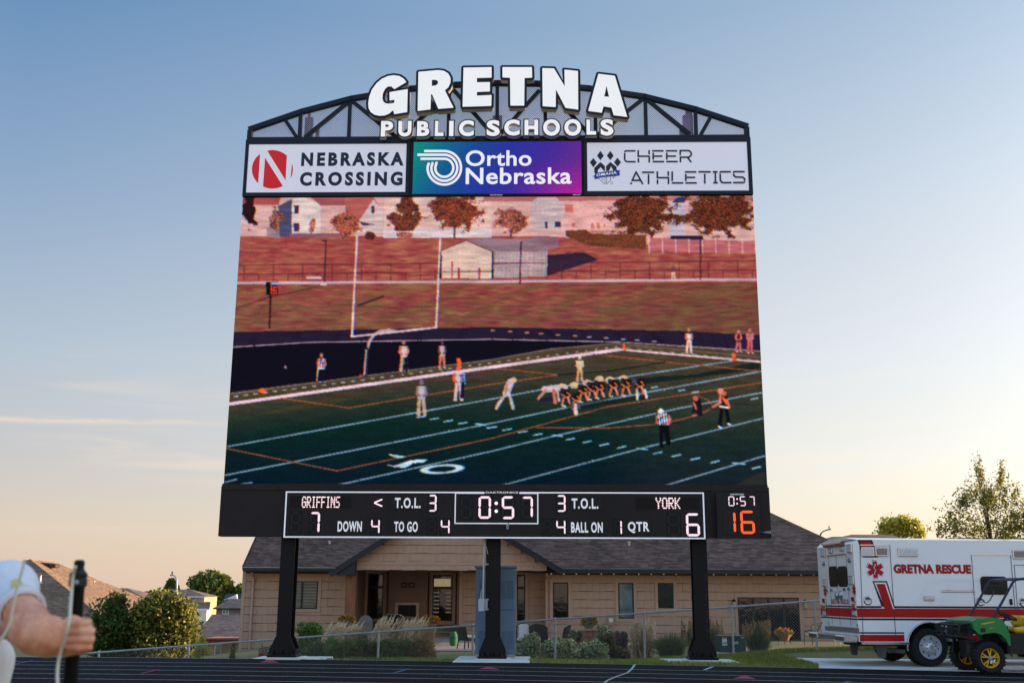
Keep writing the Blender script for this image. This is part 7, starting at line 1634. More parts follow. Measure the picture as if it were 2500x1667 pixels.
def tree(name, label, blobs_px, Y, key, n, leaf, trunk, dy=None, group=None, second=None, shell=0.45, limbs=7, nz=0.5):
    """blobs in pixels (u,v,ru,rv); trunk (u, v_top, v_base, radius m)"""
    SEED[0] += 1; rg = np.random.default_rng(SEED[0]); k = ppm(Y); B = []
    for u, v, ru, rv in blobs_px: p = at(u, v, Y); B.append((p.x, Y + rg.uniform(-0.3, 0.3) * ru / k, p.z, ru / k, (dy or ru / k), rv / k))
    base = at(trunk[0], trunk[2], Y); top = at(trunk[0], trunk[1], Y)
    O = (base.x, Y, base.z); t = thing(name, label, 'tree', O, 0, group)
    B2 = []
    for b in B:
        B2.append(b)
        for _ in range(6): d = rg.normal(size=3); d /= np.linalg.norm(d); s = rg.uniform(0.25, 0.45); B2.append((b[0] + d[0] * b[3] * 0.75, b[1] + d[1] * b[4] * 0.75, b[2] + d[2] * b[5] * 0.75, b[3] * s, b[4] * s, b[5] * s))
    P = lumps(rg, B2, n, shell, nz)
    leaf_obj('crown', leaves_np(rg, P, leaf), LM[key], t, O)
    if second: leaf_obj('crown', leaves_np(rg, lumps(rg, B2, int(n * second[1]), 0.8, nz), leaf), LM[second[0]], t, O, label='paler leaves of the crown')
    mb = MB(); h = top.z - base.z; r = trunk[3]; mb.tube([(0, 0, -0.3), (0.02 * h, 0, h * 0.5), (0, 0.02 * h, h)], [r * 1.2, r * 0.85, r * 0.5], 8); mb.build('trunk', m_bark, t)
    mb = MB()
    for b in B[:limbs] + B2[:limbs]: mb.tube([(0, 0, h * 0.75), ((b[0] - O[0]) * 0.5, (b[1] - O[1]) * 0.5, h * 0.8 + (b[2] - O[2] - h * 0.8) * 0.45), (b[0] - O[0], b[1] - O[1], b[2] - O[2])], [r * 0.4, r * 0.2, r * 0.06], 6)
    mb.build('limbs', m_bark, t); return t
# the tall trees of the lots to the right, outside the frame, whose shade lies over the track
def shade_tree(label, x, y, h, r):
    SEED[0] += 1; rg = np.random.default_rng(SEED[0]); zb = tz(x, y); t = thing('shade_tree', label, 'tree', (x, y, zb), 0, 'tall trees right of the track'); B = [(x, y, zb + h * 0.6, r, r, h * 0.42)]
    for _ in range(12): d = rg.normal(size=3); d /= np.linalg.norm(d); B.append((x + d[0] * r * 0.75, y + d[1] * r * 0.75, zb + h * 0.6 + d[2] * h * 0.33, r * 0.45, r * 0.45, h * 0.2))
    leaf_obj('crown', leaves_np(rg, lumps(rg, B, 5200, 0.2, 0.5), 0.5), LM['green'], t, (x, y, zb)); mb = MB(); mb.tube([(0, 0, -0.3), (0.1, 0, h * 0.4), (0, 0.1, h * 0.7)], [0.35, 0.28, 0.15], 8); mb.build('trunk', m_bark, t)
    mb = MB()
    for b in B[1:8]: mb.tube([(0, 0, h * 0.3), (b[0] - x, b[1] - y, b[2] - zb)], [0.14, 0.05], 6)
    mb.build('limbs', m_bark, t)
for x, y, h, r, l in ((46, 4, 13, 6, 'tall green tree nearest the camera right of the track'), (47, 14, 13, 6.5, 'tall green tree second from the camera right of the track'), (46, 25, 14, 6.5, 'tall green tree right of the track level with the scoreboard'), (48, 36, 13.5, 6.5, 'tall green tree right of the track beyond the scoreboard'), (47, 47, 13, 6.5, 'tall green tree farthest right of the ranch house'), (47, -8, 13, 6.5, 'tall green tree behind the camera on the right')): shade_tree(l, x, y, h, r)
# garden, left of the middle column
GZ = -0.45
bush('round_shrub', 'large rounded dark green shrub beside the leftmost column', 'shrub', 718, 1507, 800, 1580, 36, 'green', 0.055, 1.3, base=-0.9)
grass_clump('fountain_grass', 'clump of fountain grass with cream plumes beside the round green shrub', 782, 1512, 878, 1590, 32.5, 'grasst', 900, ('plume', 190, 0.5, 1.0), 0.5, base=-0.8, group='plumed fountain grasses')
grass_clump('fountain_grass', 'narrow fountain grass with tall cream plumes in front of the grey chair back', 900, 1500, 955, 1590, 32.5, 'grasst', 500, ('plume', 70, 0.55, 1.0), 0.45, base=-0.8, group='plumed fountain grasses')
grass_clump('fountain_grass', 'fountain grass with cream plumes left of the orange flower pot', 945, 1503, 1035, 1600, 32.5, 'grasst', 1000, ('plume', 130, 0.58, 1.0), 0.45, base=-0.85, group='plumed fountain grasses')
bush('low_shrub', 'low green shrub behind the fence with one red rose', 'shrub', 735, 1550, 800, 1612, 30.6, 'dark', 0.05, 1.2, base=-0.85, flowers=('red', 4, 0.07))
bush('low_shrub', 'low yellow-green shrub below the left fountain grass', 'shrub', 785, 1546, 868, 1612, 30.4, 'green', 0.05, 1.5, base=-0.85)
bush('rose_bush', 'rose bush with scattered red blooms behind the fence', 'rose bush', 856, 1548, 930, 1612, 30.4, 'dark', 0.05, 1.5, base=-0.8, flowers=('red', 22, 0.06), second=('rust', 0.25))
bush('spreading_shrub', 'broad green shrub behind the fence right of the rose bush', 'shrub', 922, 1543, 1010, 1612, 30.4, 'green', 0.05, 1.6, base=-0.8, second=('olive', 0.2))
bush('rusty_shrub', 'rust tinged shrub at the right end of the left bed', 'shrub', 985, 1540, 1068, 1608, 30.5, 'olive', 0.05, 1.2, base=-0.75, second=('rust', 0.7))
bush('pink_flowers', 'small plant with pink flowers in front of the grey chair back', 'flowers', 866, 1528, 897, 1560, 31.5, 'green', 0.045, 1.2, base=-0.6, flowers=('pink', 60, 0.035))
bush('small_rose', 'small red flowered plant at the foot of the leftmost column', 'rose bush', 622, 1578, 652, 1604, 30.5, 'rust', 0.045, 1.0, base=-1.0, flowers=('red', 12, 0.05))
bush('edge_weeds', 'sparse yellowish weeds at the left corner of the tan house', 'plant', 628, 1560, 672, 1606, 30.8, 'olive', 0.04, 0.4, base=-1.0)
m_pot = mat('stone_pot', S(128, 118, 108), rough=0.9, var=0.2, bump=0.3); m_terr = mat('terracotta', S(150, 96, 72), rough=0.8, var=0.15)
def pot(label, u, vtop, vrim, vbase, Y, wpx, m, flower, leafk='green', nf=90, base=None, extra=None):
    k = ppm(Y); c = at(u, vrim, Y); zb = at(u, vbase, Y).z; hh = c.z - zb; r = wpx / k / 2
    t = thing('flower_pot', label, 'flower pot', (c.x, Y, zb), 0, 'pots of mums in the garden')
    mb = MB(); mb.lathe([(r * 0.62, 0), (r * 0.95, hh * 0.82), (r * 1.06, hh * 0.84), (r * 1.06, hh), (r * 0.92, hh), (r * 0.9, hh * 0.9)], (0, 0, 0), 18); mb.build('pot', m, t, smooth=30)
    rg = np.random.default_rng(int(u)); fh = at(u, vtop, Y).z - c.z; P = lumps(rg, [(c.x, Y, c.z + fh * 0.3, r * 1.35, r * 1.3, fh * 0.6)], 700); P = P[P[:, 2] > c.z - 0.04]; leaf_obj('foliage', leaves_np(rg, P, 0.045), LM[leafk], t, (c.x, Y, zb))
    P2 = lumps(rg, [(c.x, Y, c.z + fh * 0.3, r * 1.45, r * 1.4, fh * 0.7)], nf, 0.97, 0.05); P2 = P2[P2[:, 2] > c.z + fh * 0.1]; Q = np.repeat(P2, 6, axis=0) + rg.normal(0, 0.014, (len(P2) * 6, 3)); leaf_obj('flowers', leaves_np(rg, Q, 0.045, 1.0), LM[flower], t, (c.x, Y, zb))
    if extra: P2 = lumps(rg, [(c.x + extra[1] * r, Y, c.z + fh * 0.1, r * 0.5, r * 0.5, fh * 0.4)], 160); leaf_obj('foliage', leaves_np(rg, P2, 0.04), LM[extra[0]], t, (c.x, Y, zb), label='yellow trailing leaves')
    return t
m_stone = mat('retaining_stone', S(150, 116, 98), rough=0.9, var=0.25, vs=3, bump=0.5, bs=18); m_caps = mat('cap_stone', S(176, 142, 116), rough=0.85, var=0.2, vs=3)
def pillar(label, u0, u1, vtop, vbase, Y, dep=0.55):
    p0, p1 = at(u0, vtop, Y), at(u1, vtop, Y); zb = at(u0, vbase, Y).z; t = thing('stone_pillar', label, 'pillar', ((p0.x + p1.x) / 2, Y, zb), 0, 'stone pillars of the garden wall'); w_ = (p1.x - p0.x) / 2; h = p0.z - zb; rows = max(2, int(h / 0.19)); rh = (h - 0.07) / rows
    for r_ in range(rows):
        cuts = [-w_ + 0.03, -w_ * 0.1, w_ - 0.03] if r_ % 2 else [-w_ + 0.03, w_ * 0.35, w_ - 0.03]
        for a, b in zip(cuts[:-1], cuts[1:]):
            mb = MB(); e = random.uniform(0, 0.012); mb.cbox(a + 0.004, b - 0.004, 0.02 - e, dep, r_ * rh + 0.004, (r_ + 1) * rh - 0.004, 0.012); mb.build('stone_block', m_stone, t)
    mb = MB(); mb.cbox(-w_, w_, -0.02, dep + 0.04, h - 0.068, h, 0.012); mb.build('cap_stone', m_caps, t); return t
pillar('stone pillar at the right end of the left flower bed', 1020, 1062, 1536, 1600, 34.5)
pillar('stone pillar behind the left fountain grass', 826, 868, 1532, 1600, 35.0)
pillar('stone pillar carrying the orange flower pot on the right', 1421, 1459, 1534, 1585, 34.5)
pot('pot of orange mums standing on the pillar behind the left plumes', 848, 1500, 1517, 1531.5, 35.2, 28, m_pot, 'orange', extra=('yellow', 0.9))
pot('pot of orange mums on the pillar left of the middle column', 1051, 1500, 1521, 1535.5, 34.7, 30, m_pot, 'orange')
pot('grey bowl of orange mums on the pillar right of the cabinet', 1439, 1501, 1522, 1533.5, 34.7, 27, m_pot, 'orange', nf=40, extra=('yellow', -1.1))
# grey chair back, covered sofa, patio things
m_resin = mat('grey_resin', S(128, 124, 128), rough=0.6, var=0.06); m_cover = mat('black_cover', S(22, 22, 24), rough=0.9, var=0.2, bump=0.3, bs=6); m_wick = mat('dark_wicker', S(46, 38, 38), rough=0.8, var=0.35, vs=20, bump=0.6, bs=60); m_cush = mat('cream_cushion', S(214, 212, 204), rough=0.9, var=0.1, vs=5); m_iron = mat('wrought_iron', S(40, 36, 36), rough=0.5, var=0.1); m_green = mat('green_fabric', S(44, 110, 62), rough=0.8, var=0.15); m_lime = mat('lime_cushion', S(184, 180, 120), rough=0.9, var=0.25, vs=8)
Y = 36.5; p = at(891, 1545, Y); zt = at(891, 1501, Y).z; zb = tz(p.x, Y)
t = thing('garden_chair', 'grey round-topped garden chair seen from behind among the plumes', 'chair', (p.x, Y, zb)); k = ppm(Y); hw = 15.5 / k
mb = MB(); pts = [(-hw, 0.3), (hw, 0.3), (hw, zt - zb - hw)] + [(hw * math.cos(a), zt - zb - hw + hw * math.sin(a)) for a in [math.pi * j / 10 for j in range(1, 10)]] + [(-hw, zt - zb - hw)]; mb.prism(pts, 0, 0.05); mb.build('backrest', m_resin, t)
mb = MB(); mb.box(-hw, hw, -0.02, -0.002, zt - zb - hw - 0.05, zt - zb - hw); mb.build('back_rail', m_resin, t)
for a, b in ((-1, 0), (1, 0), (-1, 0.5), (1, 0.5)): mb = MB(); mb.box(a * hw - 0.03, a * hw + 0.03, b - 0.03 + 0.08, b + 0.11, 0, 0.42); mb.build('leg', m_resin, t)
mb = MB(); mb.box(-hw, hw, 0.051, 0.6, 0.421, 0.46); mb.build('seat', m_resin, t)
Y = 40; p0, p1 = at(930, 1520, Y), at(990, 1520, Y); zb = tz(0, Y) + 0.03; zt = at(950, 1499, Y).z
t = thing('covered_grill', 'large black covered shape under the porch beside the fireplace', 'cover', ((p0.x + p1.x) / 2, Y, zb)); w_ = (p1.x - p0.x) / 2; h = zt - zb
mb = MB(); pts = [(-w_, 0), (w_, 0), (w_ * 0.98, h * 0.72), (w_ * 0.8, h * 0.93), (w_ * 0.5, h), (-w_ * 0.55, h), (-w_ * 0.85, h * 0.9), (-w_, h * 0.6)]; mb.prism(pts, -0.35, 0.35); mb.build('cover', m_cover, t)
mb = MB(); mb.box(-w_ * 0.9, w_ * 0.9, -0.3, 0.3, -0.03, -0.001); mb.build('base', m_black, t)
def wicker_chair(label, u, vtop, Y, rz, wpx=38, grp='wicker chairs with cream cushions on the patio'):
    p = at(u, vtop, Y); zb = tz(p.x, Y) + 0.05; h = p.z - zb; t = thing('patio_chair', label, 'chair', (p.x, Y, zb), rz, grp); w_ = wpx / ppm(Y) / 2
    def arc(r, z0, z1, lean, m, name, th=0.03, a0=20, a1=160):
        mb = MB(); n = 10; A = [R(a0 + (a1 - a0) * j / n) for j in range(n + 1)]
        pts = lambda rr, z_, l: [(rr * math.cos(a), -rr * 0.8 * math.sin(a) - l, z_ * (0.82 + 0.18 * math.sin(a))) for a in A]
        v = pts(r, z0, 0) + pts(r, z1, lean) + pts(r - th, z0, 0) + pts(r - th, z1, lean); m_ = n + 1; f = []
        for j in range(n): f += [(j, j + 1, m_ + j + 1, m_ + j), (2 * m_ + j + 1, 2 * m_ + j, 3 * m_ + j, 3 * m_ + j + 1), (m_ + j, m_ + j + 1, 3 * m_ + j + 1, 3 * m_ + j)]
        mb.add(v, f); return mb.build(name, m, t, smooth=40)
    arc(w_, 0.3, h, 0.12, m_wick, 'backrest'); arc(w_ - 0.04, 0.42, h * 0.98, 0.1, m_cush, 'back_cushion', 0.06, 40, 140)
    mb = MB(); mb.cbox(-w_ * 0.85, w_ * 0.85, -w_ * 0.6, w_ * 0.7, 0.28, 0.36, 0.02); mb.build('seat', m_wick, t); mb = MB(); mb.cbox(-w_ * 0.75, w_ * 0.75, -w_ * 0.5, w_ * 0.68, 0.361, 0.46, 0.03); mb.build('seat_cushion', m_cush, t)
    for a, b in ((-1, -1), (1, -1), (-1, 1), (1, 1)): mb = MB(); mb.bar((a * w_ * 0.7, b * w_ * 0.55, 0.29), (a * w_ * 0.8, b * w_ * 0.65, 0.0), 0.04, 0.04); mb.build('leg', m_wick, t)
    return t
wicker_chair('dark wicker chair with cream cushion left of the blue-grey cabinet', 1140, 1523, 39.5, R(-60), 46)
wicker_chair('wicker chair showing its cream cushion right beside the blue-grey cabinet', 1278, 1521, 37.5, R(180), 40)
wicker_chair('wicker chair turned away, middle of the three right of the cabinet', 1322, 1521, 37.0, R(-25), 44)
wicker_chair('wicker chair leaning right with a cream cushion edge, rightmost of the three by the cabinet', 1372, 1524, 37.5, R(60), 34)
Y = 42; p = at(1107, 1560, Y); zb = tz(p.x, Y) + 0.03; t = thing('folded_umbrella_bag', 'green fabric bundle standing on the patio left of the wicker chair', 'bag', (p.x, Y, zb)); hh = at(1107, 1541, Y).z - zb
mb = MB(); mb.lathe([(0.12, 0), (0.16, hh * 0.3), (0.15, hh * 0.75), (0.09, hh)], (0, 0, 0), 12); mb.build('bag', m_green, t, smooth=40); mb = MB(); mb.lathe([(0.155, 0), (0.155, 0.03)], (0, 0, hh * 0.55), 12); mb.build('strap', m_black, t)
Y = 43; p = at(1080, 1560, Y); zb = tz(p.x, Y) + 0.03; t = thing('patio_table', 'low dark patio table behind the fence left of the cabinet', 'table', (p.x, Y, zb)); hh = at(1080, 1542, Y).z - zb
mb = MB(); mb.cbox(-0.62, 0.62, -0.3, 0.3, hh - 0.05, hh, 0.01); mb.build('table_top', m_wick, t)
for a, b in ((-1, -1), (1, -1), (-1, 1), (1, 1)): mb = MB(); mb.box(a * 0.55 - 0.03, a * 0.55 + 0.03, b * 0.24 - 0.03, b * 0.24 + 0.03, 0, hh - 0.051); mb.build('leg', m_wick, t)
# right bed
for lab, b in (('pale variegated shrub nearest the blue-grey cabinet', (1258, 1536, 1320, 1600, 30.6)), ('pale variegated shrub in the middle of the three behind the fence', (1318, 1545, 1388, 1602, 30.3)), ('pale variegated shrub spilling right at the fence post', (1362, 1552, 1420, 1602, 30.0)), ('low round variegated shrub standing apart on the right', (1413, 1556, 1488, 1602, 30.2)), ('pale variegated shrub climbing behind the stone pillar', (1446, 1518, 1494, 1570, 36.0))):
    bush('variegated_shrub', lab, 'shrub', *b, 'varieg', 0.055, 1.5, base=(-0.45 if b[4] < 35 else -0.6), group='variegated pale shrubs', second=('green', 0.25))
bush('brown_green_shrub', 'brownish shrub between the stone pillar and the purple asters', 'shrub', 1455, 1540, 1510, 1596, 31.0, 'olive', 0.045, 1.3, base=-0.45, second=('rust', 0.5))
bush('purple_asters', 'bush of purple asters in front of the tan house', 'flowers', 1492, 1530, 1534, 1575, 32.0, 'dark', 0.045, 1.4, base=-0.5, flowers=('purple', 170, 0.04))
bush('pink_mums', 'low pink mums on the curved stone wall', 'flowers', 1385, 1532, 1425, 1556, 35.0, 'green', 0.045, 1.2, base=-0.25, flowers=('pink', 90, 0.04))
bush('ground_plants', 'low rusty ground plants below the purple asters', 'plant', 1500, 1572, 1540, 1600, 30.6, 'olive', 0.04, 1.0, base=-0.42, second=('rust', 0.4))
grass_clump('feather_grass', 'tall feather reed grass with pale upright plumes behind the fence', 1535, 1510, 1602, 1598, 31.5, 'grasst', 800, ('plume', 170, 0.4, 1.0), 0.02, base=-0.45)
grass_clump('ornamental_grass', 'low dark green ornamental grass left of the rightmost column', 1580, 1535, 1690, 1598, 31.0, 'grassg', 1500, None, 0.0, base=-0.4)
grass_clump('ornamental_grass', 'taller tan-tipped ornamental grass behind the rightmost column', 1655, 1508, 1775, 1596, 32.0, 'grassg', 1500, ('grasst', 90, 0.7, 1.0), 0.0, base=-0.4)
grass_clump('mounded_grass', 'rounded clump of ornamental grass with tan tips by the sliding door', 1808, 1513, 1885, 1588, 33.0, 'grassg', 1900, ('grasst', 120, 0.7, 1.0), 0.0, base=-0.4)
# curved stone wall
t = thing('garden_wall', 'low curved stone retaining wall behind the variegated shrubs', 'garden wall', (at(1400, 1560, 34.2).x, 34.2, -0.42), 0)
for r_ in range(3):
    for k in range(13):
        a0 = -0.9 + k * 0.145 + (r_ % 2) * 0.07; x = 2.1 * a0 + 0.1; y = 0.8 * a0 * a0 - 0.3; mb = MB(); mb.cbox(-0.135, 0.135, -0.12, 0.12, 0.003, 0.145, 0.012); o = mb.build('stone_block' if r_ < 2 else 'cap_stone', m_stone if r_ < 2 else m_caps, t); o.location = (x, y, r_ * 0.15); o.rotation_euler = (0, 0, math.atan(0.76 * a0))
# transformer box
Y = 30.5; p0, p1 = at(1757, 1590, Y), at(1822, 1590, Y); zt = at(1790, 1551, Y).z; zb = at(1790, 1592, Y).z
t = thing('transformer_box', 'dark green utility transformer box behind the fence by the rightmost column', 'transformer box', ((p0.x + p1.x) / 2, Y, zb)); w_ = (p1.x - p0.x) / 2; h = zt - zb; m_tg = mat('transformer_green', S(42, 74, 66), rough=0.5, var=0.08)
mb = MB(); mb.cbox(-w_, w_, 0, 0.7, 0.0, h - 0.04, 0.01); mb.build('body', m_tg, t); mb = MB(); mb.cbox(-w_ - 0.02, w_ + 0.02, -0.03, 0.73, h - 0.039, h, 0.012); mb.build('lid', m_tg, t); mb = MB(); mb.cbox(-w_ - 0.08, w_ + 0.08, -0.08, 0.8, -0.1, -0.001, 0.01); mb.build('pad', m_conc, t)
mb = MB(); mb.box(-w_ + 0.08, -w_ + 0.21, -0.004, -0.0005, h * 0.42, h * 0.93); lb = mb.build('warning_label', m_white, t); mb = MB(); mb.box(-w_ + 0.09, -w_ + 0.20, -0.007, -0.0045, h * 0.82, h * 0.9); mb.build('label_band', mat('label_orange', S(210, 110, 50), rough=0.6), lb); mb = MB(); mb.box(-w_ + 0.095, -w_ + 0.195, -0.007, -0.0045, h * 0.5, h * 0.6); mb.build('label_panel', mat('label_blue', S(110, 140, 180), rough=0.6), lb)
mb = MB(); mb.box(w_ - 0.14, w_ - 0.05, -0.004, -0.0005, h * 0.86, h * 0.94); mb.build('tag', m_white, t); mb = MB(); add_text(mb, '1 343', -w_ * 0.02, w_ * 0.42, h * 0.5, h * 0.66, -0.004, off=0.02); mb.build('box_number', m_white, t)
# mums in terracotta pot on an iron stand, iron chair
Y = 46; tp = pot('terracotta pot of bright orange mums on the patio by the sliding door', 1914, 1531, 1549, 1563.5, Y, 30, m_terr, 'orange', nf=80)
tp['group'] = ''; del tp['group']
for a in (-1, 0, 1): mb = MB(); mb.tube([(a * 0.22, 0, 0.02), (a * 0.26, -0.02, -0.1), (a * 0.3, 0, -0.18), (a * 0.36, 0, -0.17)], 0.012, 5); mb.build('stand_leg', m_iron, tp)
Y = 45; p = at(1985, 1545, Y); zb = -0.5; t = thing('iron_armchair', 'black wrought iron armchair with lime cushion at the right end of the patio', 'chair', (p.x, Y, zb), R(75)); hh = at(1985, 1525, Y).z - zb
mb = MB(); mb.add([(-0.26, -0.28, hh), (0.26, -0.28, hh), (0.24, -0.12, 0.42), (-0.24, -0.12, 0.42)], [(0, 1, 2, 3)]); mb.tube([(-0.26, -0.28, hh), (0.26, -0.28, hh), (0.24, -0.12, 0.42), (-0.24, -0.12, 0.42), (-0.26, -0.28, hh)], 0.016, 6); mb.build('backrest', m_iron, t)
mb = MB(); mb.cbox(-0.25, 0.25, -0.14, 0.34, 0.43, 0.52, 0.03); mb.build('seat_cushion', m_lime, t); mb = MB(); v = mb.cbox(-0.22, 0.22, -0.06, 0.03, 0.525, hh * 0.97, 0.03); mb.build('back_cushion', m_lime, t)
for a, b in ((-1, -0.14), (1, -0.14), (-1, 0.34), (1, 0.34)): mb = MB(); mb.tube([(a * 0.25, b, 0.42), (a * 0.29, b * 1.1, 0.2), (a * 0.27, b, 0.0)], 0.013, 5); mb.build('leg', m_iron, t)
for a in (-1, 1): mb = MB(); mb.tube([(a * 0.26, -0.2, 0.62), (a * 0.3, 0.1, 0.66), (a * 0.28, 0.34, 0.6), (a * 0.25, 0.34, 0.42)], 0.014, 5); mb.build('armrest', m_iron, t)
Y = 45.4; p = at(2012, 1545, Y); t = thing('iron_bench', 'wrought iron bench with lime cushion partly behind the ambulance', 'bench', (p.x, Y, zb), R(10))
mb = MB(); mb.tube([(-0.5, 0.1, 0.45), (-0.5, 0.12, hh * 0.95), (-0.3, 0.14, hh * 1.05), (0.3, 0.14, hh * 1.05), (0.5, 0.12, hh * 0.95), (0.5, 0.1, 0.45)], 0.016, 6)
for j in range(6): mb.tube([(-0.4 + j * 0.16, 0.1, 0.45), (-0.4 + j * 0.16, 0.13, hh)], 0.009, 5)
mb.build('backrest', m_iron, t); mb = MB(); mb.cbox(-0.5, 0.5, -0.35, 0.08, 0.4, 0.5, 0.03); mb.build('seat_cushion', m_lime, t)
for a, b in ((-1, -0.34), (1, -0.34), (-1, 0.1), (1, 0.1)): mb = MB(); mb.tube([(a * 0.48, b, 0.4), (a * 0.5, b, 0)], 0.014, 5); mb.build('leg', m_iron, t)

# ================================================================ TREES, FAR HOUSES, LAMPS
tree('maple_tree', 'dark leafy maple left of the bushy one, beyond the fence', [(270, 1535, 46, 60), (282, 1478, 22, 30), (245, 1560, 30, 50), (305, 1560, 34, 50), (275, 1590, 50, 30)], 42, 'maple', 9000, 0.085, (272, 1580, 1650, 0.1), second=('dark', 0.9), nz=0.9)
tree('maple_tree', 'bushy sunlit maple between the brown roof and the white house', [(400, 1505, 52, 50), (448, 1540, 36, 50), (355, 1535, 34, 55), (395, 1470, 30, 24), (345, 1495, 22, 24), (410, 1575, 58, 32), (440, 1490, 30, 30)], 42, 'maple', 11500, 0.085, (405, 1575, 1650, 0.12), second=('back', 0.6), nz=0.95)
tree('golden_sapling', 'small bright yellow sapling behind the fence near the low tan house', [(492, 1580, 16, 20), (494, 1562, 7, 14), (480, 1596, 12, 14), (508, 1590, 9, 12)], 34, 'gold', 1500, 0.04, (492, 1585, 1640, 0.015), shell=0.2)
bush('flowering_climber', 'small white flowered climber at the left corner of the tan house', 'plant', 558, 1571, 580, 1603, 34, 'olive', 0.04, 1.0, base=-1.6, flowers=('yellow', 22, 0.04))
tree('big_shade_tree', 'large round tree behind the white house on the left', [(512, 1440, 34, 40), (540, 1432, 22, 26), (488, 1430, 22, 24), (556, 1450, 16, 26), (500, 1470, 40, 26), (540, 1475, 24, 24)], 330, 'green', 9000, 0.85, (515, 1470, 1500, 0.5), second=('olive', 0.5), nz=0.7)
tree('conical_tree', 'small pointed tree behind the street lamp', [(419, 1440, 15, 14), (419, 1426, 10, 12), (410, 1448, 14, 8)], 330, 'olive', 1800, 0.8, (419, 1445, 1480, 0.3), second=('green', 0.4))
tree('small_round_tree', 'small round tree beside the left corner of the tan house', [(594, 1440, 17, 15), (582, 1446, 10, 9), (605, 1445, 10, 10)], 330, 'green', 2200, 0.8, (594, 1450, 1490, 0.3), second=('olive', 0.3))
tree('distant_treeline', 'low distant trees on the horizon beside the brown roof', [(352, 1455, 16, 8), (375, 1452, 16, 9), (388, 1458, 14, 8)], 380, 'olive', 1600, 1.0, (365, 1460, 1490, 0.3))
tree('golden_tree', 'yellow sunlit tree behind the roofs above the ambulance', [(2178, 1285, 28, 24), (2222, 1290, 28, 24), (2165, 1300, 22, 16), (2240, 1300, 16, 18), (2200, 1275, 20, 16)], 110, 'gold', 5000, 0.2, (2200, 1300, 1380, 0.25), second=('back', 0.15), nz=1.0, shell=0.2)
BT = [(2392, 1150, 10, 38), (2385, 1200, 26, 40), (2345, 1225, 20, 34), (2325, 1270, 30, 40), (2295, 1290, 20, 22), (2415, 1230, 40, 50), (2446, 1150, 9, 34), (2450, 1200, 20, 40), (2478, 1205, 10, 30), (2480, 1260, 34, 50), (2395, 1290, 50, 34), (2450, 1300, 50, 34), (2520, 1250, 36, 50), (2560, 1290, 40, 50)]
bt = tree('big_autumn_tree', 'tall loose backlit tree rising behind the ambulance', BT, 60, 'back', 7400, 0.085, (2440, 1300, 1500, 0.09), second=('olive', 0.5), nz=1.6, shell=0.1, limbs=14)
def hip_house(name, label, u0, u1, ve, vr, ur0, ur1, vb, Y, dep, mw, ms, ov=0.4, wins=(), extra=None, over=True):
    """hipped roof over a box; pixel columns of eaves u0,u1, rows of eave, ridge and base"""
    x0, x1 = at(u0, ve, Y).x, at(u1, ve, Y).x; ze_ = at((u0 + u1) / 2, ve, Y).z; zb = at((u0 + u1) / 2, vb, Y).z; zr = at((ur0 + ur1) / 2, vr, Y + dep / 2).z; r0, r1 = at(ur0, vr, Y + dep / 2).x, at(ur1, vr, Y + dep / 2).x
    t = thing(name, label, 'house', ((x0 + x1) / 2, Y, zb)); b = lambda mb, n_, m, par=None, **k: mb.build(n_, m, par or t, world=True, **k)
    mb = MB(); mb.box(x0 + ov, x1 - ov, Y + ov, Y + dep - ov, zb, ze_ - 0.02); b(mb, 'wall', mw)
    mb = MB(); A, B_, C_, D_ = (x0, Y, ze_), (x1, Y, ze_), (x1, Y + dep, ze_), (x0, Y + dep, ze_); E_, F_ = (r0, Y + dep / 2, zr), (r1, Y + dep / 2, zr)
    mb.add([A, B_, C_, D_, E_, F_], [(0, 1, 5, 4), (1, 2, 5), (2, 3, 4, 5), (3, 0, 4), (3, 2, 1, 0)]); rf = b(mb, 'roof', ms)
    mb = MB(); mb.box(x0, x1, Y - 0.03, Y - 0.002, ze_ - 0.2, ze_); b(mb, 'fascia', extra or m_trim)
    for (a0, b0, a1, b1) in wins:
        p, q_ = at(a0, b1, Y + ov), at(a1, b0, Y + ov); mb = MB(); mb.box(p.x, q_.x, Y + ov - 0.06, Y + ov - 0.002, p.z, q_.z); w_ = b(mb, 'window', m_white); e = (q_.x - p.x) * 0.08
        for s0, s1 in ((p.x + e, (p.x + q_.x) / 2 - e / 2), ((p.x + q_.x) / 2 + e / 2, q_.x - e)): mb = MB(); mb.box(s0, s1, Y + ov - 0.08, Y + ov - 0.061, p.z + e, q_.z - e); b(mb, 'pane', m_glass2, w_)
    return t, b, rf
m_sb = shingle_mat('brown_shingles', S(150, 122, 100), S(112, 94, 80), S(74, 60, 50), 0.085, 0.4); m_sg = shingle_mat('grey_brown_shingles', S(138, 118, 106), S(104, 90, 86), S(70, 60, 58), 0.1, 0.4); m_sf = shingle_mat('far_shingles', S(128, 110, 100), S(100, 88, 84), S(80, 70, 66), 0.2, 0.8)
m_wtan = mat('tan_lap_siding', S(176, 154, 120), rough=0.8, var=0.08, vs=0.6); m_wgrey = mat('grey_lap_siding', S(110, 108, 104), rough=0.8, var=0.08); m_wwhite = mat('white_lap_siding', S(220, 218, 212), rough=0.8, var=0.05)
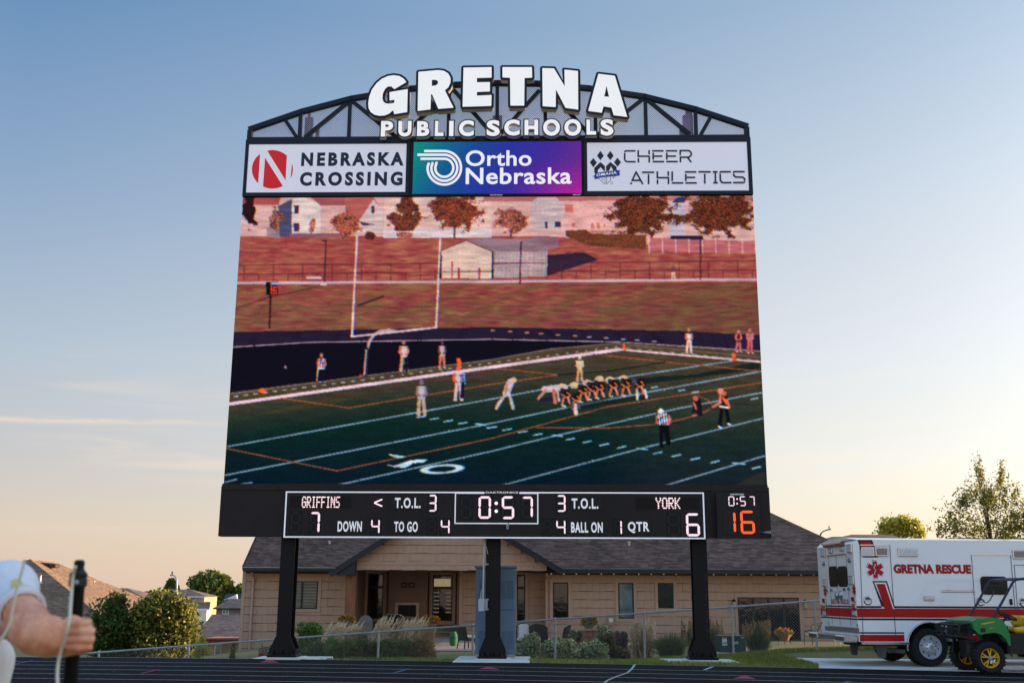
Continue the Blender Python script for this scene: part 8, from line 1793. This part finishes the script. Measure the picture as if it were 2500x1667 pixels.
# big brown-roofed house at the left
Yb = 78.0; ezl = at(150, 1508, Yb).z
A_ = at(250, 1508, Yb); P1 = at(73, 1366, Yb + 9); L0 = at(-190, 1508, Yb); P2 = at(132, 1373, Yb + 20); Bq = at(425, 1497, Yb + 30)
A_.z = L0.z = Bq.z = ezl; B0 = Bq
bh = thing('brown_roofed_house', 'house with a large brown hipped roof at the far left', 'house', (A_.x, Yb, -4))
bb = lambda mb, n_, m, par=None, **k: mb.build(n_, m, par or bh, world=True, **k)
mb = MB(); roof_face(mb, L0, A_, P1, P1 + Vector((-0.3, 0, 0)), 0.085, 0.02); rfb = bb(mb, 'roof', m_sb)
mb = MB(); roof_face(mb, A_, B0, P2, P1, 0.085, 0.02); bb(mb, 'roof_side', m_sb, rfb)
mb = MB(); mb.add([B0, B0 + Vector((-18, 8, 0)), P2], [(0, 1, 2)]); mb.add([L0, P1, P2, B0 + Vector((-18, 8, 0))], [(0, 1, 2, 3)]); bb(mb, 'roof_rear', m_sb, rfb)
mb = MB(); mb.add([(L0.x, Yb + 0.5, ezl - 0.05), (A_.x - 0.5, Yb + 0.5, ezl - 0.05), (A_.x - 0.5, Yb + 0.5, -4.5), (L0.x, Yb + 0.5, -4.5), (B0.x - 0.5, B0.y, ezl - 0.05), (B0.x - 0.5, B0.y, -4.5)], [(3, 2, 1, 0), (2, 5, 4, 1)]); bb(mb, 'wall', m_wtan)
for a, b in ((L0, A_), (A_, B0)): mb = MB(); mb.bar(a + Vector((0, -0.04, -0.1)), b + Vector((0.03, -0.03, -0.1)), 0.06, 0.22, up=(0, 0, 1)); bb(mb, 'gutter', m_frame)
mb = MB(); mb.tube([P1, A_], 0.08, 6); mb.tube([P1, P2], 0.08, 6); mb.tube([P2, B0], 0.08, 6); bb(mb, 'ridge_cap', m_sb, rfb)
for u, v in ((100, 1374), (117, 1375), (132, 1377)):
    p = at(u, v + 3, Yb + 12); mb = MB(); mb.cbox(p.x - 0.35, p.x + 0.35, Yb + 11.5, Yb + 12.4, p.z - 0.2, p.z + 0.14, 0.05); bb(mb, 'roof_vent', mat('brown_vent', S(74, 50, 40), rough=0.6), rfb)
for u, v0, v1, Yv in ((97, 1422, 1404, Yb + 5), (229, 1430, 1417, Yb + 20)):
    p, q_ = at(u, v0, Yv), at(u, v1, Yv); mb = MB(); mb.lathe([(0.09, 0), (0.08, q_.z - p.z)], (p.x, Yv, p.z), 10); mb.lathe([(0.24, -0.05), (0.1, 0.12)], (p.x, Yv, p.z), 10); bb(mb, 'vent_pipe', m_vent, rfb)
# dark roofs just behind it
hip_house('dark_roofed_house', 'dark roof peeking over the brown roof on the left', 255, 372, 1470, 1435, 288, 312, 1560, 150, 18, m_wgrey, m_sf)
# white and tan two-storey house
t1, b1_, _ = hip_house('two_storey_house', 'two-storey tan and white house below the street lamp', 398, 503, 1455, 1438, 414, 464, 1520, 255, 12, m_wtan, m_sf, ov=0.5, wins=((433, 1457, 446, 1464), (465, 1456, 477, 1464.5), (488, 1458, 496, 1466)), extra=m_white)
x0, x1 = at(455, 1485, 252).x, at(512, 1485, 252).x; z0, z1, z2 = at(480, 1503, 252).z, at(480, 1485, 252).z, at(480, 1468, 256).z
mb = MB(); mb.add([(x0, 252, z1), (x1, 252, z1), (x1 - 1.0, 256, z2), (x0, 256, z2)], [(0, 1, 2, 3)]); b1_(mb, 'lower_roof', m_sf); mb = MB(); mb.box(x0 + 1, x1 - 0.7, 252.4, 255, z0 - 3, z1 - 0.02); b1_(mb, 'garage_wall', m_wwhite); mb = MB(); mb.box(x0, x1, 251.9, 251.99, z1 - 0.35, z1); b1_(mb, 'fascia', m_white)
# grey house with white gables
t2, b2_, _ = hip_house('grey_house', 'grey house with white framed windows left of the tan house corner', 520, 680, 1484, 1461, 562, 655, 1530, 190, 9, m_wgrey, m_sf, ov=0.5, wins=((543, 1485, 559, 1498.5), (597, 1485, 612, 1499)), extra=m_frame)
t3, b3_, _ = hip_house('white_gabled_house', 'dark roof with white dormer gables above the grey house', 540, 700, 1473, 1449, 553, 690, 1500, 230, 9, m_wwhite, shingle_mat('slate_roof', S(70, 72, 84), S(58, 58, 70), S(50, 50, 60), 0.2, 0.8), ov=0.4)
for u0, u1, um, v0, v1 in ((546, 580, 578, 1464, 1450), (591, 616, 607, 1463, 1452)):
    p, q_, r_ = at(u0, v0, 229), at(u1, v0, 229), at(um, v1, 229); mb = MB(); mb.prism([(p.x, p.z), (q_.x, q_.z), (r_.x, r_.z)], 228.8, 229.4); b3_(mb, 'dormer_gable', m_wwhite)
p, q_ = at(552, 1466, 228.7), at(568, 1462, 228.7); mb = MB(); mb.box(p.x, q_.x, 228.6, 228.75, p.z, q_.z); b3_(mb, 'window', m_glass)
# low tan house with big brown roof, pergola
t4, b4_, r4 = hip_house('low_tan_house', 'low house with a broad brown roof left of the tan ranch house', 472, 700, 1555, 1499, 518, 640, 1640, 95, 13, m_wtan, m_sg, ov=0.7, extra=m_trim)
p, q_ = at(523, 1597, 95.5), at(541, 1571, 95.5); mb = MB(); mb.box(p.x, q_.x, 95.5, 95.65, p.z, q_.z); w_ = b4_(mb, 'glass_door', m_white); mb = MB(); mb.box(p.x + 0.08, q_.x - 0.08, 95.44, 95.49, p.z + 0.05, q_.z - 0.08); b4_(mb, 'pane', mat('teal_glass', S(96, 132, 130), rough=0.1), w_)
pg = thing('pergola', 'brown slatted pergola in front of the low tan house', 'pergola', (at(550, 1565, 92).x, 92, -4))
x0, x1 = at(505, 1562, 92).x, at(606, 1562, 92).x; zp = at(550, 1566, 92).z; m_rust = mat('rust_wood', S(120, 78, 60), rough=0.8, var=0.2)
for yy in (90.5, 92, 94): mb = MB(); mb.box(x0, x1, yy, yy + 0.12, zp, zp + 0.2); mb.build('beam', m_rust, pg, world=True)
for k in range(22): x = x0 + (x1 - x0) * k / 21; mb = MB(); mb.box(x, x + 0.07, 90.2, 94.6, zp + 0.201, zp + 0.33); mb.build('rafter', m_rust, pg, world=True)
for u in (519, 580): x = at(u, 1580, 92).x; mb = MB(); mb.box(x - 0.12, x + 0.12, 90.55, 90.79, -5, zp - 0.001); mb.build('post', m_frame, pg, world=True)
p = at(592, 1601, 60); cr_ = thing('parked_car', 'silver car roof showing just above the grass left of the tan house', 'car', (p.x, 60, p.z - 1.1)); mb = MB()
k = ppm(60); prof = [(-1.6, 0.25), (1.6, 0.25), (1.65, 0.75), (1.0, 0.9), (0.5, 1.3), (-0.5, 1.34), (-1.0, 0.95), (-1.65, 0.8)]; mb.prism([(x * 0.35, z_) for x, z_ in prof], -0.8, 0.8); mb.build('body', mat('silver_paint', S(160, 170, 180), rough=0.2, metal=0.5), cr_)
mb = MB(); mb.prism([(-0.3, 0.93), (0.3, 0.93), (0.15, 1.25), (-0.16, 1.28)], -0.82, -0.801); mb.build('side_window', m_dgl, cr_)
for sx_ in (-0.32, 0.32): mb = MB(); mb.lathe([(0.1, 0), (0.3, 0), (0.3, 0.2), (0.1, 0.2)], (sx_, -0.8, 0.3), 16, 'y'); mb.build('wheel', m_rub2, cr_)
# roofs behind the ambulance
hip_house('brown_roof_house', 'brown hipped roof just above the ambulance rear', 2010, 2225, 1322, 1304.5, 2080, 2180, 1500, 85, 8, m_wtan, m_sg)
hip_house('low_roof_house', 'low dark roof sliver between the ranch roof and the brown roof', 1985, 2110, 1326, 1309.5, 2032, 2078, 1500, 100, 7, m_wtan, m_sf)
hip_house('hidden_roof_house', 'dark roof edge under the tall loose tree', 2260, 2600, 1330, 1312, 2320, 2560, 1500, 80, 8, m_wtan, m_sf)
# street lamps
def lamp(label, pts, Y, r, head, m):
    P = [at(u, v, Y) for u, v in pts]; t = thing('street_lamp', label, 'street lamp', (P[0].x, Y, P[0].z), 0); mb = MB(); mb.tube(P, [r] * (len(P) - 3) + [r * 0.7] * 3, 8); mb.build('pole', m, t, world=True, smooth=True)
    a, b = at(*head[0], Y), at(*head[1], Y); mb = MB(); mb.bar(a, b, r * 3, r * 1.6); mb.build('lamp_head', m_steel, t, world=True)
    mb = MB(); c_ = (a + b) / 2; mb.tube([c_ + Vector((0, 0, r)), c_ + Vector((0, 0, r * 4))], r * 0.7, 6); mb.build('photocell', m_black, t, world=True)
lamp('grey curved street lamp above the bushy maple', [(431, 1480), (431.5, 1430), (431, 1412), (428.5, 1406.5), (424, 1404), (419, 1403)], 150, 0.13, ((424, 1404), (416, 1403.5)), m_steel)
lamp('brown curved street lamp between the ranch roof and the ambulance', [(2002, 1400), (2002, 1313), (2003, 1304), (2008, 1297.5), (2016, 1294), (2024, 1292)], 90, 0.07, ((2021, 1292.5), (2028, 1291.5)), mat('brown_pole', S(96, 66, 50), rough=0.6))
# far wood closing the horizon to both sides
rg = np.random.default_rng(77); n = 9000; a = np.concatenate([rg.uniform(-1.5, -0.50, n // 2), rg.uniform(0.52, 1.5, n // 2)]); r = rg.uniform(420, 520, n); hgt = rg.random(n) ** 0.8 * (7 + 5 * np.sin(a * 37) + 3 * np.sin(a * 91 + 1))
P = np.stack([r * np.sin(a), r * np.cos(a), -5.5 + hgt], 1); V = leaves_np(rg, P, 3.6, 1.3)
leaf_obj('distant_wood', V, LM['green'], None, (0, 0, 0), label='low distant wood along the horizon', cat='wood', kind='stuff')

# ================================================================ PERSON HOLDING THE POLE
def remesh(name, caps, m, parent, vox=0.005, smooth_it=6, sub=None):
    """tapered capsules fused into one continuous skin"""
    mb = MB()
    for pts, rs in caps:
        P = [Vector(p) for p in pts]
        for i in range(len(P) - 1):
            L_ = (P[i + 1] - P[i]).length; n = max(1, int(L_ / 0.02)); mb.tube([P[i].lerp(P[i + 1], k / n) for k in range(n + 1)], [rs[i] + (rs[i + 1] - rs[i]) * k / n for k in range(n + 1)], 14)
        for p, r in zip(P, rs): mb.ball(p, r, 14, 9)
    me = mb.mesh(name); o = bpy.data.objects.new(name, me); COL.objects.link(o)
    md = o.modifiers.new('r', 'REMESH'); md.mode = 'VOXEL'; md.voxel_size = vox; ms = o.modifiers.new('s', 'SMOOTH'); ms.factor = 0.6; ms.iterations = smooth_it
    dg = bpy.context.evaluated_depsgraph_get(); dg.update(); nm = bpy.data.meshes.new_from_object(o.evaluated_get(dg), depsgraph=dg); bpy.data.objects.remove(o); bpy.data.meshes.remove(me)
    nm.transform(rootm(parent).inverted() if parent else Matrix()); return link(name, nm, m, parent, True)
def skin_mat():
    m = bpy.data.materials.new('skin'); m.use_nodes = True; nt = m.node_tree; b = nt.nodes['Principled BSDF']; L = nt.links.new
    co = nd(nt, 'ShaderNodeTexCoord'); n = nd(nt, 'ShaderNodeTexNoise', i_Scale=16.0, i_Detail=7.0, i_Roughness=0.65); L(co.outputs['Object'], n.inputs[0]); r = nd(nt, 'ShaderNodeValToRGB'); r.color_ramp.elements[0].position = 0.35; r.color_ramp.elements[1].position = 0.7; r.color_ramp.elements[0].color = S(214, 124, 92); r.color_ramp.elements[1].color = S(248, 190, 154)
    L(n.outputs[0], r.inputs[0]); L(r.outputs[0], b.inputs['Base Color']); n2 = nd(nt, 'ShaderNodeTexNoise', i_Scale=120.0, i_Detail=5.0); L(co.outputs['Object'], n2.inputs[0]); bu = nd(nt, 'ShaderNodeBump', i_Strength=0.35, i_Distance=0.002); L(n2.outputs[0], bu.inputs['Height']); L(bu.outputs[0], b.inputs['Normal']); b.inputs['Roughness'].default_value = 0.55; b.inputs['Subsurface Weight'].default_value = 0.12; b.inputs['Subsurface Radius'].default_value = (0.02, 0.008, 0.004); return m
m_skin = skin_mat(); m_shirt = mat('white_jersey', S(222, 226, 236), rough=0.85, var=0.08, vs=9, bump=1.0, bs=9); m_badge = mat('yellow_badge', S(206, 190, 120), rough=0.8, var=0.15, vs=20); m_pants = mat('white_cloth', S(228, 222, 224), rough=0.9, var=0.05, bump=0.3, bs=10)
m_cable = mat('white_cable', S(216, 208, 190), rough=0.5, var=0.05); m_pole = mat('black_carbon_pole', S(7, 6, 7), spec=0.12, rough=0.55, var=0.2)
per = thing('person', 'person in a white short-sleeved jersey gripping a black pole at the left edge', 'person', (-1.30, 2.75, 0.0))
q = lambda u, v, Y: at(u, v, Y)
sh = q(18, 1441, 2.64); el = q(92, 1548, 2.46); wr = q(154, 1558, 2.50); hand = q(196, 1558, 2.50)
TX = sh.x - 0.275; TY = 2.80
head = Vector((TX, TY, 1.66))
arm = ([sh, sh.lerp(el, 0.5), el], [0.050, 0.044, 0.046]); fore = ([el, el.lerp(wr, 0.4), el.lerp(wr, 0.75), wr], [0.047, 0.047, 0.040, 0.033])
pole_c = lambda v: q(193 - (v - 1365) * 0.075 + 1.5, v, 2.525)
palm = ([wr, q(174, 1557, 2.52), q(198, 1556, 2.545)], [0.034, 0.031, 0.027])
fing = []
for i, (v0, v1, tipu) in enumerate(((1514, 1521, 176), (1536, 1541, 170), (1557, 1561, 168), (1578, 1581, 166))):
    r = (0.0092, 0.0094, 0.0092, 0.0084)[i]
    ext = (214, 222, 221, 216)[i]
    kn = q(ext, v1 - 2, 2.505); mid = q(ext - 1, v1, 2.472); t1 = q((ext + tipu) / 2, v1, 2.462); tip = q(tipu, v1 + 1, 2.470); root = q(205, v0 + 5, 2.535)
    fing.append(([root, kn, mid, t1, tip], [r * 1.1, r * 1.2, r * 0.94, r * 1.02, r * 0.85]))
thumb = ([q(160, 1530, 2.48), q(166, 1519, 2.475), q(178, 1512, 2.478), q(190, 1513, 2.485)], [0.015, 0.012, 0.0115, 0.009])
back_hand = ([q(170, 1530, 2.50), q(205, 1524, 2.53)], [0.020, 0.017]), ([q(168, 1545, 2.5), q(212, 1541, 2.54)], [0.021, 0.018]), ([q(166, 1562, 2.5), q(212, 1560, 2.54)], [0.021, 0.018]), ([q(164, 1580, 2.5), q(206, 1578, 2.535)], [0.020, 0.016])
el2 = Vector((TX - 0.10, 2.55, 1.12)); wr2 = q(4, 1566, 2.50) + Vector((-0.02, 0, 0)); sh2 = Vector((TX - 0.20, TY, 1.42))
o_ = per
body = [arm, fore, ([q(-25, 1500, 2.68), q(40, 1520, 2.58), el], [0.043, 0.042, 0.044]), palm, thumb, *fing, *back_hand,
        ([sh, Vector((TX, TY, 1.46)), sh2], [0.062, 0.075, 0.062]), ([Vector((TX, TY, 1.45)), Vector((TX, TY, 1.2)), Vector((TX, TY, 1.0)), Vector((TX, TY, 0.93))], [0.13, 0.135, 0.125, 0.15]),
        ([Vector((TX, TY, 1.48)), Vector((TX, TY - 0.01, 1.58))], [0.058, 0.055]), ([head + Vector((0, 0, -0.05)), head + Vector((0, 0.01, 0.04))], [0.078, 0.09]), ([head + Vector((0, -0.085, -0.03)), head + Vector((0, -0.102, -0.045))], [0.014, 0.012]), ([head + Vector((0, -0.05, -0.09)), head + Vector((0, -0.065, -0.085))], [0.035, 0.02]),
        ([head + Vector((0.088, 0.01, -0.02)), head + Vector((0.09, 0.015, 0.01))], [0.014, 0.012]), ([head + Vector((-0.088, 0.01, -0.02)), head + Vector((-0.09, 0.015, 0.01))], [0.014, 0.012]),
        ([sh2, el2, wr2 + Vector((-0.06, 0.02, 0))], [0.058, 0.044, 0.03])]
for s_ in (-1, 1): body.append(([Vector((TX + s_ * 0.09, TY, 0.9)), Vector((TX + s_ * 0.10, TY - 0.02, 0.5)), Vector((TX + s_ * 0.10, TY, 0.09))], [0.09, 0.06, 0.04])); body.append(([Vector((TX + s_ * 0.10, TY + 0.02, 0.05)), Vector((TX + s_ * 0.11, TY - 0.14, 0.04))], [0.045, 0.035]))
for k in range(4): b_ = wr2 + Vector((0.0, -0.02, 0.03 - k * 0.018)); body.append(([wr2 + Vector((-0.06, 0.01, 0.01)), b_, b_ + Vector((-0.03, -0.03, -0.01))], [0.026, 0.011, 0.009]))
remesh('body', body, m_skin, per, 0.0030, 2)
# jersey: torso shell and sleeve, then trousers
sl_dir = (el - sh).normalized(); cuff = sh.lerp(el, 0.30)
slv = [([sh + Vector((-0.03, 0, 0.0)), sh, cuff], [0.060, 0.058, 0.053]), ([sh, Vector((TX, TY, 1.45)), sh2], [0.074, 0.09, 0.074]), ([Vector((TX, TY, 1.42)), Vector((TX, TY, 1.28))], [0.155, 0.160]), ([sh2, sh2.lerp(el2, 0.45)], [0.07, 0.066])]
jer = remesh('jersey', slv, m_shirt, per, 0.006, 8)
trs = [([Vector((TX, TY, 1.36)), Vector((TX, TY, 1.22)), Vector((TX, TY, 1.02)), Vector((TX, TY, 0.92))], [0.155, 0.15, 0.145, 0.165])]
for s_ in (-1, 1): trs.append(([Vector((TX + s_ * 0.09, TY, 0.9)), Vector((TX + s_ * 0.10, TY - 0.02, 0.5)), Vector((TX + s_ * 0.10, TY, 0.12))], [0.115, 0.085, 0.07]))
trs.append(([q(-28, 1612, 2.74), q(-55, 1700, 2.74)], [0.062, 0.066]))
remesh('trousers', trs, m_pants, per, 0.007, 8)
# hem band, badge, hair
mb = MB(); n = 20; ax = sl_dir; u_ = ax.cross(Vector((0, 0, 1))).normalized(); w_ = ax.cross(u_)
rings = [[cuff + ax * d + (u_ * math.cos(2 * math.pi * k / n) + w_ * math.sin(2 * math.pi * k / n)) * r for k in range(n)] for d, r in ((0.030, 0.048), (0.031, 0.0555), (0.054, 0.0545), (0.055, 0.046))]
v = [p for r in rings for p in r]; mb.add(v, [(i * n + k, i * n + (k + 1) % n, (i + 1) * n + (k + 1) % n, (i + 1) * n + k) for i in range(3) for k in range(n)]); mb.build('sleeve_hem', m_pants, jer, world=True, smooth=True)
def onsleeve(u, v):
    """point on the sleeve surface under a pixel"""
    d = ray(u, v).normalized(); best = None
    dg = None
    inv = rootm(per).inverted(); hit, loc, nor, idx = jer_bvh.ray_cast(inv @ CAM, (inv.to_3x3() @ d)) if False else (None,) * 4
from mathutils.bvhtree import BVHTree
_M = rootm(per); bv = BVHTree.FromPolygons([_M @ v.co for v in jer.data.vertices], [tuple(p.vertices) for p in jer.data.polygons])
mb = MB(); G = 14; pts = {}; 
def inb(a, b): return ((a - 0.38) / 0.34) ** 2 + ((b - 0.5) / 0.46) ** 2 < 1 or (0.55 < a < 0.98 and 0.5 < b < 0.86 + 0.1 * (1 - a) and b > 0.35 + 0.35 * (a - 0.5))
for i in range(G + 1):
    for j in range(G + 1):
        u, v = 24 + 44 * i / G, 1409 + 36 * j / G; d = ray(u, v).normalized(); h = bv.ray_cast(CAM, d)
        if h[0] is not None: pts[(i, j)] = h[0] - d * 0.003
for i in range(G):
    for j in range(G):
        if inb((i + 0.5) / G, (j + 0.5) / G) and all(k in pts for k in ((i, j), (i + 1, j), (i + 1, j + 1), (i, j + 1))): mb.add([pts[(i, j)], pts[(i, j + 1)], pts[(i + 1, j + 1)], pts[(i + 1, j)]], [(0, 1, 2, 3)])
if mb.v: mb.build('sleeve_badge', m_badge, jer, world=True)
mb = MB(); mb.ball(head + Vector((0, 0.025, 0.05)), 0.105, 20, 12, (0.95, 1.0, 0.95)); mb.build('hair', mat('brown_hair', S(62, 44, 34), rough=0.8, var=0.3), per, world=True, smooth=True)
for s_ in (-1, 1): mb = MB(); mb.ball(head + Vector((s_ * 0.033, -0.083, 0.0)), 0.012, 12, 8); mb.build('eye', m_white, per, world=True, smooth=True)
mb = MB(); mb.tube([head + Vector((x, -0.083 + abs(x) * 0.3, -0.07)) for x in (-0.022, 0, 0.022)], 0.005, 6); mb.build('mouth', m_lensr, per, world=True)
for s_ in (-1, 1): mb = MB(); mb.cbox(TX + s_ * 0.105 - 0.045, TX + s_ * 0.105 + 0.045, TY - 0.2, TY + 0.08, 0.006, 0.08, 0.02); mb.build('shoe', m_rub2, per, world=True)
# pole with collars, and its cable
p0, p1 = pole_c(1388), pole_c(1700); dvv = (p1 - p0).normalized(); pbot = p0 + dvv * (p0.z / -dvv.z) * 0.97
pl = thing('monopod', 'black telescopic pole with a knob top held upright in the hand', 'pole', (pbot.x, pbot.y, pbot.z))
B = lambda mb, n_, m, **k: mb.build(n_, m, pl, world=True, **k)
wd = 0.0155
mb = MB(); mb.tube([pole_c(1432), pbot], wd * 1.02, 16); B(mb, 'shaft', m_pole, smooth=30)
mb = MB(); mb.tube([pole_c(1392), pole_c(1400), pole_c(1401), pole_c(1412), pole_c(1414), pole_c(1430), pole_c(1434)], [0.014, 0.0195, 0.0205, 0.019, 0.0205, 0.0205, 0.016], 12); B(mb, 'clamp_collar', mat('worn_black_plastic', S(18, 19, 19), rough=0.5, var=0.4, vs=40), smooth=30)
mb = MB(); a = pole_c(1366); mb.tube([a + Vector((0.0, 0, 0)), pole_c(1372), pole_c(1384), pole_c(1393)], [0.0085, 0.0125, 0.0115, 0.013], 7); B(mb, 'top_knob', m_black)
mb = MB(); mb.ball(pole_c(1421) + Vector((0.004, -0.02, 0)), 0.006, 10, 6); B(mb, 'clamp_screw', m_steel, smooth=True)
cb = thing('cable', 'thin white cable hanging in front of the pole and the gripping hand', 'cable', q(140, 1667, 2.44))
cp = [(184, 1382), (178, 1405), (175, 1440), (172, 1480), (170, 1510), (164, 1535), (158, 1560), (148, 1590), (142, 1620), (140, 1650), (142, 1680), (146, 1720), (150, 1800)]
mb = MB(); P = [q(u, v, 2.43 + 0.02 * math.sin(i)) for i, (u, v) in enumerate(cp)]; P2 = []
for i in range(len(P) - 1):
    for k in range(5): 
        t_ = k / 5; a, b, c_, d_ = P[max(i - 1, 0)], P[i], P[i + 1], P[min(i + 2, len(P) - 1)]; P2.append(0.5 * ((2 * b) + (c_ - a) * t_ + (2 * a - 5 * b + 4 * c_ - d_) * t_ ** 2 + (3 * b - a - 3 * c_ + d_) * t_ ** 3))
mb.tube(P2, 0.0036, 8); mb.build('cord', m_cable, cb, world=True, smooth=True)
cb2 = thing('cable', 'thin white cable crossing the white jersey sleeve and forearm', 'cable', q(0, 1560, 2.35))
cp = [(60, 1365), (56, 1385), (50, 1405), (42, 1432), (36, 1462), (30, 1490), (24, 1520), (12, 1545), (-4, 1566), (-30, 1590), (-60, 1640)]
mb = MB(); P = [q(u, v, 2.36) for u, v in cp]; P2 = []
for i in range(len(P) - 1):
    for k in range(5):
        t_ = k / 5; a, b, c_, d_ = P[max(i - 1, 0)], P[i], P[i + 1], P[min(i + 2, len(P) - 1)]; P2.append(0.5 * ((2 * b) + (c_ - a) * t_ + (2 * a - 5 * b + 4 * c_ - d_) * t_ ** 2 + (3 * b - a - 3 * c_ + d_) * t_ ** 3))
mb.tube(P2, 0.0032, 8); mb.build('cord', m_cable, cb2, world=True, smooth=True)
